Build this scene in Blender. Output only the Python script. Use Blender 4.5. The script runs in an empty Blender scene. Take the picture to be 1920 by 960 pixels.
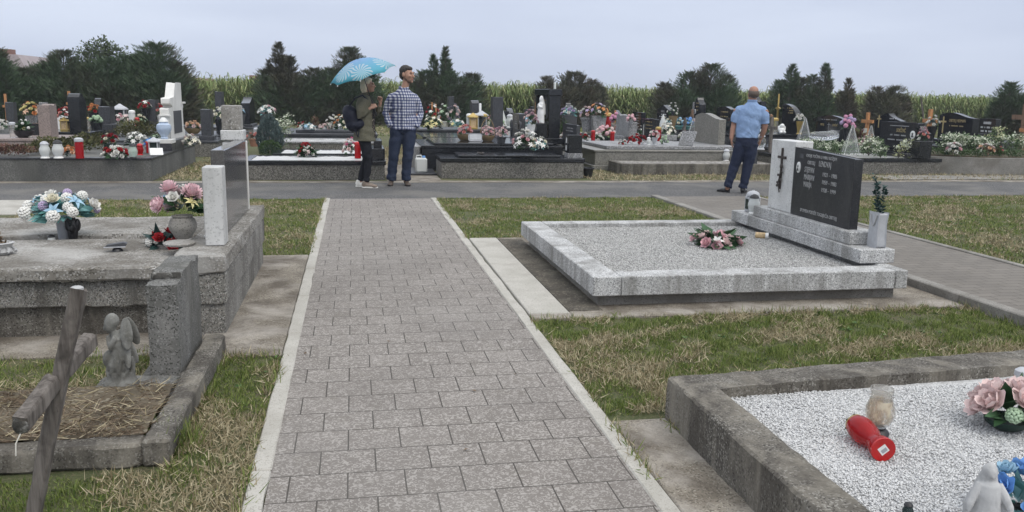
import bpy, math, random
import numpy as np
from mathutils import Vector, Matrix
random.seed(7); rng = np.random.default_rng(7)
R = math.radians
SC = bpy.context.scene; COL = SC.collection

# ------------------------------------------------------------------ camera, world, sun, exposure
F_PX, CXP, CYP, EYE = 1600., 960., 480., 1.5
YAW, PITCH, ROLL = R(10.55), R(10.7), R(1.0)
FW = np.array([math.sin(YAW)*math.cos(PITCH), math.cos(YAW)*math.cos(PITCH), -math.sin(PITCH)])
_r = np.array([math.cos(YAW), -math.sin(YAW), 0.]); _u = np.cross(_r, FW)
RT = math.cos(ROLL)*_r + math.sin(ROLL)*_u; UP = -math.sin(ROLL)*_r + math.cos(ROLL)*_u
cd = bpy.data.cameras.new('camera'); cam = bpy.data.objects.new('camera', cd); COL.objects.link(cam)
cd.sensor_width = 36; cd.lens = 36*F_PX/1920; cd.clip_start = .05; cd.clip_end = 2000
cam.matrix_world = Matrix(((RT[0], UP[0], -FW[0], 0), (RT[1], UP[1], -FW[1], 0), (RT[2], UP[2], -FW[2], EYE), (0, 0, 0, 1)))
SC.camera = cam
SUN_EL, SUN_AZ = R(52), R(150)
w = bpy.data.worlds.new('World'); SC.world = w; w.use_nodes = True
nt = w.node_tree; nt.nodes.clear()
def wn(t, **k):
    n = nt.nodes.new(t)
    for a, b in k.items(): setattr(n, a, b)
    return n
out = wn('ShaderNodeOutputWorld'); bg = wn('ShaderNodeBackground'); sky = wn('ShaderNodeTexSky', sky_type='NISHITA', sun_disc=False)
sky.sun_elevation = SUN_EL; sky.sun_rotation = SUN_AZ; sky.dust_density = 4; sky.air_density = 1.0
hsv = wn('ShaderNodeHueSaturation'); hsv.inputs['Saturation'].default_value = .30; nt.links.new(sky.outputs[0], hsv.inputs['Color'])
tc = wn('ShaderNodeTexCoord'); mp = wn('ShaderNodeMapping'); mp.inputs['Scale'].default_value = (1.2, 1.2, 7)
nt.links.new(tc.outputs['Generated'], mp.inputs[0])
cl = wn('ShaderNodeTexNoise'); cl.inputs['Scale'].default_value = 1.6; cl.inputs['Detail'].default_value = 5; cl.inputs['Roughness'].default_value = .5
nt.links.new(mp.outputs[0], cl.inputs['Vector'])
cr = wn('ShaderNodeValToRGB'); cr.color_ramp.elements[0].position = .3; cr.color_ramp.elements[1].position = .7
cr.color_ramp.elements[0].color = (5.8, 6.55, 8.35, 1); cr.color_ramp.elements[1].color = (7.5, 8.3, 10.0, 1)
nt.links.new(cl.outputs['Fac'], cr.inputs[0])
mx = wn('ShaderNodeMixRGB'); mx.inputs[0].default_value = .85
nt.links.new(hsv.outputs[0], mx.inputs[1]); nt.links.new(cr.outputs[0], mx.inputs[2])
sp_ = wn('ShaderNodeSeparateXYZ'); nt.links.new(tc.outputs['Generated'], sp_.inputs[0])
zr = wn('ShaderNodeMapRange'); zr.inputs['From Min'].default_value = .18; zr.inputs['From Max'].default_value = 1.; zr.inputs['To Min'].default_value = 1.; zr.inputs['To Max'].default_value = 2.3
nt.links.new(sp_.outputs['Z'], zr.inputs['Value'])        # an overcast sky is brighter overhead than at the horizon
wr = wn('ShaderNodeMapRange'); wr.inputs['From Min'].default_value = .15; wr.inputs['From Max'].default_value = .7; nt.links.new(sp_.outputs['Z'], wr.inputs['Value'])
wm = wn('ShaderNodeMixRGB', blend_type='MULTIPLY'); wm.inputs[2].default_value = (1.04, .97, .83, 1); nt.links.new(wr.outputs[0], wm.inputs[0]); nt.links.new(mx.outputs[0], wm.inputs[1])
vm = wn('ShaderNodeVectorMath', operation='SCALE'); nt.links.new(wm.outputs[0], vm.inputs[0]); nt.links.new(zr.outputs[0], vm.inputs['Scale'])
nt.links.new(vm.outputs[0], bg.inputs[0]); bg.inputs[1].default_value = .098; nt.links.new(bg.outputs[0], out.inputs[0])
sd = bpy.data.lights.new('sun', 'SUN'); sd.energy = 1.0; sd.angle = R(35); sd.color = (1, .96, .9)
so = bpy.data.objects.new('sun', sd); COL.objects.link(so)
so.rotation_euler = (R(90)-SUN_EL, 0, math.pi-SUN_AZ)
SC.view_settings.view_transform = 'Standard'; SC.view_settings.look = 'None'; SC.view_settings.exposure = 0.10; SC.view_settings.gamma = 1
SC.cycles.max_bounces = 6

# ------------------------------------------------------------------ survey helpers (pixel of the photograph -> place on a plane)
def ray(px, py): return FW + RT*(px-CXP)/F_PX - UP*(py-CYP)/F_PX
def G(px, py, z=0.):
    d = ray(px, py); t = (z-EYE)/d[2]; return d[0]*t, d[1]*t
def P(x, y, z):
    v = np.array([x, y, z-EYE]); q = v@FW; return CXP+F_PX*(v@RT)/q, CYP-F_PX*(v@UP)/q
def bis(f, lo, hi):
    s = f(lo) > 0
    for _ in range(60):
        m = (lo+hi)/2
        if (f(m) > 0) == s: lo = m
        else: hi = m
    return (lo+hi)/2
def XA(px, Y, z=.3): return bis(lambda x: P(x, Y, z)[0]-px, -60, 90)
def YA(X, px, z=.3): return bis(lambda y: P(X, y, z)[0]-px, 1.5, 90)
def ZA(x, y, py): return bis(lambda z: P(x, y, z)[1]-py, -2, 15)
def AT(px, py, Y):
    d = ray(px, py); t = Y/d[1]; return d[0]*t, Y, EYE+d[2]*t

# ------------------------------------------------------------------ mesh builder
class MB:
    def __init__(s): s.v = []; s.f = []
    def add(s, vs, fs, M=None):
        o = len(s.v)
        s.v += [tuple(M @ Vector(p)) for p in vs] if M is not None else [tuple(p) for p in vs]
        s.f += [tuple(i+o for i in f) for f in fs]; return s
    def box(s, x0, x1, y0, y1, z0, z1, b=0, M=None):
        if not b:
            return s.add([(x0,y0,z0),(x1,y0,z0),(x1,y1,z0),(x0,y1,z0),(x0,y0,z1),(x1,y0,z1),(x1,y1,z1),(x0,y1,z1)],
                  [(3,2,1,0),(4,5,6,7),(0,1,5,4),(1,2,6,5),(2,3,7,6),(3,0,4,7)], M)
        lo = (x0,y0,z0); hi = (x1,y1,z1); vs = []; ix = {}
        for sx in (0,1):
            for sy in (0,1):
                for sz in (0,1):
                    sg = (sx,sy,sz)
                    for a in range(3):
                        ix[sg+(a,)] = len(vs)
                        vs.append(tuple((hi if sg[c] else lo)[c] + (0 if c == a else (-b if sg[c] else b)) for c in range(3)))
        fs = []
        for a in range(3):
            o = [c for c in range(3) if c != a]
            for e in (0,1):
                q = []
                for (m,n) in ((0,0),(1,0),(1,1),(0,1)):
                    sg = [0]*3; sg[a] = e; sg[o[0]] = m; sg[o[1]] = n; q.append(ix[tuple(sg)+(a,)])
                fs.append(tuple(q))
            for m in (0,1):
                for n in (0,1):
                    q = []
                    for e, f in ((0,o[0]),(1,o[0]),(1,o[1]),(0,o[1])):
                        sg = [0]*3; sg[a] = e; sg[o[0]] = m; sg[o[1]] = n; q.append(ix[tuple(sg)+(f,)])
                    fs.append(tuple(q))
        for sx in (0,1):
            for sy in (0,1):
                for sz in (0,1): fs.append(tuple(ix[(sx,sy,sz,a)] for a in range(3)))
        return s.add(vs, fs, M)
    def prism(s, poly, ax, a0, a1, M=None):
        n = len(poly)
        mk = {'x': lambda u,v,a: (a,u,v), 'y': lambda u,v,a: (u,a,v), 'z': lambda u,v,a: (u,v,a)}[ax]
        return s.add([mk(u,v,a0) for u,v in poly]+[mk(u,v,a1) for u,v in poly],
              [tuple(range(n)), tuple(range(2*n-1, n-1, -1))]+[(i,(i+1)%n,(i+1)%n+n,i+n) for i in range(n)], M)
    def lathe(s, prof, seg=16, c=(0,0,0), M=None, sq=1, cap=True):
        vs = []; fs = []; k = len(prof)
        for i in range(seg):
            a = 2*math.pi*i/seg
            for r, z in prof: vs.append((c[0]+r*math.cos(a), c[1]+r*sq*math.sin(a), c[2]+z))
        for i in range(seg):
            j = (i+1) % seg
            for m in range(k-1): fs.append((i*k+m, j*k+m, j*k+m+1, i*k+m+1))
        if cap:
            fs.append(tuple(i*k for i in range(seg))[::-1]); fs.append(tuple(i*k+k-1 for i in range(seg)))
        return s.add(vs, fs, M)
    def tube(s, pts, rs, seg=8, M=None, flat=1.):
        pts = [Vector(p) for p in pts]; n = len(pts)
        if not hasattr(rs, '__len__'): rs = [rs]*n
        vs = []; ref = None
        for i in range(n):
            t = (pts[min(i+1,n-1)]-pts[max(i-1,0)]).normalized()
            if ref is None: ref = Vector((0,1,0)) if abs(t.y) < .9 else Vector((1,0,0))
            a = (ref - t*ref.dot(t)).normalized(); ref = a; b = t.cross(a)
            for k in range(seg):
                w_ = 2*math.pi*k/seg; vs.append(pts[i]+a*rs[i]*flat*math.cos(w_)+b*rs[i]*math.sin(w_))
        fs = [(i*seg+k, i*seg+(k+1)%seg, (i+1)*seg+(k+1)%seg, (i+1)*seg+k) for i in range(n-1) for k in range(seg)]
        fs += [tuple(range(seg))[::-1], tuple((n-1)*seg+k for k in range(seg))]
        return s.add(vs, fs, M)
    def loft(s, secs, seg=20, M=None):
        vs = []; n = len(secs)
        for cx, cy, z, rx, ry in secs:
            for k in range(seg):
                a = 2*math.pi*k/seg; vs.append((cx+rx*math.cos(a), cy+ry*math.sin(a), z))
        fs = [(i*seg+k, i*seg+(k+1)%seg, (i+1)*seg+(k+1)%seg, (i+1)*seg+k) for i in range(n-1) for k in range(seg)]
        fs += [tuple(range(seg))[::-1], tuple((n-1)*seg+k for k in range(seg))]
        return s.add(vs, fs, M)
    def ell(s, c, r, seg=14, rings=9, M=None, rot=None):
        vs = []; fs = []
        if not hasattr(r, '__len__'): r = (r,r,r)
        Rm = rot if rot is not None else Matrix.Identity(3)
        for i in range(1, rings):
            p = math.pi*i/rings
            for k in range(seg):
                a = 2*math.pi*k/seg
                q = Rm @ Vector((r[0]*math.sin(p)*math.cos(a), r[1]*math.sin(p)*math.sin(a), r[2]*math.cos(p))); vs.append(q+Vector(c))
        vs.append(Rm@Vector((0,0,r[2]))+Vector(c)); vs.append(Rm@Vector((0,0,-r[2]))+Vector(c)); T = len(vs)-2
        for i in range(rings-2):
            for k in range(seg): fs.append((i*seg+k, (i+1)*seg+k, (i+1)*seg+(k+1)%seg, i*seg+(k+1)%seg))
        for k in range(seg):
            fs.append((T, k, (k+1)%seg)); b = (rings-2)*seg; fs.append((T+1, b+(k+1)%seg, b+k))
        return s.add(vs, fs, M)
    def mesh(s, name, mat=None, smooth=True, ang=38):
        me = bpy.data.meshes.new(name); me.from_pydata(s.v, [], s.f); me.update()
        if smooth:
            me.polygons.foreach_set('use_smooth', [True]*len(me.polygons)); me.set_sharp_from_angle(angle=R(ang))
        if mat: me.materials.append(mat)
        return me
    def build(s, name, mat, parent=None, smooth=True, ang=38):
        return put(name, s.mesh(name, mat, smooth, ang), parent)
def put(name, me, parent=None, loc=None, rot=None, sc=None):
    o = bpy.data.objects.new(name, me); COL.objects.link(o)
    if parent: o.parent = parent
    if loc is not None: o.location = loc
    if rot is not None: o.rotation_euler = rot
    if sc is not None: o.scale = sc if hasattr(sc, '__len__') else (sc,)*3
    return o
def tag(o, label=None, cat=None, group=None, kind=None):
    if label: o['label'] = label
    if cat: o['category'] = cat
    if group: o['group'] = group
    if kind: o['kind'] = kind
    return o
def thing(name, label, cat, loc=(0,0,0), rz=0, group=None):
    o = bpy.data.objects.new(name, None); o.empty_display_size = .1; COL.objects.link(o)
    o.location = loc; o.rotation_euler = (0,0,rz); return tag(o, label, cat, group)
def npmesh(name, V, Fq, mat, smooth=False):
    """V (n,3) array, Fq list of index arrays (m,k) (k=3 or 4)"""
    me = bpy.data.meshes.new(name); me.vertices.add(len(V)); me.vertices.foreach_set('co', np.asarray(V, np.float32).ravel())
    loops = np.concatenate([f.ravel() for f in Fq]).astype(np.int32)
    tot = np.concatenate([np.full(len(f), f.shape[1], np.int32) for f in Fq]); st = np.concatenate([[0], np.cumsum(tot)[:-1]]).astype(np.int32)
    me.loops.add(len(loops)); me.loops.foreach_set('vertex_index', loops)
    me.polygons.add(len(tot)); me.polygons.foreach_set('loop_start', st); me.polygons.foreach_set('loop_total', tot)
    if smooth: me.polygons.foreach_set('use_smooth', np.ones(len(tot), bool))
    me.update(calc_edges=True); me.validate(); me.materials.append(mat); return me
def blob(mb, name, mat, vox=.012, sm=2, parent=None, loc=None, rot=None, sc=None):
    """union of the closed shells of mb as one continuous skin"""
    o = bpy.data.objects.new('tmp', mb.mesh('tmp')); COL.objects.link(o)
    m = o.modifiers.new('r', 'REMESH'); m.mode = 'VOXEL'; m.voxel_size = vox; m.use_smooth_shade = True
    if sm:
        m = o.modifiers.new('s', 'SMOOTH'); m.iterations = sm; m.factor = .5
    dg = bpy.context.evaluated_depsgraph_get(); me = bpy.data.meshes.new_from_object(o.evaluated_get(dg))
    bpy.data.objects.remove(o); me.name = name; me.materials.clear(); me.materials.append(mat)
    return put(name, me, parent, loc, rot, sc)

# ------------------------------------------------------------------ materials
class NB:
    def __init__(s, name):
        s.m = bpy.data.materials.new(name); s.m.use_nodes = True; s.t = s.m.node_tree
        s.b = s.t.nodes['Principled BSDF']
    def n(s, typ, _o=0, _at=None, **kw):
        n = s.t.nodes.new('ShaderNode'+typ)
        for a, b in (_at or {}).items(): setattr(n, a, b)
        for k, v in kw.items():
            i = n.inputs[int(k[1:])] if k[0] == 'i' and k[1:].isdigit() else n.inputs[k.replace('_', ' ')]
            s.set(i, v)
        return n.outputs[_o]
    def set(s, i, v):
        if isinstance(v, bpy.types.NodeSocket): s.t.links.new(v, i)
        elif hasattr(v, '__len__') and len(v) == 3 and i.type == 'RGBA': i.default_value = (*v, 1)
        else: i.default_value = v
    def pos(s): return s.n('NewGeometry')
    def obj(s): return s.n('TexCoord', 3)
    def noise(s, vec, sc, det=4, ro=.55, dist=0): return s.n('TexNoise', Vector=vec, Scale=float(sc), Detail=float(det), Roughness=ro, Distortion=float(dist))
    def ramp(s, f, a, b, ca=(0,0,0), cb=(1,1,1), const=False):
        n = s.t.nodes.new('ShaderNodeValToRGB'); e = n.color_ramp.elements
        e[0].position = a; e[1].position = b; e[0].color = (*ca,1); e[1].color = (*cb,1)
        if const: n.color_ramp.interpolation = 'CONSTANT'
        s.t.links.new(f, n.inputs[0]); return n.outputs[0]
    def mix(s, f, a, b, bt='MIX'): return s.n('MixRGB', _at={'blend_type': bt}, i0=f, i1=a, i2=b)
    def math(s, op, a, b=0., c=None):
        kw = dict(i0=a, i1=b)
        if c is not None: kw['i2'] = c
        return s.n('Math', _at={'operation': op}, **kw)
    def bump(s, h, st=.3, d=.01): s.set(s.b.inputs['Normal'], s.n('Bump', Strength=st, Distance=d, Height=h))
    def fin(s, col, rough=.8, spec=None, **kw):
        s.set(s.b.inputs['Base Color'], col); s.set(s.b.inputs['Roughness'], rough)
        if spec is not None: s.b.inputs['Specular IOR Level'].default_value = spec
        for k, v in kw.items(): s.set(s.b.inputs[k.replace('_', ' ')], v)
        return s.m
def stone(name, a, b, ns=5, spec=None, stain=None, rough=.85, bump=.25, bs=60, stain2=None, sp=None):
    """mottled a/b; spec = (scale, [(colour, share)...]) chips; stain = (colour, amount, scale, stretch)"""
    n = NB(name); p = n.pos()
    c = n.mix(n.ramp(n.noise(p, ns, 6, .6), .35, .65), a, b)
    if spec:
        sc, cols = spec; v = n.n('TexVoronoi', 1, Vector=p, Scale=float(sc)); r = n.n('SeparateColor', 0, i0=v); acc = 0
        for col, sh in cols:
            f = n.math('MULTIPLY', n.math('GREATER_THAN', r, acc), n.math('LESS_THAN', r, acc+sh)); acc += sh
            c = n.mix(f, c, col)
    for st in (stain, stain2):
        if st:
            col, am, sc, zs = st
            q = n.n('Mapping', Vector=p, Scale=(sc, sc, sc*zs))
            f = n.ramp(n.noise(q, 1, 8, .65, .4), .62-am*.35, .74-am*.2)
            c = n.mix(n.math('MULTIPLY', f, min(.9, .45+am*.5)), c, col)
    h = n.noise(p, bs, 5, .6); n.bump(h, bump, .006)
    return n.fin(c, rough, sp)
def plain(name, col, rough=.6, var=.12, sc=30, spec=None, **kw):
    n = NB(name); p = n.obj()
    f = n.noise(p, sc, 3)
    return n.fin(n.mix(n.ramp(f, .3, .7), tuple(x*(1-var) for x in col), tuple(min(1, x*(1+var)) for x in col)), rough, spec, **kw)
def leafmat(name, cols, rough=.65, patch=None, trans=.0):
    """colour per leaf (island)"""
    n = NB(name); r = n.n('NewGeometry', 8)
    k = n.t.nodes.new('ShaderNodeValToRGB'); e = k.color_ramp.elements
    while len(e) < len(cols): e.new(.5)
    for i, c in enumerate(cols): e[i].position = i/(len(cols)-1); e[i].color = (*c,1)
    n.t.links.new(r, k.inputs[0]); c = k.outputs[0]
    if patch: c = n.mix(n.ramp(n.noise(n.pos(), patch[1], 3), .45, .62), c, patch[0])
    n.fin(c, rough, .25)
    return n.m
M = {}
M['black'] = stone('black_granite', (.010,.011,.014), (.020,.022,.026), 40, (260, [((.035,.037,.042), .12)]), rough=.13, bump=.0, sp=.5)
M['dark'] = stone('dark_grey_granite', (.032,.035,.04), (.055,.058,.064), 25, (150, [((.09,.09,.1), .2), ((.015,.015,.018), .2)]), ((.08,.08,.08), .2, 3, .4), rough=.3, bump=.02)
M['greygran'] = stone('grey_granite', (.2,.2,.205), (.26,.26,.265), 12, (90, [((.40,.40,.40), .25), ((.09,.09,.09), .25)]), ((.12,.115,.1), .3, 3, .3), rough=.5, bump=.05)
M['olivegran'] = stone('olive_granite', (.17,.165,.14), (.21,.2,.175), 8, (90, [((.27,.26,.23), .25), ((.11,.105,.09), .25)]), ((.12,.12,.105), .2, 2, .5), rough=.4, bump=.05)
M['brownstone'] = stone('pinkish_brown_granite', (.22,.175,.155), (.27,.215,.19), 10, (110, [((.33,.27,.25), .2), ((.14,.11,.10), .2)]), rough=.5, bump=.05)
M['terrazzo'] = stone('weathered_terrazzo', (.15,.145,.130), (.21,.203,.185), 3, (150, [((.34,.33,.31), .16), ((.07,.067,.06), .2), ((.24,.22,.19), .15)]), ((.065,.06,.05), .6, 4.5, .13), .9, .4, 70, ((.32,.31,.29), .35, 2.6, .3))
M['terrazzo_top'] = stone('lichened_terrazzo_top', (.21,.195,.17), (.29,.275,.25), 2.5, (110, [((.44,.43,.41), .14), ((.09,.085,.075), .2)]), ((.10,.088,.07), .6, 3.0, 1), .92, .45, 60, ((.42,.41,.39), .45, 1.6, 1))
M['terr_far'] = stone('exposed_aggregate', (.125,.118,.104), (.165,.157,.14), 4, (75, [((.24,.23,.205), .22), ((.07,.065,.058), .25)]), ((.08,.075,.065), .35, 2, .6), .9, .4, 50)
M['wallgrey'] = stone('grey_terrazzo_wall', (.105,.105,.098), (.15,.148,.138), 2, (110, [((.20,.197,.185), .15), ((.07,.07,.065), .15)]), ((.075,.075,.068), .5, 2.6, .2), .85, .3, 60)
M['blackmat'] = stone('honed_black_granite', (.016,.017,.020), (.026,.027,.031), 30, (200, [((.05,.05,.055), .12)]), ((.06,.06,.062), .3, 5, .5), rough=.34, bump=.01)
M['slabgrey'] = stone('polished_grey_granite', (.065,.066,.069), (.09,.09,.093), 18, (200, [((.13,.13,.135), .15)]), ((.12,.108,.104), .4, 3, .35), rough=.10, bump=.0, sp=.6)
M['concrete_dark'] = stone('dark_old_concrete', (.095,.086,.072), (.155,.143,.122), 4, (150, [((.25,.237,.21), .14), ((.045,.04,.034), .15)]), ((.045,.038,.03), .6, 5, .2), .95, .6, 45, ((.27,.245,.20), .4, 4, .25))
M['concrete_mid'] = stone('grey_concrete', (.22,.21,.19), (.30,.285,.26), 3, (190, [((.12,.115,.10), .12)]), ((.13,.118,.10), .5, 2.2, 1), .93, .35, 50)
M['concrete_brown'] = stone('brownish_concrete', (.19,.165,.13), (.27,.24,.195), 5, (150, [((.11,.095,.075), .18), ((.33,.30,.25), .1)]), ((.075,.06,.045), .6, 3.2, 1), .95, .6, 45, ((.40,.37,.33), .4, 2.3, 1))
M['soil_dark'] = stone('mossy_dark_soil', (.055,.046,.035), (.105,.092,.07), 7, (90, [((.17,.15,.12), .12)]), ((.03,.026,.02), .5, 5, 1), .97, .9, 35, ((.16,.145,.115), .3, 3, 1))
M['concrete_light'] = stone('pale_concrete', (.38,.365,.325), (.45,.43,.39), 4, (210, [((.3,.285,.25), .15)]), ((.29,.27,.235), .35, 2.5, 1), .93, .25, 60)
M['whiteterr'] = stone('white_grey_terrazzo', (.36,.36,.355), (.46,.46,.455), 3, (150, [((.62,.62,.61), .22), ((.2,.2,.2), .16)]), ((.15,.145,.13), .5, 4.5, .16), .75, .2, 70)
M['marble'] = stone('white_marble', (.50,.50,.49), (.64,.64,.625), 4, (120, [((.42,.42,.41), .12)]), ((.34,.335,.32), .35, 4, .4), .55, .05, 60)
M['wmarble'] = stone('bright_white_marble', (.62,.61,.58), (.72,.71,.68), 4, None, ((.45,.43,.39), .2, 4, .3), .5, .03, 60)
M['oldstone'] = stone('eroded_grey_stone', (.115,.115,.108), (.175,.172,.162), 5, (150, [((.25,.245,.235), .12), ((.05,.05,.045), .14)]), ((.07,.068,.058), .5, 4, .4), .95, .7, 55, ((.36,.35,.33), .3, 2.2, .3))
M['statue'] = stone('weathered_statue_stone', (.14,.14,.128), (.24,.238,.22), 14, None, ((.065,.062,.052), .5, 14, .6), .95, .5, 110)
M['statue_pale'] = stone('pale_statue_stone', (.36,.36,.36), (.46,.46,.455), 12, None, ((.24,.24,.235), .35, 16, .6), .8, .2, 90)
M['rot'] = stone('black_lichen_crust', (.03,.028,.024), (.10,.095,.085), 25, None, ((.5,.49,.46), .3, 22, 1), .95, .9, 60)
M['asphalt'] = stone('asphalt', (.072,.071,.070), (.098,.096,.094), 1.2, (130, [((.19,.185,.18), .14), ((.04,.04,.04), .2)]), ((.165,.155,.138), .45, .9, 1), .92, .4, 80, ((.055,.054,.052), .35, .7, 1))
M['soil'] = stone('bare_soil', (.085,.065,.042), (.14,.115,.08), 6, (80, [((.2,.175,.13), .1)]), ((.05,.042,.028), .4, 5, 1), .97, .8, 40)
n = NB('turf_ground'); p = n.pos()
c = n.mix(n.ramp(n.noise(p, 1.3, 6, .65), .38, .62), (.075,.098,.03), (.13,.125,.06))
c = n.mix(n.ramp(n.noise(p, 3.1, 6, .7, .5), .52, .62), c, (.10,.078,.05)); c = n.mix(n.ramp(n.noise(p, 9, 5, .7), .42, .66), c, (.06,.075,.025)); c = n.mix(n.ramp(n.noise(p, 60, 4, .7), .5, .75), c, (.20,.17,.10))
n.bump(n.noise(p, 50, 5, .7), .8, .03); M['turf'] = n.fin(c, .97)
# pavers
def pavers(name, bw, rh, ox, oy, ca, cb, worm, mort, sc=1):
    n = NB(name); p = n.pos(); q = n.n('Mapping', Vector=p, Location=(-ox, -oy, 0))
    br = n.t.nodes.new('ShaderNodeTexBrick'); br.offset = .5; n.t.links.new(q, br.inputs['Vector'])
    for k, v in dict(Scale=1., Mortar_Size=.0032, Mortar_Smooth=.15, Bias=0., Brick_Width=bw, Row_Height=rh).items(): br.inputs[k.replace('_', ' ')].default_value = v
    br.inputs['Color1'].default_value = (*ca,1); br.inputs['Color2'].default_value = (*cb,1); br.inputs['Mortar'].default_value = (*mort,1)
    c = br.outputs['Color']
    if worm:
        f = n.ramp(n.noise(p, 48, 1.5, .5, 1.9), .515, .565); f = n.math('MULTIPLY', f, n.math('SUBTRACT', 1., br.outputs['Fac'])); f = n.math('MULTIPLY', f, .8)
        c = n.mix(f, c, worm)
    c = n.mix(n.math('MULTIPLY', n.ramp(n.noise(p, 1.1, 6, .65, .5), .45, .75), .5), c, tuple(x*.66 for x in ca)); c = n.mix(n.math('MULTIPLY', n.ramp(n.noise(p, 5.5, 6, .7), .55, .75), .35), c, (.13,.115,.085)); c = n.mix(n.math('MULTIPLY', n.ramp(n.noise(p, .5, 4, .6), .5, .7), .25), c, (.30,.285,.265))
    c = n.mix(n.math('MULTIPLY', n.ramp(n.noise(p, 180, 2, .6), .45, .7), .25), c, tuple(x*.75 for x in ca))
    h = n.math('SUBTRACT', n.math('MULTIPLY', n.noise(p, 200, 3), .12), br.outputs['Fac']); n.bump(h, .7, .004)
    return n.fin(c, .88)
M['pavers'] = pavers('speckled_pavers', .2225, .2225, -.157, 3.011, (.168,.150,.134), (.198,.178,.160), (.37,.345,.318), (.05,.044,.037))
M['pavers2'] = pavers('dark_pavers', .2, .1, 4.55, 5.0, (.155,.14,.122), (.19,.172,.15), None, (.05,.045,.036))
M['pavers3'] = M['pavers2']
# gravel bed (ground of the stones)
def gravelmat(name, cols, sc):
    n = NB(name); p = n.pos(); v = n.t.nodes.new('ShaderNodeTexVoronoi'); n.t.links.new(p, v.inputs['Vector']); v.inputs['Scale'].default_value = sc
    r = n.n('SeparateColor', 0, i0=v.outputs['Color']); c = n.mix(r, cols[0], cols[1])
    c = n.mix(n.math('MULTIPLY', n.ramp(n.noise(p, 3, 5), .5, .7), .4), c, cols[2])
    n.bump(n.math('SUBTRACT', 1., v.outputs['Distance']), 1., .01); return n.fin(c, .8)
M['wgravel'] = gravelmat('white_gravel', ((.56,.56,.56), (.72,.72,.72), (.42,.41,.39)), 110)
M['ggravel'] = gravelmat('grey_white_gravel', ((.30,.30,.29), (.55,.55,.54), (.27,.26,.24)), 95)
M['dgravel'] = gravelmat('dark_pebbles', ((.10,.09,.08), (.40,.38,.35), (.05,.045,.04)), 32)
M['wpebble'] = leafmat('white_pebbles', [(.36,.36,.36), (.56,.56,.56), (.64,.64,.635), (.69,.69,.68)], .7)
M['gpebble'] = leafmat('grey_pebbles', [(.26,.258,.25), (.40,.395,.385), (.52,.515,.50), (.63,.625,.61)], .75)
M['grass'] = leafmat('green_grass', [(.060,.098,.020), (.115,.160,.036), (.175,.222,.056), (.25,.265,.10)], .7)
M['straw'] = leafmat('dry_grass', [(.17,.13,.07), (.28,.235,.14), (.38,.325,.21), (.48,.42,.29)], .8)
M['litter'] = leafmat('brown_thatch', [(.05,.035,.022), (.10,.07,.045), (.17,.125,.085), (.30,.24,.17)], .9)
M['conifer'] = leafmat('dark_conifer_foliage', [(.032,.060,.034), (.050,.088,.044), (.074,.118,.058), (.11,.15,.078)], .75, ((.070,.066,.042), .55))
M['conifer2'] = leafmat('brownish_conifer_foliage', [(.048,.056,.036), (.07,.080,.048), (.098,.102,.062), (.135,.125,.08)], .75, ((.095,.078,.055), .8))
M['broad'] = leafmat('broadleaf_foliage', [(.035,.055,.02), (.06,.09,.03), (.085,.115,.045)], .7)
M['corn'] = leafmat('maize_leaves', [(.10,.15,.045), (.16,.215,.07), (.22,.265,.10), (.30,.29,.15)], .7)
M['box'] = leafmat('clipped_box_leaves', [(.022,.05,.016), (.045,.085,.026), (.07,.115,.04)], .6)
M['blueconifer'] = leafmat('blue_conifer_leaves', [(.055,.085,.085), (.085,.12,.12), (.125,.165,.16)], .7)
M['weed'] = leafmat('weed_leaves', [(.04,.085,.022), (.075,.13,.035), (.11,.16,.055)], .6)
M['leaf'] = leafmat('bouquet_leaves', [(.02,.05,.02), (.035,.085,.035), (.06,.12,.06)], .5)
M['leafd'] = leafmat('dark_leaves', [(.008,.025,.022), (.015,.045,.04), (.03,.065,.06)], .5)
M['tealleaf'] = leafmat('teal_leaves', [(.10,.26,.24), (.16,.36,.35), (.25,.44,.46)], .5)
M['shrubleaf'] = leafmat('sedum_leaves', [(.07,.12,.05), (.11,.17,.08), (.17,.24,.12)], .7)
M['whitehead'] = leafmat('pale_flower_heads', [(.34,.40,.27), (.50,.54,.42), (.62,.64,.52)], .8)
M['limehead'] = leafmat('lime_flower_heads', [(.36,.40,.16), (.50,.52,.26), (.6,.6,.42)], .8)
M['heather'] = leafmat('brown_heather', [(.12,.06,.05), (.20,.10,.08), (.16,.13,.07), (.09,.10,.05)], .8)
M['juniper'] = leafmat('low_juniper', [(.045,.055,.02), (.085,.09,.035), (.13,.12,.055)], .8)
M['redheath'] = leafmat('red_ground_cover', [(.11,.05,.045), (.17,.085,.07), (.12,.10,.05)], .8)
M['bark'] = stone('bark', (.06,.05,.04), (.10,.085,.07), 12, rough=.95, bump=.6)
def wood(name, a, b, sc=8):
    n = NB(name); q = n.n('Mapping', Vector=n.obj(), Scale=(sc*6, sc*6, sc*.45))
    c = n.mix(n.ramp(n.noise(q, 1, 7, .7, .6), .35, .65), a, b); c = n.mix(n.ramp(n.noise(n.obj(), 9, 4), .55, .75), c, tuple(x*.5 for x in a))
    n.bump(n.noise(q, 1.3, 6, .7), .8, .006); return n.fin(c, .9)
M['oldwood'] = wood('weathered_wood', (.060,.050,.043), (.20,.178,.158), 6)
M['pinewood'] = wood('orange_varnished_wood', (.36,.16,.065), (.50,.25,.11), 4)
M['oakwood'] = wood('brown_wood', (.14,.085,.055), (.24,.155,.105), 4)
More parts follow.
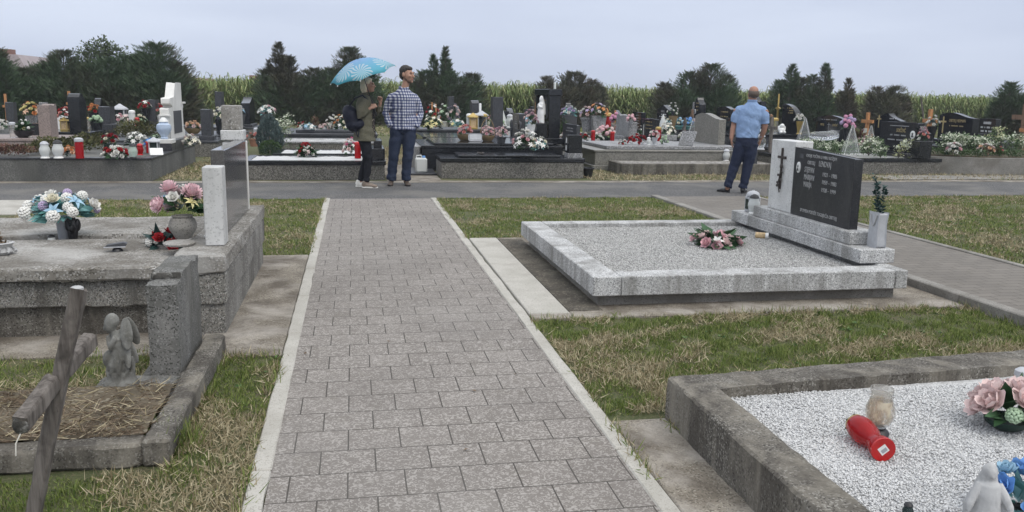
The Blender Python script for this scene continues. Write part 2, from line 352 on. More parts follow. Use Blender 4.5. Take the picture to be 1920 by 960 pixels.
for k, c, r in (('pink',(.70,.44,.47),.7),('palepink',(.72,.57,.55),.7),('dpink',(.58,.16,.28),.7),('hotpink',(.60,.30,.42),.7),('white',(.72,.71,.67),.7),('cream',(.72,.69,.57),.7),
                ('yellow',(.66,.60,.30),.7),('orange',(.60,.27,.11),.7),('peach',(.68,.46,.32),.7),('red',(.38,.028,.035),.65),('dred',(.24,.018,.025),.65),('lilac',(.44,.36,.52),.7),
                ('blue',(.16,.34,.66),.7),('lblue',(.33,.50,.62),.7),('teal',(.12,.36,.34),.6),('mauve',(.48,.32,.36),.7),('salmon',(.60,.27,.24),.7),('rosy',(.76,.55,.58),.7),('lgreen',(.38,.50,.34),.7)):
    M[k] = plain('petals_'+k, c, r, .2, 40, .2)
for k, c, r, s in (('pl_black',(.014,.014,.016),.45,.5),('pl_white',(.72,.72,.70),.45,.5),('pl_grey',(.30,.31,.33),.4,.5),('silver',(.42,.43,.45),.35,.5),('pl_red',(.42,.012,.012),.25,.5),
                ('gold',(.50,.36,.12),.35,.5),('bronze',(.045,.035,.03),.5,.5),('ceramic',(.74,.74,.72),.2,.5),('terracotta',(.30,.15,.10),.8,.3),('bluecer',(.40,.48,.60),.3,.5),('offwhite',(.60,.58,.52),.6,.3),
                ('goldtext',(.42,.33,.16),.45,.4),('greytext',(.34,.34,.34),.5,.4),('inscr',(.36,.36,.355),.6,.3),('whitetext',(.62,.62,.62),.5,.4),('basket',(.22,.16,.09),.8,.2),('dkgreen',(.02,.045,.035),.5,.4),('dgrey',(.06,.062,.068),.5,.4)):
    M[k] = plain(k, c, r, .1, 20, s)
M['gold'].node_tree.nodes['Principled BSDF'].inputs['Metallic'].default_value = .6
def glassy(name, col, rough=.08, tr=.85, alpha=1.):
    n = NB(name); n.fin(col, rough, .5); n.b.inputs['Transmission Weight'].default_value = tr; n.b.inputs['IOR'].default_value = 1.3; n.b.inputs['Alpha'].default_value = alpha; return n.m
M['glass'] = glassy('clear_glass', (.92,.9,.84), .06, .92, .55); M['redglass'] = glassy('red_glass', (.45,.008,.012), .14, .5); M['greenglass'] = glassy('pale_green_glass', (.62,.75,.66), .2, .5)
M['milkglass'] = glassy('milky_glass', (.74,.76,.74), .3, .3); M['cello'] = glassy('cellophane', (.86,.89,.9), .15, .8, .38); M['darkglass'] = glassy('dark_glass', (.05,.07,.07), .08, .4)
n = NB('wax_residue'); q_ = n.noise(n.n('Mapping', Vector=n.obj(), Scale=(30,30,14)), 1, 5, .6); n.fin(n.mix(n.ramp(q_, .4, .62), (.30,.16,.07), (.62,.55,.42)), .5); n.set(n.b.inputs['Alpha'], n.ramp(q_, .40, .55)); M['residue'] = n.m
M['wax'] = plain('amber_wax', (.55,.40,.22), .5, .35, 60)
# ------------------------------------------------------------------ scatter tools
def scat(tv, tf, Mats):
    """copies of a small template: tv (k,3), tf list of faces arrays, Mats (n,3,4)"""
    tv = np.asarray(tv, float); k = len(tv); n = len(Mats)
    V = np.einsum('nij,kj->nki', Mats[:, :, :3], tv) + Mats[:, None, :, 3]
    Fs = [ (np.asarray(f)[None] + (np.arange(n)*k)[:, None, None]).reshape(-1, len(f[0])) for f in tf]
    return V.reshape(-1, 3), Fs
def frames(pos, up, s, spin=None, wide=None):
    """matrices with local z along up, uniform scale s (x scale wide)"""
    n = len(pos); z = up/np.linalg.norm(up, axis=1, keepdims=True); a = rng.normal(size=(n,3)) if spin is None else spin
    x = np.cross(a, z); x /= np.linalg.norm(x, axis=1, keepdims=True)+1e-9; y = np.cross(z, x)
    wd = s if wide is None else wide
    return np.concatenate([np.stack([x*wd[:,None], y*wd[:,None], z*s[:,None]], 2), pos[:, :, None]], 2)
def vnoise(x, y, s, seed=0):
    q = np.zeros_like(x); r = np.random.default_rng(seed)
    for o in range(4):
        a = r.uniform(0, 6.28, 6); f = s*(1.7**o)
        for i in range(3): q += np.sin(x*f*math.cos(a[i])+y*f*math.sin(a[i])+a[i+3])/(1.5**o)/3
    return q
def inrects(x, y, rs): 
    m = np.zeros(len(x), bool)
    for a, b, c, d in rs: m |= (x>a)&(x<b)&(y>c)&(y<d)
    return m
BLADE = ([(-.5,0,0),(.5,0,0),(.38,.1,.5),(-.38,.1,.5),(0,.42,1)], [[(0,1,2,3)], [(3,2,4)]])
def grass(name, label, rects, dens, hgt, wid, dry=.35, excl=(), seed=1, zf=None):
    for kind in ('green', 'dry'):
        X = []; Y = []
        for a, b, c, d in rects:
            n = int((b-a)*(d-c)*dens); X.append(rng.uniform(a, b, n)); Y.append(rng.uniform(c, d, n))
        x = np.concatenate(X); y = np.concatenate(Y)
        pn = vnoise(x, y, 3.2, seed)*.8+vnoise(x, y, 13, seed+5)*.45+rng.normal(0, .28, len(x))
        thr = 1.1-2.2*dry
        keep = ((pn < thr) if kind == 'green' else (pn >= thr-.35) & (rng.random(len(x)) < .8)) & ~inrects(x, y, excl)
        bare = vnoise(x, y, 2.1, seed+9)+.6*vnoise(x, y, 9, seed+3) > .75
        keep &= ~(bare & (rng.random(len(x)) < .75))
        x, y = x[keep], y[keep]; n = len(x)
        tilt = np.abs(rng.normal(0, .75 if kind == 'green' else 1.9, n)); az = rng.uniform(0, 6.28, n)
        up = np.stack([np.cos(az)*tilt, np.sin(az)*tilt, np.ones(n)], 1)
        clump = .65+.55*np.clip(vnoise(x, y, 22, seed+2), -1, 1)
        s = hgt*rng.uniform(.5, 1.25, n)*(clump if kind == 'green' else rng.uniform(.7, 1.5, n))
        pos = np.stack([x, y, np.full(n, 0.002) + (rng.uniform(0, .018, n) if kind == 'dry' else 0)], 1)
        V, Fs = scat(BLADE[0], BLADE[1], frames(pos, up, s, None, np.full(n, wid)*rng.uniform(.6, 1.3, n)))
        o = put('grass' if kind == 'green' else 'dry_grass', npmesh(name, V, Fs, M['grass' if kind == 'green' else 'straw']))
        tag(o, label if kind == 'green' else 'straw-coloured cut grass lying among ' + label.split(' ', 1)[1], 'grass', kind='stuff')
# pebbles
def pebbles(name, label, rect, z, n, s, mat, excl=None):
    x = rng.uniform(rect[0], rect[1], n); y = rng.uniform(rect[2], rect[3], n)
    t = [(1,0,0),(-.9,.2,.1),(.1,1,0),(0,-.9,.1),(.1,.1,.75),(0,0,-.7)]
    f = [[(0,2,4),(2,1,4),(1,3,4),(3,0,4),(2,0,5),(1,2,5),(3,1,5),(0,3,5)]]
    Ms = frames(np.stack([x,y,z+rng.uniform(-.2,.7,n)*s],1), rng.normal(size=(n,3))+[0,0,1.5], s*rng.uniform(.5,1.2,n), None, s*rng.uniform(.6,1.3,n))
    V, Fs = scat(t, f, Ms); return tag(put('gravel', npmesh(name, V, Fs, mat)), label, 'gravel', kind='stuff')

def rough(o, amp=.003, step=.055, seed=0):
    """worn, slightly uneven cast edges: cut into small cells and press noise into them"""
    import bmesh
    from mathutils import noise
    bm = bmesh.new(); bm.from_mesh(o.data)
    for ax in range(3):
        lo = min(v.co[ax] for v in bm.verts); hi = max(v.co[ax] for v in bm.verts); k = min(90, int((hi-lo)/step)); nrm = [0,0,0]; nrm[ax] = 1
        for i in range(1, k+1):
            pt = [0,0,0]; pt[ax] = lo+(hi-lo)*i/(k+1); bmesh.ops.bisect_plane(bm, geom=bm.verts[:]+bm.edges[:]+bm.faces[:], plane_co=pt, plane_no=nrm)
    for v in bm.verts:
        p = v.co+o.matrix_basis.translation+Vector((seed*3.7,0,0)); q = noise.noise_vector(p*6)*amp+noise.noise_vector(p*24)*amp*.8
        sharp = max((e.calc_face_angle(0) for e in v.link_edges), default=0) > .5
        v.co += q*(1.5 if sharp else .7)
        if sharp and noise.noise(p*11) > .38: v.co -= v.normal*amp*2.2
    bm.to_mesh(o.data); bm.free(); o.data.set_sharp_from_angle(angle=R(40)); return o
def tufts(label, segs, per, hgt, seed=0):
    """grass creeping over the edges of slabs: segs (x0,y0,x1,y1)"""
    X = []; Y = []
    for x0,y0,x1,y1 in segs:
        L_ = math.hypot(x1-x0,y1-y0); n = int(L_*per); t = rng.uniform(0,1,n); k = vnoise(t*L_*3, t*0+x0, 3, seed) > -.1; t = t[k]; X.append(x0+(x1-x0)*t+rng.normal(0,.018,len(t))); Y.append(y0+(y1-y0)*t+rng.normal(0,.018,len(t)))
    x = np.concatenate(X); y = np.concatenate(Y); n = len(x); az = rng.uniform(0,6.283,n); tl = np.abs(rng.normal(0,.9,n))
    for kind, msk in (('grass', rng.random(n) < .62), ('straw', None)):
        if msk is None: msk = ~prev
        prev = msk; c = msk.sum()
        V, Fs = scat(BLADE[0], BLADE[1], frames(np.stack([x,y,np.full(n,.012)],1)[msk], np.stack([np.cos(az)*tl,np.sin(az)*tl,np.ones(n)],1)[msk], hgt*rng.uniform(.5,1.5,c), None, np.full(c,.0045)))
        tag(put('edge_grass', npmesh('edge_grass', V, Fs, M[kind])), label if kind == 'grass' else 'dry '+label, 'grass', kind='stuff')
def weeds(label, rects, n, s):
    A = np.array([(b-a)*(d-c) for a,b,c,d in rects]); P_ = []; D_ = []
    for (a,b,c,d), k in zip(rects, (n*A/A.sum()).astype(int)):
        cx = rng.uniform(a,b,k); cy = rng.uniform(c,d,k)
        for _ in range(6):
            az = rng.uniform(0,6.283,k); P_.append(np.stack([cx+rng.normal(0,.008,k),cy+rng.normal(0,.008,k),np.full(k,.012)],1)); D_.append(np.stack([np.cos(az),np.sin(az),rng.uniform(.2,.9,k)],1))
    P_ = np.concatenate(P_); tag(put('weeds', leafmesh('weeds', P_, np.concatenate(D_), np.full(len(P_), s), M['weed'], 1.2)), label, 'weeds', kind='stuff')
# ------------------------------------------------------------------ flowers
def petal_grid(mb, L, W, cup, lift, az, base=0., n=3, tip=.5):
    vs = []
    for i in range(n+1):
        t = i/n; wd = W*math.sin(math.pi*min(1, .18+t*.72))*(1-tip*max(0, t-.6)); r = base+L*t*math.cos(lift+cup*t); z = L*t*math.sin(lift+cup*t)
        for j in (-1, 0, 1): vs.append((r, j*wd, z+(abs(j)*wd*.35)))
    fs = [(i*3+j, i*3+j+1, i*3+j+4, i*3+j+3) for i in range(n) for j in (0,1)]
    return mb.add(vs, fs, Matrix.Rotation(az, 4, 'Z'))
def proto(kind):
    m = MB()
    if kind == 'rose':
        for L, k, lift, cup in ((.55,4,1.25,.5),(.8,5,.85,.55),(1.0,6,.35,.6),(1.05,6,-.05,.5)):
            for i in range(k): petal_grid(m, L, .42*L, cup, lift, 6.283*i/k+L*9, .03, 3, .2)
        m.ell((0,0,.35), (.2,.2,.3), 6, 4)
    elif kind == 'lily':
        for i in range(6): petal_grid(m, 1.15, .24, -.75, .9 if i % 2 else .75, 6.283*i/6, 0, 4, 1.2)
        m.ell((0,0,.3), (.1,.1,.25), 5, 4)
    elif kind == 'peony':
        for k, lift, L, W in ((5,1.4,.8,.3),(7,1.05,.9,.3),(9,.7,1.,.3),(10,.3,1.02,.3),(10,-.05,1.,.3),(9,-.4,.95,.3)):
            for i in range(k): petal_grid(m, L, W, .55, lift, 6.283*i/k+lift*5+random.uniform(-.1,.1), .02, 2, .1)
    elif kind == 'chrysanthemum':
        for k, lift, L in ((6,1.35,.75),(9,.95,.9),(11,.55,1.),(12,.15,1.),(12,-.3,.95)):
            for i in range(k): petal_grid(m, L, .15, .35, lift, 6.283*i/k+lift*5, .02, 2, .4)
    else:
        for i in range(48):
            z = 1-1.5*i/47; a = i*2.4; r = math.sqrt(max(0,1-z*z))
            c = Vector((r*math.cos(a), r*math.sin(a), z))*.78
            m.ell(c, (.27,.24,.15) if i%2 else (.22,.27,.19), 5, 3, None, c.to_track_quat('Z','X').to_matrix())
    return m
PM = {}; HARD = {}
def blossom(kind, col):
    if (kind, col) not in PM: PM[kind, col] = proto(kind).mesh(kind+'_'+col, M[col], True, 80)
    return PM[kind, col]
LEAF = ([(0,0,0),(.24,.4,.09),(0,.5,.02),(-.24,.4,.09),(0,1,-.1)], [[(0,1,2,2)], ])
LT = ([(0,0,0),(.22,.42,.10),(0,.5,.03),(-.22,.42,.10),(0,1.,-.12)], [[(0,1,2),(0,2,3),(1,4,2),(2,4,3)]])
def leafmesh(name, pts, dirs, size, mat, wd=1.):
    n = len(pts); d = dirs/np.linalg.norm(dirs,axis=1,keepdims=True); up = np.tile([0,0,1.],(n,1))+rng.normal(0,.5,(n,3))
    x = np.cross(d, up); x /= np.linalg.norm(x,axis=1,keepdims=True)+1e-9; z = np.cross(x, d); s = size*rng.uniform(.65,1.25,n)
    Ms = np.concatenate([np.stack([x*s[:,None]*wd, d*s[:,None], z*s[:,None]],2), pts[:,:,None]],2)
    V, Fs = scat(LT[0], LT[1], Ms); return npmesh(name, V, Fs, mat)
def pot_into(root, kind, mat, h, r):
    m = MB()
    if kind == 'bowl': m.lathe([(r*.55,0),(r*.9,h*.5),(r,h),(r*.9,h),(r*.8,h*.6),(0.001,h*.5)], 14)
    elif kind == 'pot': m.lathe([(r*.7,0),(r*.95,h*.85),(r*1.08,h*.86),(r*1.08,h),(r*.92,h),(r*.85,h*.8),(0.001,h*.78)], 14)
    elif kind == 'vase': m.lathe([(r*.75,0),(r*.8,h*.04),(r*.55,h*.12),(r*.62,h*.4),(r*.95,h*.85),(r,h),(r*.86,h),(r*.8,h*.85),(0.001,h*.7)], 16)
    elif kind == 'basket':
        m.lathe([(r*.6,0),(r*.95,h*.6),(r,h),(r*.88,h),(r*.8,h*.7),(0.001,h*.6)], 14)
        for i in range(1): m.tube([(r*math.cos(a), 0, h+2.3*r*math.sin(a)) for a in np.linspace(0, math.pi, 12)], r*.06, 5)
    elif kind == 'box': m.box(-r, r, -r, r, 0, h, r*.06)
    elif kind == 'square_vase':
        m.box(-r, r, -r*.8, r*.8, 0, h*.1, r*.05); m.prism([(-r*.72,h*.1),(r*.72,h*.1),(r*.95,h),(-r*.95,h)], 'y', -r*.7, r*.7)
    m.build({'bowl':'bowl','pot':'pot','vase':'vase','basket':'basket','box':'planter_box','square_vase':'vase'}[kind], mat, root)
def bouquet(label, loc, rad, fl, pot=None, hgt=None, leafm='leaf', nl=26, cat='flowers', name='flower_arrangement', flat=.7, rz=0, lsz=.5, group=None, stems=True, aim=None):
    """fl: [(kind, colour, count, blossom radius factor)], pot: (kind, material, height, radius)"""
    far = loc[1] > 14
    if far: rad *= .80; hgt = hgt*.86 if hgt else None; fl = [(k, c, int(n_*1.3)+1, b*.80) for k, c, n_, b in fl]; nl = int(nl*1.3); lsz *= .8
    root = thing(name, label, cat, loc, rz, group); z0 = 0
    if pot: pot_into(root, pot[0], M[pot[1]], pot[2], pot[3]); z0 = pot[2]
    H = hgt if hgt is not None else rad*flat
    seq = [f for f in fl for _ in range(f[2])]; random.shuffle(seq); N_ = len(seq)
    for i, (kind, col, _, br) in enumerate(seq):
        t = (i+.5)/N_; el = math.asin(1-t*.93); a = i*2.39996+random.uniform(-.25,.25); rr = random.uniform(.82,1.05)
        d = Vector((math.cos(a)*math.cos(el), math.sin(a)*math.cos(el), math.sin(el)))
        if aim: d = (d+Vector(aim)*.35).normalized()
        p = Vector((d.x*rad*rr*.82, d.y*rad*rr*.82, z0+d.z*H*rr+(.1*H)))
        q = (d+Vector((random.uniform(-.3,.3),random.uniform(-.3,.3),.25))).to_track_quat('Z','Y')
        o = put(kind, blossom(kind, col), root, p); o.rotation_mode = 'QUATERNION'; o.rotation_quaternion = q
        o.scale = (rad*br*random.uniform(.85,1.15),)*3
    if nl:
        a = rng.uniform(0,6.283,nl); el = rng.uniform(-.15,1.3,nl); d = np.stack([np.cos(a)*np.cos(el),np.sin(a)*np.cos(el),np.sin(el)],1)
        p = d*np.array([rad*.35,rad*.35,H*.35])+[0,0,z0+.04*H]
        put('leaves', leafmesh('leaves', p, d*np.array([1,1,max(.5,H/rad)]), rad*lsz*1.5*np.ones(nl), M[leafm]), root)
    return root
def shrub(label, loc, rad, h, leaf, n, heads=None, nh=0, name='flowering_shrub', cat='shrub', ls=.05, lean=0, group=None, flatness=1., stem=True):
    root = thing(name, label, cat, loc, 0, group)
    a = rng.uniform(0,6.283,n); u = rng.uniform(0,1,n)**.5; t = rng.uniform(0,1,n)
    lump = .75+.3*np.sin(a*3+loc[0]*7)+.12*np.sin(a*7+t*9)
    pr = np.sqrt(np.clip(1-(t*1.02-.25)**2*1.25,0.05,1))
    x = np.cos(a)*u*rad*lump*pr; y = np.sin(a)*u*rad*lump*pr; z = t*h*(.9+.2*np.sin(a*2+3))+.01
    d = np.stack([np.cos(a),np.sin(a),.5+t],1)+rng.normal(0,.4,(n,3))
    put('leaves', leafmesh('leaves', np.stack([x+lean*z,y,z],1), d, ls*np.ones(n), M[leaf]), root)
    if heads:
        # flat-topped heads made of many florets
        a = rng.uniform(0,6.283,nh); u = rng.uniform(0,1,nh)**.5; lump = .8+.3*np.sin(a*3+loc[0]*7)
        z = h*(1.05-.55*u**2*flatness)+rng.uniform(-.05,.05,nh)*h; c = np.stack([np.cos(a)*u*rad*1.02*lump+lean*z, np.sin(a)*u*rad*1.02*lump, z],1)
        if (heads, ls) not in HARD:
            k = 16; HARD[heads, ls] = leafmesh('flower_head', rng.normal(0,1,(k,3))*[ls*.8,ls*.8,ls*.25], rng.normal(0,1,(k,3))*[1,1,.5]+[0,0,.6], np.full(k,ls*.75), M[heads], 1.6)
        for q in c[:95]: put('flower_head', HARD[heads, ls], root, tuple(q), (random.uniform(-.3,.3), random.uniform(-.3,.3), random.uniform(0,6.28)), random.uniform(.8,1.2))
    if stem:
        m = MB()
        for i in range(5): m.tube([(0,0,0),(rad*.35*math.cos(i*1.3)+lean*h*.4, rad*.35*math.sin(i*1.3), h*.6)], [.008,.004], 5)
        m.build('stem', M['bark'], root)
    return root

# ------------------------------------------------------------------ grave lanterns
def lantern(label, loc, h, glass='redglass', cap='gold', kind='tall', rot=None, cat='lantern', group=None, rz=0):
    root = thing('grave_lantern', label, cat, loc, rz, group)
    if rot is not None: root.rotation_euler = rot
    if kind == 'tall':
        r = h*.2; MB().lathe([(r*.9,0),(r,h*.02),(r*.92,h*.1),(r*.98,h*.75),(r*.9,h*.8)], 18).build('glass_body', M[glass], root)
        MB().lathe([(r*.98,h*.8),(r*1.06,h*.82),(r*1.02,h*.93),(r*.6,h*.99),(.001,h)], 18).build('lid', M[cap], root)
    elif kind == 'bulb':
        r = h*.3; MB().lathe([(r*.62,h*.12),(r*.75,h*.2),(r,h*.42),(r*.98,h*.55),(r*.72,h*.72),(r*.74,h*.8)], 20).build('glass_body', M[glass], root)
        MB().lathe([(r*.8,0),(r*.85,h*.04),(r*.6,h*.12),(.001,h*.12)], 20).build('base', M['pl_white' if glass == 'milkglass' else cap], root)
        MB().lathe([(r*.78,h*.8),(r*.82,h*.83),(r*.6,h*.94),(r*.2,h),(.001,h)], 20).build('lid', M[cap], root)
    elif kind == 'cross':   # square lantern with windows and a pitched cap
        r = h*.26; m = MB()
        m.box(-r,r,-r,r,0,h*.1,.004)
        for sx in (-1,1):
            for sy in (-1,1): m.box(sx*r*.86-r*.12,sx*r*.86+r*.12,sy*r*.86-r*.12,sy*r*.86+r*.12,h*.1,h*.72)
        m.build('frame', M[cap], root); MB().box(-r*.72,r*.72,-r*.72,r*.72,h*.1,h*.72).build('glass_body', M[glass], root)
        MB().lathe([(r*1.5,h*.72),(r*1.45,h*.78),(r*.5,h*.93),(r*.15,h),(.001,h)], 8).build('lid', M[cap], root)
    elif kind == 'candle':
        r = .035; MB().lathe([(r,0),(r,h*.9),(r*.8,h*.92),(.001,h*.93)], 12).build('candle_body', M[glass], root); MB().lathe([(r*1.3,0),(r*1.3,.03),(r*1.02,.031)], 12, cap=False).build('foot', M[cap], root)
    elif kind == 'box':
        r = h*.27; MB().box(-r,r,-r,r,0,h*.74,h*.05).build('body', M[cap], root); MB().box(-r-.003,-r-.0005,-r*.55,r*.55,h*.14,h*.6,0).build('window', M[glass], root); MB().box(-r*.55,r*.55,-r-.003,-r-.0005,h*.14,h*.6,0).build('window', M[glass], root)
        MB().lathe([(r*1.1,h*.742),(r*1.1,h*.79),(r*.95,h*.88),(r*.55,h*.95),(r*.2,h*.97),(r*.16,h),(.001,h)], 16).build('lid', M[cap], root)
    elif kind == 'cone':
        r = h*.33; MB().lathe([(r,0),(r*1.02,h*.03),(r*.12,h*.92),(.001,h)], 10).build('glass_body', M[glass], root)
        m = MB()
        for i in range(4): a = 6.283*i/4+.4; m.tube([(r*math.cos(a),r*math.sin(a),.01),(r*.1*math.cos(a),r*.1*math.sin(a),h*.95)], h*.006, 4)
        m.build('frame', M[cap], root)
    return root

# ------------------------------------------------------------------ lettering
def text_mesh(s, size, mat, sx=1., align='CENTER', ex=.0015):
    c = bpy.data.curves.new('t', 'FONT'); c.body = s; c.size = size; c.align_x = align; c.align_y = 'CENTER'; c.extrude = ex; c.resolution_u = 2
    o = bpy.data.objects.new('t', c); COL.objects.link(o); dg = bpy.context.evaluated_depsgraph_get()
    me = bpy.data.meshes.new_from_object(o.evaluated_get(dg)); bpy.data.objects.remove(o); bpy.data.curves.remove(c)
    if sx != 1.: me.transform(Matrix.Diagonal((sx,1,1,1)))
    me.materials.clear(); me.materials.append(mat); return me
FACE = Matrix(((0,0,-1,0),(-1,0,0,0),(0,1,0,0),(0,0,0,1)))     # reads along -Y on a face that looks towards -X
def inscribe(root, s, y, z, size, mat, x=-.002, sx=1., align='CENTER'):
    o = put('inscription', text_mesh(s, size, M[mat], sx, align), root); o.matrix_local = Matrix.Translation((x,y,z)) @ FACE; return o

# ------------------------------------------------------------------ headstones
def profile(kind, w, h):
    N = 14
    if kind == 'rect': return [(0,0),(w,0),(w,h),(0,h)]
    if kind == 'arch': return [(0,0),(w,0)]+[(w*(1-i/N), h*(.80+.20*math.sin(math.pi*i/N))) for i in range(N+1)]
    if kind == 'lowarch': return [(0,0),(w,0)]+[(w*(1-i/N), h*(.90+.10*math.sin(math.pi*i/N))) for i in range(N+1)]
    if kind == 'round': return [(0,0),(w,0)]+[(w*(1-i/N), h*(.62+.38*math.sin(math.pi*min(1,i/N*1.0))**.8)) for i in range(N+1)]
    if kind == 'quarter': return [(0,0),(w,0),(w,h)]+[(w-(w)*math.sin(math.pi/2*i/N), h*(.45+.55*math.cos(math.pi/2*i/N))) for i in range(1,N+1)]
    if kind == 'wave':   # high shoulder on the far side sweeping down to the near side
        return [(0,0),(w,0)]+[(w*(1-s), h*((.90+.10*math.sin(math.pi/2*s/.32)) if s < .32 else (.83+.17*(.5+.5*math.cos(math.pi*(s-.32)/.68))))) for s in [i/20 for i in range(21)]]
        return [(0,0),(w,0),(w,h*.84)]+[(w*(1-i/N), h*(.84+.16*math.sin(math.pi*min(1,i/N*1.55))*(1 if i/N*1.55 < 1 else 1) if i/N < .35 else .845+.155*(.5+.5*math.cos(math.pi*(i/N-.35)/.65)))) for i in range(1,N+1)]
    if kind == 'wave_near': return [(w-u, v) for u, v in profile('wave', w, h)][::-1]
    if kind == 'gable': return [(0,0),(w,0),(w,h*.78),(w*.5,h),(0,h*.78)]
    if kind == 'slant': return [(0,0),(w,0),(w,h),(w*.62,h*.98),(0,h*.76)]
    if kind == 'slant_near': return [(w-u, v) for u, v in profile('slant', w, h)][::-1]
    if kind == 'horn': return [(0,0),(w,0),(w*1.0,h*.93)]+[(w*(1-i/N), h*(.93+.07*math.sin(math.pi*2*i/N))-h*.10*(i/N)**2) for i in range(1,N+1)]
    if kind == 'dip': return [(0,0),(w,0),(w,h*.96),(w*.9,h),(w*.72,h*.985),(w*.6,h*.93),(w*.45,h*.955),(0,h*.97)]
    if kind == 'curl': return [(0,0),(w,0),(w*1.0,h*.72)]+[(w*(1-.5*i/N), h*(.72+.28*math.sin(math.pi/2*i/N))) for i in range(1,N+1)]+[(w*(.5-.5*i/N), h*(1-.22*(i/N)**.6)) for i in range(1,N+1)]
    return [(0,0),(w,0),(w,h),(0,h)]
def headstone(label, px0, px1, pyt, Y, t, kind, mat, zb, text=(), base=None, w=None, cat='headstone', extra=None, group=None):
    """px0..px1: its span in the photograph, near edge at Y, base at zb, top at row pyt; faces -X"""
    right = (px0+px1)/2 > 662
    if right: X = XA(px1, Y, zb+.3)-t; w = w or max(.2, min(1.9, YA(X, px0, zb+.4)-Y))
    else: X = XA(px0, Y, zb+.3); w = w or max(.2, min(1.9, YA(X+t, px1, zb+.4)-Y))
    h = ZA(X+t/2, Y+w*.4, pyt)-zb; root = thing('headstone', label, cat, (X, Y, zb), 0, group); hb = 0
    if base:
        hb = base[0]; MB().box(-base[1], t+base[1], -base[1], w+base[1], 0, hb, .01).build('base', M[base[2]], root)
    m = MB(); pl = profile(kind, w, h-hb)
    m.prism([(u, v+hb) for u, v in pl], 'x', 0, t); o = m.build('slab', M[mat], root, True, 30)
    bv = o.modifiers.new('b', 'BEVEL'); bv.width = .006; bv.segments = 1; bv.limit_method = 'ANGLE'; bv.angle_limit = R(50)
    for s, uy, vz, size, tm in text: inscribe(root, s, w*(1-uy), hb+(h-hb)*vz, size, tm, -.002, .8)
    root['dims'] = (t, w, h)
    return root
def rows(root, w, z0, z1, n, y0=.2, y1=.8, mat='greytext', hh=.022):
    """worn lines of small engraved strokes, too far off to be read"""
    m = MB()
    for i in range(n):
        z = z0+(z1-z0)*i/max(1,n-1); y = w*y0+random.uniform(0,.06)*w
        while y < w*y1-random.uniform(0,.15)*w:
            l = random.uniform(.012,.03); m.box(-.002, .001, y, y+l, z-hh/2, z+hh/2*random.uniform(.7,1)); y += l+.012+(.05 if random.random() < .15 else 0)
    m.build('inscription', M[mat], root, False)
def small_cross(root, y, z, h, mat, x=-.004, t=.006):
    m = MB(); m.box(x-t, .001, y-h*.05, y+h*.05, z-h*.5, z+h*.5); m.box(x-t, .001, y-h*.26, y-h*.052, z+h*.14, z+h*.24); m.box(x-t, .001, y+h*.052, y+h*.26, z+h*.14, z+h*.24)
    m.build('cross_emblem', M[mat], root)
def portrait(root, y, z, rw, rh, x=-.012):
    Mt = Matrix.Translation((x, y, z)) @ FACE @ Matrix.Diagonal((rw, rh, 1, 1))
    p = MB().lathe([(.001,.0),(.9,.0),(1,-.003),(1,-.012),(.001,-.012)][::-1], 24, M=Mt).build('portrait_oval', M['ceramic'], root)
    m = MB(); Mt2 = Matrix.Translation((x-.001, y, z)) @ FACE
    m.ell((0, rh*.22, 0), (rw*.34, rh*.32, .002), 12, 6, Mt2); m.prism([(-rw*.52,-rh*.6),(rw*.52,-rh*.6),(rw*.42,-rh*.25),(rw*.15,-rh*.1),(-rw*.15,-rh*.1),(-rw*.42,-rh*.25)], 'z', -.001, .0015, Mt2)
    m.build('portrait_figure', M['dgrey'], p)

# ------------------------------------------------------------------ graves
def tomb(label, x0, x1, y0, y1, h, wall='terr_far', cap='black', ch=.06, fill=None, fz=-.02, cw=.16, lid=None, over=.02, plinth=None, group=None, name='grave', cat='grave'):
    root = thing(name, label, cat, ((x0+x1)/2, (y0+y1)/2, 0), 0, group); a = (x1-x0)/2; b = (y1-y0)/2; hw = h-ch
    if plinth: MB().box(-a-plinth[1], a+plinth[1], -b-plinth[1], b+plinth[1], 0, plinth[0], .008).build('plinth', M[plinth[2]], root)
    zz = plinth[0] if plinth else 0
    MB().box(-a, a, -b, b, zz, hw, .006).build('side_wall', M[wall], root)
    if fill:
        m = MB(); A = a+over; B = b+over
        m.box(-A, A, -B, -B+cw, hw, h, .006); m.box(-A, A, B-cw, B, hw, h, .006); m.box(-A, -A+cw, -B+cw+.001, B-cw-.001, hw, h, .004); m.box(A-cw, A, -B+cw+.001, B-cw-.001, hw, h, .004)
        m.build('border', M[cap], root)
        gb = MB(); nx, ny = 40, 16
        vs = [(-A+cw-.004+(2*A-2*cw+.008)*i/nx, -B+cw-.004+(2*B-2*cw+.008)*j/ny, h+fz+random.uniform(-.006,.006)) for j in range(ny+1) for i in range(nx+1)]
        gb.add(vs, [(j*(nx+1)+i, j*(nx+1)+i+1, (j+1)*(nx+1)+i+1, (j+1)*(nx+1)+i) for j in range(ny) for i in range(nx)]); gb.build('gravel_bed' if 'gravel' in fill or 'pebble' in fill else 'planting_bed', M[fill], root)
    else: MB().box(-a-over, a+over, -b-over, b+over, hw, h, .008).build('cover_slab', M[cap], root)
    if lid:
        lx0, lx1, ly0, ly1, lh, lm = lid; MB().box(lx0-root.location.x, lx1-root.location.x, ly0-root.location.y, ly1-root.location.y, h, h+lh, .012).build('lid', M[lm], root)
    return root
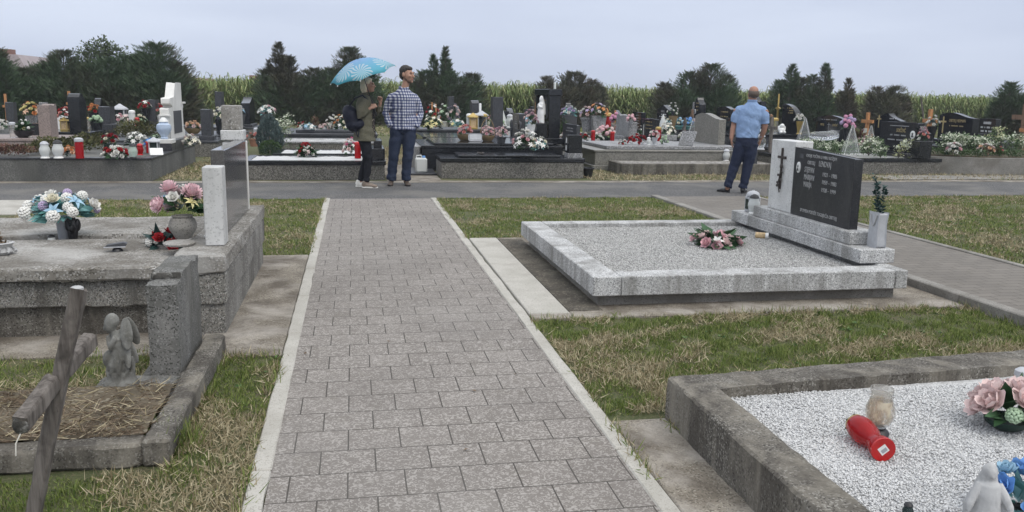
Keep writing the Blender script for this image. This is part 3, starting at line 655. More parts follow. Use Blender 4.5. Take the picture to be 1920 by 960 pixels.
def wcross(label, loc, h, w, th, mat, rz=0, plaque=None, roof=False, lean=(0,0)):
    root = thing('wooden_cross', label, 'cross', loc, 0); root.rotation_euler = (lean[0], lean[1], rz)
    MB().box(-th/2, th/2, -th/2, th/2, 0, h, .004).build('post', M[mat], root)
    MB().box(-th*.4, th*.4, -w/2, -th/2-.001, h*.68, h*.68+th*1.1, .003).build('crossbar', M[mat], root); MB().box(-th*.4, th*.4, th/2+.001, w/2, h*.68, h*.68+th*1.1, .003).build('crossbar', M[mat], root)
    if plaque: MB().box(-th/2-.012, -th/2-.001, -plaque, plaque, h*.38, h*.52, .002).build('name_plaque', M['offwhite'], root)
    return root

# ------------------------------------------------------------------ trees
SPRV = []; SPRF_ = []
def _tri(a, b, c):
    o = len(SPRV); SPRV.extend([a, b, c]); SPRF_.append((o, o+1, o+2))
for k in range(8):      # feathery plume along z, leaflets both sides
    t = k/8.; l = .30*(1-.65*t)
    for sx in (-1, 1):
        yy = .05*((k*3+sx) % 3-1); _tri((0, 0, t*.9), (0, .01, t*.9+.085), (sx*l, yy, t*.9+l*.85))
_tri((-.03, 0, .82), (.03, 0, .82), (0, 0, 1.06))
SPRF = [SPRF_]
def leafball(label, loc, r, h, leaf, n, sz, name, cat='shrub', up=0.):
    root = thing(name, label, cat, loc); d = rng.normal(size=(n,3)); d /= np.linalg.norm(d,axis=1,keepdims=True)
    q = d*(rng.uniform(.55,1,n)**.4*(1+.05*np.sin(d[:,0]*9)+.05*np.sin(d[:,2]*11+d[:,1]*7)))[:,None]*[r,r,h/2]
    if up: q[:,:2] *= (1.05-.55*np.clip((q[:,2:3]+h/2)/h,0,1)**1.5)*1.15
    put('leaves', leafmesh('leaves', q+[0,0,h/2], d+rng.normal(0,.45,(n,3))+[0,0,.35+up*2], np.full(n,sz), M[leaf], .8 if up else 1.2), root)
    MB().tube([(0,0,0),(0,0,h*.5)], [.03,.015], 6).build('stem', M['bark'], root); return root
def conifer(label, x, y, lobes, dens=1., mat='conifer', trunk=True, spray=.215, name='conifer_tree', group='evergreens along the cornfield'):
    """lobes: (dx, dy, z0, z1, radius, shape) - shape 0 cone .. 1 egg; every lobe is a leader with feathery side branches"""
    root = thing(name, label, 'tree', (x, y, 0), 0, group); P_ = []; D_ = []; S_ = []
    m = MB(); H = max(l[3] for l in lobes); ex = []
    for (dx, dy, z0, z1, r, sh) in lobes:
        for _ in range(int(2+r*1.6)):
            a_ = random.uniform(0,6.28); f_ = random.uniform(.25,.8); ex.append((dx+r*f_*math.cos(a_), dy+r*f_*math.sin(a_), z0+(z1-z0)*.35, z0+(z1-z0)*random.uniform(.97,1.05)*(1-.42*f_**1.6), r*random.uniform(.12,.22)+.04, .15))
    for (dx, dy, z0, z1, r, sh) in [(a,b,c,d,e,min(f,.85)) for a,b,c,d,e,f in lobes]+ex:
        hh = z1-z0; nb = int(dens*(190+70*sh)*(r+.25)*hh); t = rng.uniform(0, 1, nb)**(1.15-.15*sh); a = rng.uniform(0, 6.283, nb)
        prof = (1-sh)*(1-t)**.9*np.minimum(1, .55+t*3.5) + sh*np.sqrt(np.clip(1-(t*1.0-.34)**2*2.25, 0.02, 1))
        blen = r*prof*rng.choice([.70,.82,.92,1.0,1.12,1.28], nb, p=[.12,.2,.28,.22,.13,.05]); rise = (.12+.38*t)*(1-.55*sh)+rng.normal(0, .12, nb)
        for q, f in enumerate((.30,.50,.68,.84,1.0)):
            k = rng.random(nb) < (.75 if f < .6 else 1.)
            fr = f*rng.uniform(.9, 1.05, nb); px = dx+blen*fr*np.cos(a); py = dy+blen*fr*np.sin(a); pz = z0+hh*t*.97+blen*fr*rise
            sd_ = rng.normal(0, .55 if f < .95 else .22, nb); d = np.stack([np.cos(a+sd_), np.sin(a+sd_), .35+.75*t+rng.normal(0, .28, nb)], 1)
            P_.append(np.stack([px, py, pz], 1)[k]); D_.append(d[k]); S_.append((spray*rng.uniform(.65, 1.25, nb)*(1-.35*t)*(1. if f < .95 else 1.25))[k])
        n = 12; P_.append(np.stack([np.full(n, dx), np.full(n, dy), z1-rng.uniform(.05, .35, n)*min(1, hh*.4)], 1)); D_.append(np.stack([rng.normal(0,.5,n), rng.normal(0,.5,n), np.ones(n)], 1)); S_.append(np.full(n, spray*.6))
        m.tube([(dx*.3, dy*.3, 0), (dx*.8, dy*.8, max(.3, z0+.2)), (dx, dy, z0+hh*.97)], [.06+.02*H, .05+.012*H, .008], 6)
        for q in range(int(5*hh)):
            tt = random.uniform(.1,.85); aa = random.uniform(0,6.28); rr = r*(1-tt*.8)*.75; zz = z0+hh*tt
            m.tube([(dx,dy,zz),(dx+rr*math.cos(aa),dy+rr*math.sin(aa),zz+.25*rr)], [.018,.005], 4)
    pos = np.concatenate(P_); V, Fs = scat(SPRV, SPRF, frames(pos, np.concatenate(D_), np.concatenate(S_)))
    m.build('trunk', M['bark'], root); put('crown', npmesh('crown', V, Fs, M[mat]), root); return root
def broadleaf(label, x, y, h, clumps, leaf='broad', ls=.16, n=900):
    root = thing('broadleaf_tree', label, 'tree', (x, y, 0)); m = MB(); pts = []; ds = []
    m.tube([(0,0,0),(.1,0,h*.4),(0,.1,h*.8)], [.22,.16,.05], 7)
    for cx, cy, cz, r in clumps:
        m.tube([(.05,0,h*.35),(cx*.5,cy*.5,(cz+h*.35)/2),(cx,cy,cz)], [.09,.05,.012], 5)
        k = int(n*r*r); d = rng.normal(size=(k,3)); d /= np.linalg.norm(d,axis=1,keepdims=True)
        q = d*r*(rng.uniform(.35,1.05,k)**.6*(.8+.25*np.sin(d[:,0]*7+cx*3)+.15*np.sin(d[:,2]*9)))[:,None]*[1,1,.8]; pts.append(q+[cx,cy,cz]); ds.append(d+rng.normal(0,.6,(k,3)))
    m.build('trunk', M['bark'], root); put('crown', leafmesh('crown', np.concatenate(pts), np.concatenate(ds), np.full(sum(map(len,pts)), ls), M[leaf], 1.3), root); return root
# ================================================================== THE SETTING
m = MB(); m.add([(-400,-60,0),(400,-60,0),(400,700,0),(-400,700,0)], [(0,1,2,3)]); tag(m.build('ground', M['turf'], None, False), 'flat turf ground of the cemetery reaching the horizon', 'ground', kind='structure')
def sheet(name, mat, x0, x1, y0, y1, z=.004, label=None):
    m = MB(); m.add([(x0,y0,z),(x1,y0,z),(x1,y1,z),(x0,y1,z)], [(0,1,2,3)]); return tag(m.build(name, M[mat], None, False), label, None, kind='structure')
sheet('road', 'asphalt', -60, 60, 12.30, 14.52, .006, 'grey asphalt road crossing the cemetery')
# ragged soil verges of the road
def verge(ya, yb, label, seed):
    r = random.Random(seed); m = MB(); n = 160; vs = []
    for i in range(n+1):
        x = -40+80*i/n; vs += [(x, ya+r.uniform(-.06,.06), .010), (x, yb+r.uniform(-.05,.05), .010)]
    m.add(vs, [(2*i,2*i+2,2*i+3,2*i+1) for i in range(n)]); tag(m.build('road_verge', M['concrete_brown'], None, False), label, kind='structure')
verge(14.48, 14.80, 'worn sandy edge of the road in front of the graves', 3)
# paved path with flush kerbs
sheet('path', 'pavers', -.345, 1.08, -3, 12.25, .012, 'straight path of speckled concrete pavers')
m = MB()
for k in range(16):
    y = -2.7+k*1.0
    m.box(-.425, -.345, y+.003, min(y+.997, 12.27), -.1, .018+random.uniform(-.002,.002), .006); m.box(1.08, 1.155, y+.003, min(y+.997, 12.27), -.1, .018+random.uniform(-.002,.002), .006)
tag(rough(m.build('path_kerb', M['concrete_light'], None), .0025, .15), 'pale concrete edging of the paved path', kind='structure')
sheet('side_path', 'pavers2', 4.56, 6.02, 3.0, 12.28, .02, 'path of small dark pavers behind the white gravel grave')
m = MB()
for k in range(10): m.box(4.45, 4.56, 2.6+k*.98, 2.6+k*.98+.976, -.1, .085 if k < 5 else .035, .008); m.box(6.02, 6.09, 2.6+k*.98, 2.6+k*.98+.976, -.1, .035, .006)
tag(m.build('side_path_kerb', M['concrete_mid'], None), 'concrete kerb along the dark paved side path', kind='structure')
m = MB(); m.box(-9, -3.9, 10.9, 12.29, -.1, .012, .004); tag(m.build('pavement', M['concrete_light'], None), 'pale concrete pavement beside the road', kind='structure')
# aprons of concrete around the graves
m = MB(); m.box(-.93, -.43, 4.85, 7.95, -.1, .018, .006); m.box(-3.6, -.935, 4.98, 5.46, -.1, .014, .006)
tag(m.build('concrete_apron', M['concrete_brown'], None), 'stained brownish concrete apron beside the old tomb', kind='structure')
m = MB(); m.box(1.165, 1.45, 5.56, 8.70, -.1, .028, .006); tag(m.build('concrete_slab', M['concrete_light'], None), 'pale concrete strip along the paved path', kind='structure')
m = MB(); m.box(1.452, 4.44, 5.44, 8.72, -.1, .024, .008); m.box(1.165, 1.452, 5.44, 5.558, -.1, .024, .006)
tag(m.build('grave_apron', M['concrete_brown'], None), 'dark stained concrete apron under the white gravel grave', kind='structure')
m = MB(); m.box(1.452, 1.70, 5.60, 8.60, -.02, .028, .003); tag(m.build('apron_moss', M['soil_dark'], None), 'strip of dark moss and soil along the white gravel grave', kind='structure')
m = MB(); m.box(1.158, 1.46, 1.0, 3.62, -.1, .014, .006); tag(m.build('corner_apron', M['concrete_brown'], None), 'mossy concrete apron beside the front grave kerb', kind='structure')
m = MB(); m.box(.55, 1.5, 14.82, 20.0, -.1, .014, .006); tag(m.build('walkway', M['concrete_brown'], None), 'concrete walkway between the graves behind the couple', kind='structure')
m = MB(); m.box(10.2, 24, 14.86, 15.6, -.1, .03, .006); tag(m.build('walkway', M['concrete_mid'], None), 'concrete strip in front of the planted grave', kind='structure')

# grass
KG = (-3, -.78, 3.35, 4.85)   # small kerbed grave
grass('turf_right', 'green turf between the two gravel graves on the right', [(1.165, 4.44, 3.70, 5.45)], 12500, .038, .0042, .27, [(1.4,9,0,3.7)], 3)
grass('turf_left', 'green turf at the foot of the wooden cross', [(-2.2, -.43, 2.2, 4.86)], 11500, .040, .0042, .36, [KG], 11)
grass('turf_grave', 'green turf inside the small kerbed grave with the angel', [(-2.6, -1.0, 4.05, 4.98)], 5500, .045, .0042, .3, [(-1.2,-.7,3.4,4.35)], 12)
grass('turf_strip', 'green turf between the old tomb and the road', [(-.9, -.43, 7.98, 12.28), (-3.9, -.9, 7.7, 12.28)], 3600, .040, .006, .2, [(-9,-3.9,10.9,12.3)], 14)
grass('turf_mid', 'green turf between the path and the side path', [(1.16, 4.42, 8.74, 12.28)], 3600, .040, .006, .2, [], 15)
grass('turf_far', 'green turf beside the dark side path', [(6.1, 13.5, 5.5, 12.28)], 2300, .040, .008, .25, [], 16)
grass('turf_verge', 'sparse turf along the front of the grave rows', [(-3.2, -1.9, 15., 20.), (.5, 1.4, 18, 24), (4.2, 5.1, 14.8, 16.9), (5.1, 16., 14.78, 15.9), (8.4, 9.4, 15.8, 18)], 900, .055, .012, .75, [(5.,8.4,15.9,17)], 17)
grass('turf_back', 'green turf between the far graves and the evergreens', [(-14, 45, 30, 40)], 60, .12, .03, .4, [], 18)

tufts('grass creeping over the edges of the slabs and kerbs', [(1.165,3.75,1.165,5.44),(1.17,5.44,4.4,5.44),(1.46,3.64,4.4,3.92),(-.43,2.4,-.43,4.85),(-.43,8,-.43,12.2),(1.16,8.75,1.16,12.2),(1.2,8.73,4.4,8.73),(4.45,4,4.45,5.5),(-.9,4.86,-.45,4.86),(-3,5.0,-.95,5.0),(-2.6,3.40,-.75,3.40),(-.73,3.4,-.73,4.9),(6.1,5.5,6.1,12.2),(1.15,1.6,1.15,3.6),(1.42,1.6,1.42,3.6)], 210, .05, 2)
weeds('small broad leaved weeds in the turf', [(1.2,4.4,3.75,5.4),(-.75,-.45,2.4,4.8),(-2.4,-1,2.4,3.3),(1.2,4.4,8.8,12),(-.85,-.45,8,12),(6.2,11,6,12)], 420, .028)

# ================================================================== LEFT FOREGROUND: old double tomb
root = thing('grave', 'old grey terrazzo double tomb with two lichened lids, left of the path', 'grave', (-2.2, 6.4, 0))
def L(x0,x1,y0,y1,z0,z1,b=.008): return MB().box(x0+2.2,x1+2.2,y0-6.4,y1-6.4,z0,z1,b)
L(-3.6,-1.13,5.42,7.56,0,.20).build('plinth', M['concrete_dark'], root)
rough(L(-3.6,-1.06,5.36,7.60,.203,.365).build('side_wall', M['terrazzo'], root), .003)
rough(L(-3.6,-1.10,5.30,6.36,.372,.452,.012).build('lid', M['terrazzo_top'], root), .004); rough(L(-3.6,-1.12,6.56,7.47,.372,.452,.012).build('lid', M['terrazzo_top'], root), .004, .08); L(-3.6,-1.1,6.37,6.55,.366,.385).build('lid_joint', M['concrete_dark'], root)
L(-1.05,-.80,5.34,7.62,0,.208).build('plinth', M['terrazzo'], root); rough(L(-1.055,-.785,5.32,7.65,.212,.40).build('side_wall', M['terrazzo'], root), .003)
rough(L(-1.085,-.78,5.30,7.68,.405,.515,.01).build('headstone_base', M['terrazzo_top'], root), .004)
hs = thing('headstone', 'pale marble pillar and polished grey slab with a taller capped pillar on the old tomb', 'headstone', (-.93, 6.5, .515))
def Lh(x0,x1,y0,y1,z0,z1,b=.006): return MB().box(x0+.93,x1+.93,y0-6.5,y1-6.5,z0-.515,z1-.515,b)
Lh(-.945,-.825,5.63,5.79,.517,1.02).build('pillar', M['marble'], hs)
Lh(-.965,-.875,6.12,7.36,.517,1.095).build('slab', M['slabgrey'], hs)
Lh(-1.065,-.945,7.38,7.53,.517,1.075).build('pillar', M['marble'], hs); Lh(-.944,-.868,7.362,7.39,.517,1.09).build('edge_strip', M['wmarble'], hs)
Lh(-1.075,-.895,7.365,7.56,1.092,1.175).build('pillar_cap', M['marble'], hs); Lh(-1.065,-.915,7.38,7.54,1.177,1.375).build('cap_block', M['terrazzo_top'], hs)

# small kerbed grave with angel, eroded stele
root = thing('grave', 'small kerbed grave with dry thatch on it at the front left', 'grave', (-1.6, 3.9, 0))
def Lk(x0,x1,y0,y1,z0,z1,b=.012): return MB().box(x0+1.6,x1+1.6,y0-3.9,y1-3.9,z0,z1,b)
m = Lk(-4.0,-.86,3.42,3.53,0,.10); m.add(*(lambda q: (q.v, q.f))(Lk(-.86,-.75,3.42,4.98,0,.115))); rough(m.build('kerb', M['concrete_dark'], root), .005, .05)
sl = MB(); nx, ny = 34, 22
vs = []
for j in range(ny+1):
    for i in range(nx+1):
        u, v = i/nx, j/ny; x = -2.9+2.035*u; y = 3.535+.70*v
        e = min(1, 5*min(v+.12, 1-v)); vs.append((x+1.6, y-3.9, .075+.045*e*(.8+.3*math.sin(x*7)*math.sin(y*9))+random.uniform(-.008,.008)))
sl.add(vs, [(j*(nx+1)+i, j*(nx+1)+i+1, (j+1)*(nx+1)+i+1, (j+1)*(nx+1)+i) for j in range(ny) for i in range(nx)]); sl.build('earth_mound', M['soil'], root)
n_ = 5200; x = rng.uniform(-2.9,-.87,n_); y = 3.52+.62*rng.uniform(0,1,n_)**1.3; az = rng.uniform(0,6.28,n_); up = np.stack([np.cos(az)*2.2,np.sin(az)*2.2,np.full(n_,.7)],1)
V, Fs = scat(BLADE[0], BLADE[1], frames(np.stack([x,y,.108+rng.uniform(-.02,.012,n_)],1), up, .075*rng.uniform(.5,1.4,n_), None, np.full(n_,.0035)))
tag(put('dead_thatch', npmesh('dead_thatch', V, Fs, M['litter'])), 'brown dead grass matted on the small kerbed grave', 'grass', kind='stuff')
n_ = 1500; x = rng.uniform(-2.9,-.87,n_); y = 3.52+.66*rng.uniform(0,1,n_); az = rng.uniform(0,6.28,n_); up = np.stack([np.cos(az)*2.5,np.sin(az)*2.5,np.full(n_,.8)],1)
V, Fs = scat(BLADE[0], BLADE[1], frames(np.stack([x,y,.116+rng.uniform(-.02,.012,n_)],1), up, .07*rng.uniform(.5,1.5,n_), None, np.full(n_,.0038)))
tag(put('dry_grass', npmesh('dry_grass', V, Fs, M['straw'])), 'straw-coloured stalks scattered on the small kerbed grave', 'grass', kind='stuff')
# the base slab of statue
m = Lk(-1.25,-.87,4.02,4.36,.03,.088); rough(m.build('statue_base', M['oldstone'], root), .006, .03)
st = thing('headstone', 'narrow eroded concrete stele with stepped top behind the angel', 'headstone', (-.96, 4.6, 0))
m = MB(); m.prism([(-.25,.02),(.36,.02),(.36,.585),(-.10,.585),(-.13,.555),(-.25,.548)], 'x', -.062, .085); o = rough(m.build('stele', M['oldstone'], st), .005, .03)
m = MB(); m.box(-.060,.083,-.132,-.118,.553,.586,.004); m.build('lichen_crust', M['rot'], st)
m = MB(); m.box(-.12,.14,-.22,.42,.01,.08,.015); m.build('base', M['oldstone'], st)
# tuft of grass at the kerb
n_ = 170; az = rng.uniform(0,6.28,n_); tl = rng.uniform(.1,1.1,n_); V, Fs = scat(BLADE[0], BLADE[1], frames(np.stack([-.76+rng.normal(0,.05,n_),3.62+rng.normal(0,.06,n_),np.full(n_,.0)],1), np.stack([np.cos(az)*tl,np.sin(az)*tl,np.ones(n_)],1), .15*rng.uniform(.5,1.2,n_), None, np.full(n_,.005)))
tag(put('grass_tuft', npmesh('grass_tuft', V, Fs, M['grass'])), 'long green grass tuft growing at the small grave kerb corner', 'grass', kind='stuff')

# leaning wooden cross
root = thing('wooden_cross', 'weathered grey wooden cross leaning over the small kerbed grave', 'cross', (-1.12, 3.02, 0))
m = MB(); th = .032
def beam(p, q, sy, sz):
    p, q = Vector(p), Vector(q); d = (q-p); l = d.length; Mx = Matrix.Translation(p) @ d.to_track_quat('Z','Y').to_matrix().to_4x4()
    n = 7; m = MB(); vs = []; sec = [(-1,-.75),(-.75,-1),(.75,-1),(1,-.75),(1,.8),(.7,1),(-.75,1),(-1,.7)]
    for i in range(n+1):
        for (a, b) in sec: vs.append((a*sy*(1+random.uniform(-.035,.035)), b*sz*(1+random.uniform(-.035,.035)), l*i/n+(random.uniform(-.008,.008) if i in (0,n) else 0)))
    k = len(sec); fs = [(i*k+j, i*k+(j+1)%k, (i+1)*k+(j+1)%k, (i+1)*k+j) for i in range(n) for j in range(k)]+[tuple(range(k))[::-1], tuple(n*k+j for j in range(k))]
    return m.add(vs, fs, Mx)
rough(beam((-.04,0,-.1), (.205,-.02,.835), .022, .023).build('post', M['oldwood'], root, True, 25), .0018, .02)
rough(beam((.075,-.25,.455), (.108,-.030,.522), .024, .030).build('crossbar', M['oldwood'], root, True, 25), .0018, .02, 2); rough(beam((.118,.025,.535), (.150,.24,.585), .024, .030).build('crossbar', M['oldwood'], root, True, 25), .0018, .02, 3)
m = MB(); m.ell((.075,-.253,.453), (.025,.010,.029), 10, 6); m.build('rotten_end', M['rot'], root)
m = MB(); m.tube([(.075,-.255,.43),(.063,-.27,.40),(.060,-.27,.36)], .0022, 5); m.build('string', M['offwhite'], root)
m = MB(); m.ell((.20,-.02,.838), (.023,.022,.010), 8, 5); m.build('lichen_cap', M['statue_pale'], root)

# kneeling angel
root = thing('angel_statue', 'small grey stone angel kneeling with bowed head on the kerbed grave', 'statue', (-1.11, 4.15, .087))
m = MB()
m.loft([(0,0,0,.085,.075),(0,0,.03,.09,.08),(.005,0,.05,.07,.065),(0,0,.075,.075,.065)], 14)
m.ell((-.005,-.005,.10), (.062,.06,.045)); m.ell((-.045,-.01,.125), (.035,.045,.035)); m.ell((.0,0,.14), (.05,.048,.05))
m.tube([(.01,0,.13),(.008,0,.19),(-.012,0,.228)], [.046,.042,.026], 10); m.ell((-.034,-.005,.258), (.032,.032,.036)); m.ell((-.026,.0,.272), (.036,.036,.030)); m.ell((-.062,-.010,.244), (.010,.012,.009))
for s in (-1,1): m.tube([(.008,s*.036,.215),(-.02,s*.045,.175),(-.045,s*.012,.185),(-.05,s*.008,.215)], [.017,.015,.012,.010], 8)
for s in (-1,1):
    rot = Matrix.Rotation(s*.35,3,'X') @ Matrix.Rotation(-.25,3,'Y'); m.ell((.064,s*.030,.228), (.034,.014,.066), 12, 8, None, rot); m.ell((.058,s*.028,.150), (.022,.012,.062), 12, 8, None, rot); m.tube([(.02,s*.02,.2),(.055,s*.028,.23)], [.016,.012], 6)
for i in range(10): a = i*.63; m.tube([(.02+.05*math.cos(a),.05*math.sin(a),.135),(.066*math.cos(a),.06*math.sin(a),.075)], [.008,.012], 5)
blob(m, 'angel_figure', M['statue'], .0045, 1, root, rot=(0,0,R(-12)), sc=(.88,.95,1.24))

# things on the old tomb
ZT = .452; ZB = .515
bouquet('teal and white artificial bouquet in a ribbed grey vase on the old tomb', (-2.05, 6.50, ZT-.065), .29, [('hydrangea','white',12,.16),('rose','white',5,.17),('rose','cream',3,.17),('hydrangea','lilac',4,.12),('lily','lblue',5,.2)], ('pot','pl_grey',.21,.05), .15, 'tealleaf', 150, rz=.5, lsz=.30)
m = MB()
root = thing('black_statuette', 'small black angel statuette beside the teal bouquet', 'statue', (-1.98, 6.46, ZT-.065))
m.loft([(0,0,0,.035,.03),(0,0,.04,.028,.025),(.004,0,.10,.034,.03),(0,0,.16,.03,.028),(0,0,.19,.018,.018)], 12); m.ell((0,0,.205),(.025,.025,.028)); m.ell((.035,.01,.15),(.02,.03,.045)); m.ell((-.03,.01,.15),(.02,.03,.045)); m.ell((.0,-.03,.13),(.022,.02,.03))
blob(m, 'figure', M['pl_black'], .006, 1, root)
lantern('tiny clear candle jar with a black base in front of the ribbed vase', (-2.09, 6.36, ZT-.065), .10, 'milkglass', 'pl_black', 'bulb')
root = thing('planter_basket', 'chipped white scrolled planter with dry stems at the left edge', 'planter', (-2.21, 5.80, ZT))
m = MB(); m.lathe([(.055,0),(.075,.02),(.062,.045),(.085,.075),(.07,.08),(.05,.05),(.001,.05)], 12)
for i in range(8): a = i*.785; m.tube([(.07*math.cos(a)+.02*math.cos(a+t), .07*math.sin(a)+.02*math.sin(a+t), .02+.05*t/4) for t in (0,1,2,3,4)], .010, 6)
m.build('planter', M['statue_pale'], root); put('dry_stems', leafmesh('dry_stems', rng.normal(0,.02,(40,3))+[0,0,.07], rng.normal(0,1,(40,3))+[0,0,.6], np.full(40,.05), M['litter']), root)
root = thing('incense_burner', 'small dark metal bow shaped holder lying on the old tomb lid', 'holder', (-1.53, 5.85, ZT), .15)
MB().lathe([(.035,0),(.032,.012),(.012,.03),(.001,.034)], 12).build('foot', M['pl_black'], root)
m = MB(); m.prism([(-.075,.03),(.05,.03),(.062,.052),(.04,.06),(-.06,.045)], 'y', -.028, .028); m.build('cup', M['dgrey'], root); MB().box(-.078,.052,-.032,-.028,.029,.036).build('rim', M['silver'], root)
root = bouquet('stone vase of pale pink peonies with yellow lilies and red roses on the old tomb', (-1.13, 5.92, ZB+.012), .17, [('peony','rosy',5,.40),('lily','yellow',2,.45),('rose','white',2,.25),('hydrangea','lblue',1,.22),('lily','yellow',1,.3),('rose','dred',1,.3)], None, .15, 'leaf', 36, rz=1.2)
for ch in root.children: ch.location.z += .17
MB().lathe([(.05,-.005),(.058,.01),(.088,.06),(.092,.085),(.078,.125),(.062,.135),(.07,.148),(.06,.15),(.05,.135),(.001,.12)], 22).build('vase', M['concrete_mid'], root)
tag(MB().lathe([(.095,0),(.10,.012),(.09,.02),(.001,.02)], 20, (-1.115,5.70,ZB+.001)).build('stone_disc', M['terrazzo_top'], None), 'round terrazzo disc lying before the stone vase', 'disc')
bouquet('red roses lying beside the stone vase', (-1.27, 5.98, ZT+.005), .12, [('rose','red',5,.38),('hydrangea','white',1,.25)], None, .09, 'leafd', 26, lsz=.75)
lantern('dark glass lantern behind the pale marble pillar', (-1.00, 6.28, ZB), .155, 'darkglass', 'silver', 'tall')
bouquet('black fabric flower behind the pale marble pillar', (-1.0, 6.55, ZB+.12), .07, [('chrysanthemum','pl_black',2,.6)], ('pot','pl_black',.05,.03), .06, 'leafd', 8)
tag(MB().ell((-.985,5.94,ZB+.014),(.022,.018,.014)).build('white_pebble', M['ceramic'], None), 'white egg shaped pebble at the foot of the pillar', 'pebble')

# ================================================================== RIGHT: white gravel grave
root = thing('grave', 'large square grave of white terrazzo kerbs filled with grey white gravel', 'grave', (2.9, 6.9, 0))
def Lg(x0,x1,y0,y1,z0,z1,b=.006): return MB().box(x0-2.9,x1-2.9,y0-6.9,y1-6.9,z0,z1,b)
Lg(1.71,4.06,5.755,8.25,.0,.108).build('plinth', M['concrete_mid'], root)
Lg(1.64,1.845,5.66,8.34,.11,.25).build('kerb', M['whiteterr'], root); Lg(1.848,3.995,5.66,5.865,.11,.25).build('kerb', M['whiteterr'], root)
Lg(1.848,3.995,8.16,8.34,.10,.25).build('kerb', M['whiteterr'], root); Lg(3.998,4.10,5.66,8.34,.11,.249).build('kerb', M['whiteterr'], root)
gb = MB(); nx = ny = 50
vs = [(1.84+2.1*i/nx-2.9, 5.86+2.31*j/ny-6.9, .203+random.uniform(-.002,.002)+.002*math.sin(i*.5)*math.sin(j*.4)) for j in range(ny+1) for i in range(nx+1)]
gb.add(vs, [(j*(nx+1)+i, j*(nx+1)+i+1, (j+1)*(nx+1)+i+1, (j+1)*(nx+1)+i) for j in range(ny) for i in range(nx)]); gb.build('gravel_bed', M['ggravel'], root)
pebbles('grey_gravel', 'loose grey and white gravel filling the square grave', (1.85,3.9,5.87,8.15), .206, 46000, .0066, M['gpebble'])
hs = thing('headstone', 'dark family headstone with a white marble pillar on the square gravel grave', 'headstone', (4.0, 7.1, .25))
def Lq(x0,x1,y0,y1,z0,z1,b=.005): return MB().box(x0-4.0,x1-4.0,y0-7.1,y1-7.1,z0-.25,z1-.25,b)
Lq(3.86,4.16,5.93,8.27,.252,.36).build('base', M['whiteterr'], hs); Lq(3.89,4.15,6.14,7.84,.362,.465).build('base', M['whiteterr'], hs)
Lq(3.955,4.13,7.225,7.68,.467,1.125).build('pillar', M['marble'], hs)
m = MB(); m.prism([(6.27-7.1,.467-.25),(7.222-7.1,.467-.25),(7.222-7.1,1.075-.25),(6.27-7.1,1.035-.25)], 'x', -.047, .03); o = m.build('slab', M['blackmat'], hs); b_ = o.modifiers.new('b','BEVEL'); b_.width = .004; b_.limit_method = 'ANGLE'
XF = -.049
def tx(s, y, z, size, mat='greytext', sx=.8, al='CENTER'): 
    o = inscribe(hs, s, y-7.1, z-.25, size, mat, XF, sx, al)
tx('OVDJE POČIVA U MIRU BOŽJEM', 6.77, 1.015, .038, 'inscr', .92); tx('OBITELJ', 6.925, .955, .046, 'inscr', .8); tx('LENDVAJ', 6.70, .958, .068, 'inscr', .72)
for i, (a, b) in enumerate((('STJEPAN','1921 – 1985'),('MARIJAN','1959 – 1983'),('MARIJA','1928 – 1999'))):
    tx(a, 7.03, .890-.066*i, .068, 'inscr', .64, 'LEFT'); tx(b, 6.73, .872-.066*i, .050, 'inscr', .92, 'LEFT')
tx('SPOMEN PODIŽE TUGUJUĆA OBITELJ', 6.75, .525, .042, 'inscr', .86)
portrait(hs, 7.13-7.1, .90-.25, .030, .050, -.060)
MB().box(-.0495,-.0475,7.06-7.1,7.13-7.1,.985-.25,1.025-.25).build('worn_patch', M['dgrey'], hs)
# bronze cross with a rose on the pillar
m = MB(); yc = 7.45-7.1
m.box(-.060,-.046,yc-.012,yc+.012,.67-.25,1.055-.25,.003); m.box(-.060,-.046,yc-.075,yc-.0125,.955-.25,.98-.25,.003); m.box(-.060,-.046,yc+.0125,yc+.075,.955-.25,.98-.25,.003)
cr_ = m.build('bronze_cross', M['bronze'], hs)
m = MB(); m.tube([(-.066,yc-.02,.64-.25),(-.068,yc+.012,.72-.25),(-.068,yc-.012,.80-.25),(-.068,yc-.03,.87-.25)], .006, 6); m.ell((-.07,yc-.032,.885-.25),(.014,.022,.024))
for k,(dy,dz) in enumerate(((.03,.73),(-.03,.76),(.025,.80),(-.04,.83),(.035,.70))): m.ell((-.066,yc+dy,dz-.25),(.006,.02,.014), 8, 6)
m.build('bronze_rose', M['bronze'], cr_)
lantern('grey metal lantern with a domed cap at the far end of the headstone step', (4.00, 8.09, .362), .225, 'darkglass', 'silver', 'box')
lantern('white glass lantern with a pointed black cap beside the grey metal one', (3.945, 7.945, .362), .20, 'milkglass', 'pl_black', 'bulb')
root = thing('vase', 'grey stone vase with dark green sprigs at the near end of the headstone step', 'vase', (4.07, 6.05, .362)); root.scale = (.8,.72,1)
m = MB(); m.prism([(-.075,0),(.075,0),(.085,.02),(.068,.19),(.085,.27),(-.085,.27),(-.068,.19),(-.085,.02)], 'x', -.05, .05)
o = m.build('vase_body', M['silver'], root); b_ = o.modifiers.new('b','BEVEL'); b_.width = .012; b_.segments = 2; b_.limit_method = 'ANGLE'
m = MB(); m.tube([(-.056,.06,.26),(-.056,.03,.19),(-.056,0,.17),(-.056,-.03,.19),(-.056,-.06,.26)], .006, 6); m.build('drape_relief', M['statue_pale'], root)
pts = []; ds = []
for (bx, by, tx_, ty_, hh) in ((0,.03,-.03,.10,.30),(0,.01,-.02,.04,.24),(0,-.03,.0,-.06,.22)):
    for i in range(44):
        t = i/43; pts.append((bx+(tx_-bx)*t, by+(ty_-by)*t, .26+hh*t)); a = i*2.4; ds.append((math.cos(a), math.sin(a), .6))
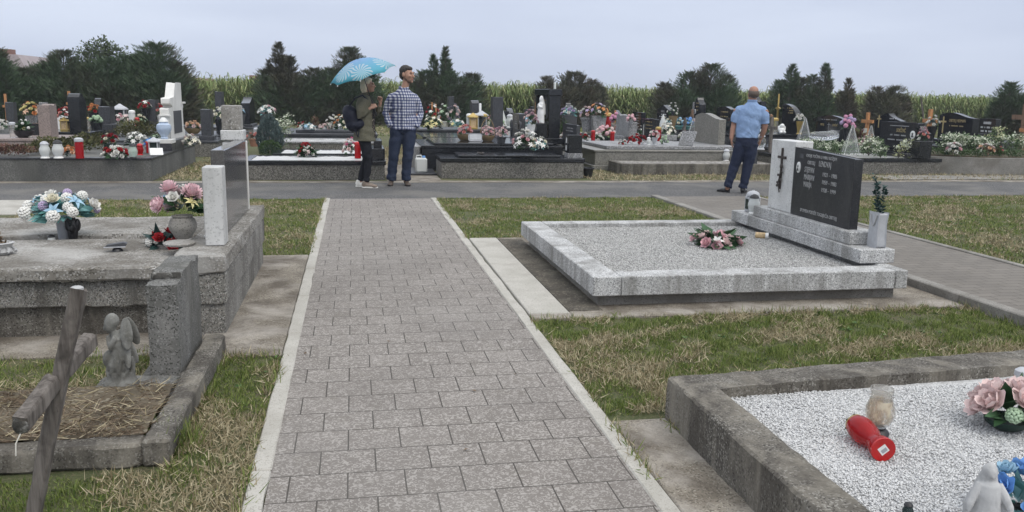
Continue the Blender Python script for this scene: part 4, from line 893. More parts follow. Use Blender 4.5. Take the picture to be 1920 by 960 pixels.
put('leaves', leafmesh('leaves', np.array(pts), np.array(ds), np.full(len(pts),.046), M['leafd'], 1.4), root)
bouquet('pink and white artificial rose spray lying on the square gravel grave', (3.15, 7.05, .21), .25, [('rose','pink',9,.21),('rose','palepink',7,.2),('lily','white',2,.25)], None, .09, 'leaf', 60, flat=.35, lsz=.48)
root = thing('candle', 'burnt white candle cup lying on gravel near the headstone', 'candle', (3.72, 7.42, .235)); root.rotation_euler = (R(90), 0, R(60))
MB().lathe([(.028,0),(.03,.01),(.03,.085),(.026,.09),(.001,.09)], 14).build('cup', M['wax'], root); MB().lathe([(.03,.091),(.031,.12),(.001,.12)], 14).build('end', M['pl_white'], root)

# ================================================================== FRONT RIGHT: kerbed white gravel grave
root = thing('grave', 'old rough concrete kerb frame filled with bright white gravel at the front right', 'grave', (2.8, 2.6, 0))
def Lf(x0,x1,y0,y1,z0,z1,b=.007): return MB().box(x0-2.8,x1-2.8,y0-2.6,y1-2.6,z0,z1,b)
rough(Lf(1.42,1.60,1.2,3.625,0,.222,.01).build('kerb', M['concrete_dark'], root), .0035, .04)
m = MB(); m.prism([(1.56-2.8,3.435-2.6),(1.56-2.8,3.620-2.6),(5.2-2.8,3.95-2.6),(5.2-2.8,3.70-2.6)], 'z', 0, .2185); o = rough(m.build('kerb', M['concrete_dark'], root), .0035, .05)
gb = MB(); nx = ny = 60
vs = [(1.59+3.5*i/nx-2.8, .6+3.0*j/ny-2.6, .162+random.uniform(-.002,.002)+.002*math.sin(i*.4+1)*math.sin(j*.33)) for j in range(ny+1) for i in range(nx+1)]
gb.add(vs, [(j*(nx+1)+i, j*(nx+1)+i+1, (j+1)*(nx+1)+i+1, (j+1)*(nx+1)+i) for j in range(ny) for i in range(nx)]); gb.build('gravel_bed', M['wgravel'], root)
pebbles('white_gravel', 'loose bright white gravel filling the front right grave', (1.6,3.5,1.9,3.47), .164, 62000, .0056, M['wpebble'])
ZG = .172
root = thing('grave_lantern', 'empty clear glass lantern jar with an amber residue standing on white gravel', 'lantern', (2.065, 2.935, ZG))
MB().lathe([(.040,.0),(.043,.012),(.036,.024),(.026,.03),(.028,.036)], 24).build('base', M['pl_black'], root)
MB().lathe([(.028,.037),(.044,.055),(.058,.088),(.057,.118),(.045,.148),(.045,.162),(.05,.172),(.043,.178),(.045,.20),(.0425,.20),(.040,.178),(.042,.15),(.053,.118),(.053,.09),(.04,.06),(.001,.042)], 24, cap=False).build('glass_body', M['glass'], root)
MB().lathe([(.001,.046),(.036,.058),(.050,.088),(.050,.112),(.041,.145),(.039,.150)], 24, cap=False).build('wax_residue', M['residue'], root)
root = thing('grave_lantern', 'red plastic lantern lying on its side beside the clear jar', 'lantern', (1.965, 2.95, ZG+.052)); d = Vector((-.015,-.25,.0)); root.rotation_mode = 'QUATERNION'; root.rotation_quaternion = Vector((-.03,-.26,-.012)).to_track_quat('Z','Y')
MB().lathe([(.044,.022),(.05,.045),(.052,.075),(.046,.125),(.034,.165),(.033,.178),(.042,.20),(.047,.222),(.046,.230)], 24).build('glass_body', M['redglass'], root)
MB().lathe([(.001,-.002),(.032,0),(.042,.010),(.044,.021),(.03,.0215)], 20).build('lid', M['gold'], root)
MB().lathe([(.046,.231),(.048,.235),(.047,.242),(.001,.240)], 24).build('base', M['pl_red'], root)
m = MB()
for i in range(7): a = i*.9; m.ell((.039*math.cos(a),.039*math.sin(a),.008),(.006,.006,.004),8,5)
m.build('lid_holes', M['bronze'], root)
s_ = MB().box(-.017,.017,-.017,.017,.2405,.2415,0,Matrix.Rotation(.7,4,'Z')).build('sticker', M['ceramic'], root); MB().box(-.011,.012,-.011,.004,.2417,.2422,0,Matrix.Rotation(.7,4,'Z')).build('sticker_print', M['pl_grey'], s_)
m = MB()
bouquet('bowl of dusty pink silk roses on the white gravel', (2.65, 2.93, ZG), .155, [('rose','palepink',9,.42),('hydrangea','cream',2,.25),('hydrangea','lgreen',1,.25)], ('bowl','dkgreen',.045,.09), .10, 'leaf', 22, flat=.6, lsz=.6)
root = thing('madonna_statue', 'pale grey Madonna statuette with open arms at the bottom right', 'statue', (1.93, 2.17, ZG))
def madonna(m, arms=True, k=1.):
    m.loft([(0,0,0,.062*k,.05*k),(0,0,.10*k,.056*k,.045*k),(0,0,.17*k,.046*k,.038*k),(0,0,.205*k,.044*k,.03*k),(0,0,.222*k,.022*k,.018*k)], 18)
    m.ell((0,0,.252*k),(.024*k,.026*k,.032*k)); m.ell((0,.008*k,.255*k),(.030*k,.028*k,.037*k)); m.tube([(0,.012*k,.25*k),(0,.026*k,.19*k),(0,.03*k,.09*k)], [.03*k,.045*k,.05*k], 12)
    for s in (-1,1):
        if arms: m.tube([(s*.035*k,0,.208*k),(s*.058*k,-.012*k,.165*k),(s*.075*k,-.028*k,.125*k),(s*.082*k,-.034*k,.10*k)], [.016*k,.018*k,.016*k,.009*k], 9); m.tube([(s*.045*k,.01*k,.18*k),(s*.066*k,.006*k,.12*k),(s*.07*k,.01*k,.03*k)], [.014*k,.02*k,.014*k], 8)
        else: m.tube([(s*.035*k,0,.205*k),(s*.045*k,-.02*k,.165*k),(s*.012*k,-.045*k,.175*k),(0,-.05*k,.205*k)], [.015*k,.015*k,.012*k,.008*k], 8)
    for i in range(7): a = math.pi+.35+i*.4; m.tube([(.03*k*math.cos(a),.028*k*math.sin(a),.17*k),(.058*k*math.cos(a),.047*k*math.sin(a),.005)], [.006*k,.009*k], 6)
    m.ell((0,-.022*k,.246*k),(.006*k,.008*k,.008*k),8,6)
    return m
blob(madonna(MB()), 'figure', M['statue_pale'], .0035, 1, root, sc=.78, rot=(0,0,R(-20)))
bouquet('blue silk roses with teal leaves behind the Madonna statuette', (2.13, 2.25, ZG-.03), .12, [('rose','blue',7,.42),('rose','lblue',3,.36)], ('pot','pl_black',.05,.05), .12, 'tealleaf', 40, lsz=.5)
lantern('low black candle tray at the bottom edge of the white gravel', (1.74, 2.28, ZG), .06, 'darkglass', 'pl_black', 'bulb')
lantern('clear glass vase behind the dusty pink roses at the right edge', (2.88, 3.12, ZG), .19, 'glass', 'silver', 'tall')
# fallen leaves on the paving
for i, (px, py) in enumerate(((884,733),(965,704),(868,838),(880,843),(966,520),(570,663),(1068,663),(600,1),(724,640))):
    if py < 10: continue
    x_, y_ = G(px, py, .014); m = leafmesh('leaf', np.array([[0,0,.004]]), np.array([[random.uniform(-1,1),random.uniform(-1,1),.1]]), np.array([.03]), M['litter'], 1.3)
    tag(put('fallen_leaf', m, None, (x_, y_, .014)), 'small brown leaf fallen on the paved path', 'leaf', 'fallen leaves on the paved path')
# ================================================================== THE GRAVE ROWS BEYOND THE ROAD
def ON(px, py, z): x, y = G(px, py, z); return (x, y, z)
def pr(px, w, d):   # pixels -> metres at distance d
    return px*d/F_PX
# ---- left block
tomb('long grey concrete tomb with a thin black rim at the left edge of the road', -6.9, -3.28, 14.85, 18.9, .385, 'wallgrey', 'dark', .03, 'wallgrey', -.035, .14)
tomb('pinkish brown granite tomb behind the long grey one', -8.6, -5.55, 17.75, 19.3, .52, 'brownstone', 'brownstone', .05, plinth=(.1,.05,'brownstone'))
headstone('pinkish brown headstone with a notched top seen from its back', 72, 107, 195, 18.1, .22, 'dip', 'brownstone', .52, base=None)
tomb('black granite tomb with a stepped base under the twisted black headstone', -8.4, -5.52, 20.0, 21.7, .42, 'black', 'dark', .05, lid=(-6.6,-5.7,20.2,21.5,.12,'black'))
headstone('black headstone with a wave cut top on the stepped black tomb', 129, 162, 175, 20.2, .24, 'wave_near', 'black', .54)
tomb('low dark tomb under the square dark headstone at the left', -8.2, -5.3, 22.4, 24.0, .34, 'terr_far', 'dark', .05)
headstone('square dark grey headstone with a wider foot beside the orange bouquet', 186, 216, 200, 22.7, .26, 'rect', 'dark', .34, base=(.28,.06,'dark'))
headstone('slim black headstone half hidden behind the square dark one', 178, 192, 184, 25.2, .16, 'slant', 'black', .32)
tomb('grey concrete grave with a black rim in the far left row', -8.6, -5.0, 26.2, 28.4, .42, 'concrete_mid', 'dark', .05, 'soil', -.03, .15)
headstone('tall dull green headstone standing among far left flowers', 279, 299, 187, 26.8, .20, 'rect', 'dark', .42, base=(.15,.05,'dark'))
tomb('pale grey tomb at the far left edge', -12.6, -9.2, 24.0, 26.0, .48, 'greygran', 'greygran', .06)
headstone('plain grey headstone standing on the pale tomb at the far left edge', 11, 31, 192, 24.4, .20, 'rect', 'dark', .48)
headstone('small flat topped grey headstone peeping over the brown one', 76, 90, 192, 23.4, .14, 'rect', 'greygran', .3)
# white monument
hs = thing('headstone', 'tall white marble monument with a cross arm and dark inset panel', 'headstone', (-3.56, 16.95, .385)); hs.scale.z = .765
MB().box(-.02,.29,-.10,1.42,0,.235,.01).build('plinth', M['dark'], hs)
MB().box(-.05,.29,-.42,-.101,.0,.17,.008).build('urn_base', M['dark'], hs); MB().box(-.06,.30,-.43,-.09,.172,.27,.008).build('urn_block', M['wmarble'], hs)
m = MB(); m.prism([(.0,.237),(1.36,.237),(1.36,.40),(1.24,.42),(1.24,.98),(1.30,1.0),(1.30,1.06),(1.18,1.08),(1.18,1.60),(.66,1.60),(.45,1.24),(.10,1.22),(.10,1.10),(.26,1.06),(.26,1.0),(-.05,.98),(-.05,.46),(.0,.42)], 'x', .04, .205)
o = m.build('monument', M['wmarble'], hs, True, 30); b_ = o.modifiers.new('b','BEVEL'); b_.width = .015; b_.segments = 2; b_.limit_method = 'ANGLE'
m = MB(); m.box(.206,.213,.32,1.06,.36,.92,.002); m.build('inset_panel', M['dgrey'], hs)
MB().box(.02,.23,-.09,-.052,.80,.84,.004).build('moulding', M['wmarble'], hs); MB().box(.02,.23,-.10,-.052,.46,.50,.004).build('moulding', M['wmarble'], hs)
m = MB(); m.box(.206,.235,1.20,1.42,1.08,1.13,.004); m.build('cross_arm', M['wmarble'], hs)
root = thing('urn', 'blue and white patterned urn beside the white marble monument', 'urn', (-3.42, 16.68, .593))
MB().lathe([(.06,0),(.07,.02),(.05,.04),(.12,.14),(.135,.20),(.12,.26),(.075,.29),(.08,.31),(.001,.31)], 18).build('urn_body', M['bluecer'], root); MB().lathe([(.085,.312),(.08,.33),(.03,.39),(.001,.39)], 16).build('lid', M['pl_white'], root)
# left stones further back
tomb('grey terrazzo grave with a dark cap behind the white monument', -5.7, -3.05, 20.3, 22.7, .36, 'terr_far', 'dark', .05)
headstone('narrow dark grey headstone with pale top edge behind the white monument', 377, 400, 205, 20.6, .22, 'rect', 'dark', .36, base=(.10,.05,'dark'))
tomb('low grey grave below the tall dark column', -5.5, -3.0, 23.6, 25.8, .34, 'terr_far', 'dark', .05)
headstone('tall plain dark column headstone in front of the maize', 405, 422, 172, 24.3, .18, 'rect', 'dark', .34)
tomb('low grey grave below the notched black headstone', -5.3, -2.6, 27.8, 30.2, .36, 'terr_far', 'dark', .05)
headstone('black headstone with a notched double top in front of the maize', 453, 478, 182, 28.2, .26, 'curl', 'black', .36, base=(.08,.06,'dark'))
tomb('dark flat grave right of the notched black headstone', -2.3, -.1, 26.2, 28.2, .3, 'dark', 'dark', .05)
# ---- centre left: white gravel pair
tomb('nearest white gravel grave with a black rim behind the couple', -1.86, .52, 15.02, 16.35, .33, 'terr_far', 'black', .07, 'wgravel', -.012, .14)
tomb('second white gravel grave with a black rim behind the couple', -1.5, .52, 16.75, 18.1, .33, 'black', 'black', .07, 'wgravel', -.012, .14)
headstone('dark headstone hidden behind the woman in the green jacket', 692, 716, 262, 15.3, .14, 'rect', 'black', .33, w=.9, base=(.2,.05,'black'))
tomb('pale rimmed terrazzo grave crowded with small bouquets', -1.75, .62, 20.6, 22.2, .34, 'terr_far', 'greygran', .04, 'whiteterr', -.012, .16)
tomb('stepped dark grave at the back behind the bouquets', -1.9, .6, 22.9, 26.4, .42, 'dark', 'dark', .06, lid=(-1.5,.4,23.3,26.1,.08,'dark'))
# ---- centre: black granite tombs
root = tomb('low front tomb of coarse aggregate with a black granite cap and lid', 1.53, 4.16, 15.27, 16.25, .365, 'terr_far', 'black', .07, lid=(1.85,3.75,15.36,16.15,.05,'black'))
m = MB(); m.tube([(-.55+.06*math.cos(a), -.1+.09*math.sin(a), .43+.012*abs(math.sin(a*2))) for a in np.linspace(0,6.28,14)], .010, 6); m.build('lid_ring', M['bronze'], root)
root = tomb('large polished black tomb with a pale left side behind the low front tomb', 1.30, 4.12, 16.75, 19.1, .50, 'black', 'black', .05, lid=(1.55,3.95,16.8,18.9,.05,'black'))
MB().box(1.18-root.location.x, 1.285-root.location.x, 16.9-root.location.y, 19.0-root.location.y, .0, .47, .008).build('end_panel', M['greygran'], root)
tag(MB().box(1.0, 1.50, 15.75, 17.1, .015, .05, .006).build('stone_plate', M['dark'], None), 'dark stone plate on the walkway at the end of the black tomb', 'plate')
root = thing('watering_can', 'white plastic canister with a blue cap on the dark stone plate', 'canister', (1.22, 15.95, .052))
m = MB(); m.box(-.11,.11,-.08,.08,0,.27,.025); m.build('canister_body', M['milkglass'], root); MB().lathe([(.03,.272),(.03,.305),(.001,.305)], 12, (.05,0,0)).build('cap', M['blue'], root)
m = MB(); m.tube([(-.09,0,.26),(-.08,0,.31),(0,0,.315),(.02,0,.268)], .013, 6); m.build('handle', M['milkglass'], root)
lantern('small dark bottle lantern behind the white canister', (1.02, 17.3, .015), .28, 'milkglass', 'pl_black', 'tall')
bx = thing('planter_box', 'small black granite stele block with two white plates on the low front tomb', 'block', (4.03, 15.55, .366))
MB().box(-.14,.14,-.13,.13,0,.085,.004).build('foot', M['greygran'], bx); MB().box(-.13,.13,-.12,.12,.086,.42,.006).build('block', M['black'], bx)
for z_ in (.13,.27): MB().box(-.134,-.131,.0,.085,z_,z_+.095).build('plate', M['ceramic'], bx)
hs = headstone('small upright dark headstone with a pale edge behind the black stele block', 1055, 1087, 234, 16.45, .07, 'rect', 'dark', .36, base=(.05,.03,'dark'))
t_, w_, h_ = hs['dims']; rows(hs, w_, h_*.78, h_*.88, 2); rows(hs, w_, h_*.3, h_*.55, 3)
shrub('brown heather in a dark bowl at the small upright headstone', ON(1052, 272, .43), .22, .16, 'heather', 420, name='heather_plant', ls=.035, stem=False)
# black portal with white madonna
X0, Y0 = 4.02, 17.55
hs = thing('headstone', 'black portal shaped monument framing a white Madonna figure', 'headstone', (X0, Y0, .50))
MB().box(-.12,.3,-.10,1.5,0,.12,.008).build('base', M['black'], hs); MB().box(-.02,.22,0,.16,.121,1.0,.006).build('column', M['black'], hs); MB().box(-.02,.22,1.22,1.38,.121,1.0,.006).build('column', M['black'], hs)
MB().box(-.04,.24,-.03,1.41,1.001,1.13,.006).build('lintel', M['black'], hs); MB().box(.10,.16,.161,1.219,.121,.999).build('back_panel', M['dark'], hs)
rows(hs, 1.3, .72, .9, 3, .25, .8, 'goldtext')
MB().box(-.28,-.06,.0,.24,.121,.42,.006).build('pedestal', M['black'], hs)
root = thing('madonna_statue', 'tall slim white Madonna statue standing in the black portal', 'statue', (X0-.17, Y0+.12, .925)); blob(madonna(MB(), False), 'figure', M['ceramic'], .006, 1, root, rot=(0,0,R(-60)), sc=(1.5,1.5,1.95))
lantern('white candle on top of the black portal', (X0+.1, Y0+.05, 1.632), .13, 'milkglass', 'pl_white', 'tall')
shrub('dry brown plant inside the black portal', (X0-.1, Y0+.75, .62), .25, .22, 'heather', 380, name='heather_plant', ls=.05, stem=False)
shrub('yellow green grassy plant inside the black portal', (X0-.05, Y0+.7, .82), .2, .22, 'juniper', 260, name='potted_plant', ls=.06, stem=False)
# curved grey stele
hs = headstone('slightly curved grey stele with pale lettering between two black rings', 961, 985, 213, 20.6, .16, 'rect', 'dark', .50)
t_, w_, h_ = hs['dims']; rows(hs, w_, h_*.35, h_*.85, 6, .3, .7)
for sy in (-1, 1):
    m = MB(); m.tube([(0, w_/2+sy*(w_/2+.12)+.10*math.cos(a), .18+.18*math.sin(a)) for a in np.linspace(0,6.2,16)], .028, 6); m.build('side_ring', M['black'], hs)
tomb('black tomb under the curved grey stele', 1.6, 4.15, 20.2, 22.4, .50, 'black', 'black', .06)
tomb('flat black tomb with many ornaments left of the tall steles', 1.55, 4.0, 23.2, 25.0, .55, 'black', 'dark', .06)
headstone('tallest square dark stele with a pale top facet', 911, 943, 182, 24.9, .30, 'rect', 'dark', .35, w=.45)
headstone('tall rounded dark stele left of the tallest one', 885, 898, 188, 27.5, .24, 'lowarch', 'dark', .4, w=.5)
tomb('rounded pale concrete tomb right of the tallest dark stele', 3.7, 5.3, 23.2, 25, .45, 'concrete_light', 'concrete_mid', .06)
headstone('black stele with a bright top corner before the maize', 952, 963, 203, 28.8, .2, 'slant', 'black', .4, w=.5)
headstone('low black stele in front of the bright cornered one', 944, 954, 208, 28.3, .18, 'rect', 'black', .4, w=.45)
headstone('dark grey wide headstone behind the curved grey stele', 982, 997, 205, 30.2, .2, 'rect', 'dark', .4)
tomb('dark grave bed before the maize in the centre', 3.6, 6.6, 27.6, 29.6, .42, 'dark', 'dark', .06)
headstone('thin black slab beside the grey headstone before the maize', 994, 1000, 200, 31.5, .12, 'rect', 'black', .4, w=.4)
headstone('curved black headstone with a shiny top behind the portal', 1057, 1073, 193, 28.8, .18, 'curl', 'black', .5)
hs = headstone('small dark stele rising behind the white rose garland', 842, 851, 181, 29.0, .18, 'rect', 'dark', .55, w=.4)
headstone('white edged black stele pair by the leftmost bouquets', 853, 862, 199, 27.5, .10, 'quarter', 'dark', .55, w=.5)
# ---- olive granite tomb and neighbours
root = tomb('big olive grey granite tomb with a moulded lid', 4.85, 8.35, 16.95, 19.3, .42, 'olivegran', 'olivegran', .04, plinth=(.11,.06,'olivegran'), lid=(5.15,8.1,17.15,19.1,.075,'greygran'))
hs = headstone('large olive grey headstone with a wave shaped top', 1303, 1360, 213, 17.75, .16, 'wave', 'olivegran', .46)
pl = thing('memorial_book', 'grey slanted memorial plate leaning on the olive tomb', 'plaque', (6.95, 17.35, .50), R(-55)); MB().box(-.18,.18,-.012,.012,0,.33,.004,Matrix.Rotation(R(-25),4,'X')).build('plate', M['greygran'], pl)
root = tomb('low old concrete grave frame filled with dark pebbles by the road', 5.12, 8.35, 16.0, 16.88, .215, 'concrete_dark', 'concrete_dark', .05, 'dgravel', -.004, .10, over=0)
lantern('small white lantern behind the low pebble grave', (7.7, 16.92, .2), .26, 'milkglass', 'silver', 'bulb')
hs = headstone('dark slab standing at the end of the low pebble grave behind the bald man', 1400, 1421, 283, 16.1, .12, 'rect', 'dark', .216, w=.7)
tomb('pale grey tomb behind the olive tomb holding red lanterns', 4.9, 7.9, 20.1, 21.9, .42, 'greygran', 'greygran', .05)
tomb('black tomb behind the light granite headstone', 5.4, 8.4, 22.3, 24.2, .46, 'dark', 'black', .06)
hs = headstone('light grey granite headstone with a curled top corner', 1156, 1187, 215, 20.9, .20, 'dip', 'greygran', .42, base=(.1,.05,'greygran'))
MB().box(-.02,.2,-.32,-.06,.1,.46,.008).build('side_block', M['greygran'], hs)
hs = headstone('black square headstone with a white figure and worn lettering', 1204, 1236, 223, 20.6, .12, 'rect', 'black', .42)
t_, w_, h_ = hs['dims']; rows(hs, w_, h_*.55, h_*.86, 3, .2, .75, 'goldtext'); m = MB(); m.ell((-.012, w_*.82, h_*.56),(.01,.025,.09)); m.ell((-.012, w_*.82, h_*.3),(.01,.03,.1)); m.build('relief_figure', M['ceramic'], hs)
hs = headstone('black rectangular headstone behind the light granite one', 1186, 1210, 211, 25.6, .14, 'rect', 'black', .46)
t_, w_, h_ = hs['dims']; rows(hs, w_, h_*.4, h_*.85, 4, .2, .75)
headstone('small dark headstone before the maize beside a wooden cross', 1150, 1166, 207, 29.0, .14, 'slant', 'dark', .4)
tomb('long black grave terrace in front of the gabled headstone', 7.6, 11.8, 23.4, 25.4, .60, 'dark', 'black', .06)
hs = headstone('black gabled headstone with rows of white lettering', 1232, 1264, 197, 24.0, .18, 'gable', 'black', .60)
t_, w_, h_ = hs['dims']; inscribe(hs, 'OBITELJ', w_*.5, h_*.72, .08, 'greytext'); rows(hs, w_, h_*.3, h_*.6, 4, .15, .8, 'whitetext', .035)
hs = headstone('tall narrow black headstone with a pointed shoulder', 1301, 1322, 183, 24.3, .2, 'curl', 'black', .60)
t_, w_, h_ = hs['dims']; rows(hs, w_, h_*.6, h_*.82, 3, .2, .75, 'goldtext', .04); portrait(hs, w_*.75, h_*.55, .05, .07)
MB().box(-.06,-.005,w_-.07,w_,0,h_*.85,.01).build('pale_edge', M['greygran'], hs)
hs = headstone('dark headstone with a low curved top left of the bald man', 1344, 1378, 200, 22.6, .16, 'lowarch', 'black', .55, w=.9); t_, w_, h_ = hs['dims']; rows(hs, w_, h_*.62, h_*.8, 2, .15, .8, 'goldtext', .03)
hs = headstone('tall black headstone with horned top right of the bald man', 1402, 1434, 178, 23.2, .16, 'horn', 'black', .55); t_, w_, h_ = hs['dims']; rows(hs, w_, h_*.68, h_*.72, 1, .5, .8, 'goldtext', .03)
tomb('black tomb under the curved headstone with the golden cross', 9.4, 12.2, 20.9, 22.6, .60, 'dark', 'black', .06)
hs = headstone('black quarter round headstone with a golden cross', 1466, 1503, 195, 21.1, .16, 'quarter', 'black', .60)
t_, w_, h_ = hs['dims']; rows(hs, w_, h_*.7, h_*.86, 3, .25, .7, 'goldtext', .03)
gc = thing('golden_cross', 'slender golden cross standing left of the quarter round headstone', 'cross', (hs.location.x-.05, hs.location.y+w_+.16, .60)); m = MB()
m.prism([(-.03,0),(.03,0),(.018,.62),(.14,.66),(.018,.70),(0,1.05),(-.018,.70),(-.14,.66),(-.018,.62)], 'x', -.02, .02); m.build('cross_body', M['gold'], gc)
tomb('dark capped grave with a glass lantern right of the bald man', 8.9, 11.6, 18.1, 19.2, .44, 'terr_far', 'black', .07)
tomb('low dark grave beside the white marble pillar in the background', 9.3, 11.2, 16.6, 17.4, .30, 'concrete_mid', 'dark', .05)
tomb('dark grave under the low arched family headstone', 9.6, 12.4, 19.5, 21.0, .42, 'dark', 'black', .06)
hs = headstone('low arched black family headstone with a thin cross in the middle', 1530, 1587, 217, 19.3, .14, 'lowarch', 'black', .40)
t_, w_, h_ = hs['dims']; rows(hs, w_, h_*.86, h_*.86, 1, .2, .8, 'greytext', .02); inscribe(hs, 'OBITELJ', w_*.76, h_*.68, .075, 'goldtext', sx=.7); inscribe(hs, 'STARČEVIĆ', w_*.26, h_*.68, .075, 'goldtext', sx=.6); rows(hs, w_*.42, h_*.28, h_*.5, 3, .15, .9, 'greytext', .03)
m = MB(); m.box(-.006,.001,w_*.49,w_*.5,h_*.5,h_*.76); m.box(-.006,.001,w_*.45,w_*.489,h_*.68,h_*.70); m.box(-.006,.001,w_*.501,w_*.54,h_*.68,h_*.70); m.build('cross_emblem', M['greytext'], hs)
# ---- right block
root = tomb('grey grave with a wide black rim and planted bed at the right of the road', 8.95, 12.05, 15.98, 18.0, .34, 'terr_far', 'black', .07, 'ggravel', -.015, .22)
hs = headstone('black headstone with a round portrait and stepped right shoulder', 1650, 1730, 230, 16.25, .16, 'rect', 'black', .34, base=(.08,.10,'black'))
t_, w_, h_ = hs['dims']
rows(hs, w_, h_*.90, h_*.90, 1, .2, .8, 'greytext', .02); inscribe(hs, 'SOKČEVIĆ', w_*.42, h_*.76, .11, 'goldtext', sx=.62); rows(hs, w_, h_*.48, h_*.62, 2, .25, .8, 'greytext', .03)
portrait(hs, w_*.10, h_*.66, .085, .085)
m = MB(); m.prism([(-.26,.08),(-.005,.08),(-.005,h_*.93),(-.06,h_*.93),(-.12,h_*.78),(-.26,h_*.72)], 'x', .01, .15); m.build('shoulder', M['black'], hs)
root = bouquet('faded red flowers in a black granite box beside the portrait headstone', (hs.location.x-.02, 16.02, .345), .15, [('rose','mauve',4,.4),('rose','salmon',3,.4),('rose','white',2,.35)], ('box','black',.36,.14), .28, 'leaf', 16)
hs = headstone('black headstone with rounded left half behind the portrait headstone', 1640, 1697, 213, 18.9, .16, 'curl', 'black', .4)
t_, w_, h_ = hs['dims']; small_cross(hs, w_*.85, h_*.75, .32, 'goldtext'); rows(hs, w_, h_*.72, h_*.85, 2, .15, .5, 'whitetext', .03)
tomb('dark tomb behind the portrait headstone', 10.6, 13.4, 18.6, 20.3, .42, 'dark', 'black', .06)
# planted grave far right
root = thing('grave', 'planted grave with a grey concrete wall at the right edge', 'grave', (14, 17, 0))
m = MB(); m.prism([(11.95-14,16.35-17),(12.9-14,15.72-17),(17-14,15.72-17),(17-14,18.2-17),(11.95-14,18.2-17)], 'z', 0, .37); m.build('side_wall', M['concrete_mid'], root)
MB().prism([(12.1-14,16.45-17),(12.95-14,15.9-17),(16.9-14,15.9-17),(16.9-14,18.1-17),(12.1-14,18.1-17)], 'z', .371, .40).build('planting_bed', M['soil'], root)
tomb('black tomb with stepped base under the large family headstone at the right', 12.9, 15.9, 18.8, 20.7, .46, 'black', 'black', .06, lid=(15.0,15.8,18.9,20.6,.1,'black'))
hs = headstone('large black family headstone with wave top and a golden cross at the right', 1760, 1834, 212, 18.95, .18, 'wave', 'black', .5)
t_, w_, h_ = hs['dims']; inscribe(hs, 'OBITELJ HERMAN', w_*.45, h_*.73, .105, 'goldtext', sx=.75); rows(hs, w_, h_*.56, h_*.56, 1, .2, .78, 'goldtext', .03); small_cross(hs, w_*.86, h_*.58, .42, 'goldtext')
MB().box(-.02,.22,-.36,-.06,0,.26,.008).build('side_block', M['black'], hs)
tomb('dark tomb at the far right edge', 15.2, 18.4, 20.4, 22.2, .46, 'dark', 'dark', .06)
hs = headstone('black rectangular headstone with three bold rows of white lettering', 1836, 1875, 223, 20.4, .16, 'rect', 'black', .48, base=(.12,.1,'dark'))
t_, w_, h_ = hs['dims']; rows(hs, w_, h_*.82, h_*.82, 1, .25, .85, 'whitetext', .07); rows(hs, w_, h_*.45, h_*.62, 2, .15, .9, 'whitetext', .05)
# wooden crosses
def WC(label, px, pyt, Y, h, w, th, mat, **k): X = XA(px, Y, .8); z = ZA(X, Y, pyt); return wcross(label, (X, Y, max(0, z-h)), h, w, th, mat, **k)
WC('bright varnished wooden cross before the maize at the right', 1742, 205, 21.5, 1.15, .55, .09, 'pinewood', plaque=.1)
WC('short orange wooden cross left of the rounded black headstone', 1626, 211, 23.0, .95, .55, .085, 'pinewood', plaque=.09)
root = WC('tall wooden cross with name plates at the right edge', 1918, 195, 17.9, 1.15, .75, .10, 'oakwood'); MB().box(-.075,-.055,-.36,.05,.50,.58,.004).build('name_plate', M['pinewood'], root)
WC('small orange cross behind the twisted black headstone', 132, 171, 24.5, 1.1, .4, .06, 'pinewood')
WC('thin brown cross behind the grey headstone at the left edge', 12, 176, 27.5, 1.2, .4, .06, 'pinewood')
WC('reddish trellis cross before the maize in the centre', 1005, 192, 31.0, 1.1, .35, .06, 'pinewood')
WC('small pale wooden cross beside the dark stone before the maize', 1153, 207, 27.0, .9, .42, .06, 'pinewood')
WC('thin rusty iron cross before the brownish tree', 1111, 203, 29.0, 1.1, .5, .025, 'oldwood')
WC('left twin of two slim wooden crosses among the flowers', 810, 192, 28.0, .85, .2, .05, 'pinewood'); WC('right twin of two slim wooden crosses among the flowers', 817, 195, 28.0, .8, .2, .05, 'pinewood')
WC('dark brown wooden cross right of the bald man', 1446, 219, 17.8, .85, .5, .06, 'oldwood'); WC('small brown cross on the black terrace', 1284, 221, 23.0, .5, .2, .06, 'oldwood')
WC('brown wooden stake cross behind the cellophane cone', 1297, 205, 24.2, .7, .2, .06, 'oakwood')
po = thing('post', 'leaning grey wooden pole in front of the maize at the right', 'pole', (XA(1738, 34, .6), 34, 0)); MB().tube([(0,0,0),(-.42,0,1.72)], [.045,.035], 7).build('pole', M['oldwood'], po)

# ---- flowers, lanterns and plants, left block
ZL = .386
lantern('white lantern with a grey lid leftmost on the long grey tomb', ON(85, 297, ZL), .27, 'milkglass', 'silver', 'bulb'); lantern('white vase shaped lantern with a black lid on the long grey tomb', ON(110, 297, ZL), .29, 'milkglass', 'pl_black', 'bulb')
lantern('tall red lantern on the long grey tomb', ON(150, 297, ZL), .33, 'redglass', 'silver', 'tall')
bouquet('orange and peach rose bunch between two lanterns on the long grey tomb', ON(131, 292, ZL), .15, [('rose','orange',5,.4),('rose','peach',5,.4)], None, .16, 'leafd', 14)
bouquet('wreath of white roses and red roses on the long grey tomb', ON(216, 295, ZL), .30, [('rose','white',9,.26),('rose','red',5,.26)], None, .17, 'leaf', 36)
bouquet('dark red rose bunch behind the white rose wreath', ON(208, 282, ZL), .20, [('rose','dred',5,.36),('rose','cream',4,.3)], ('bowl','dkgreen',.12,.12), .18, 'leaf', 20)
bouquet('large white flower bunch left of the patterned urn', ON(256, 284, ZL), .28, [('lily','white',8,.28),('rose','white',6,.26)], ('bowl','dkgreen',.12,.12), .24, 'leaf', 28)
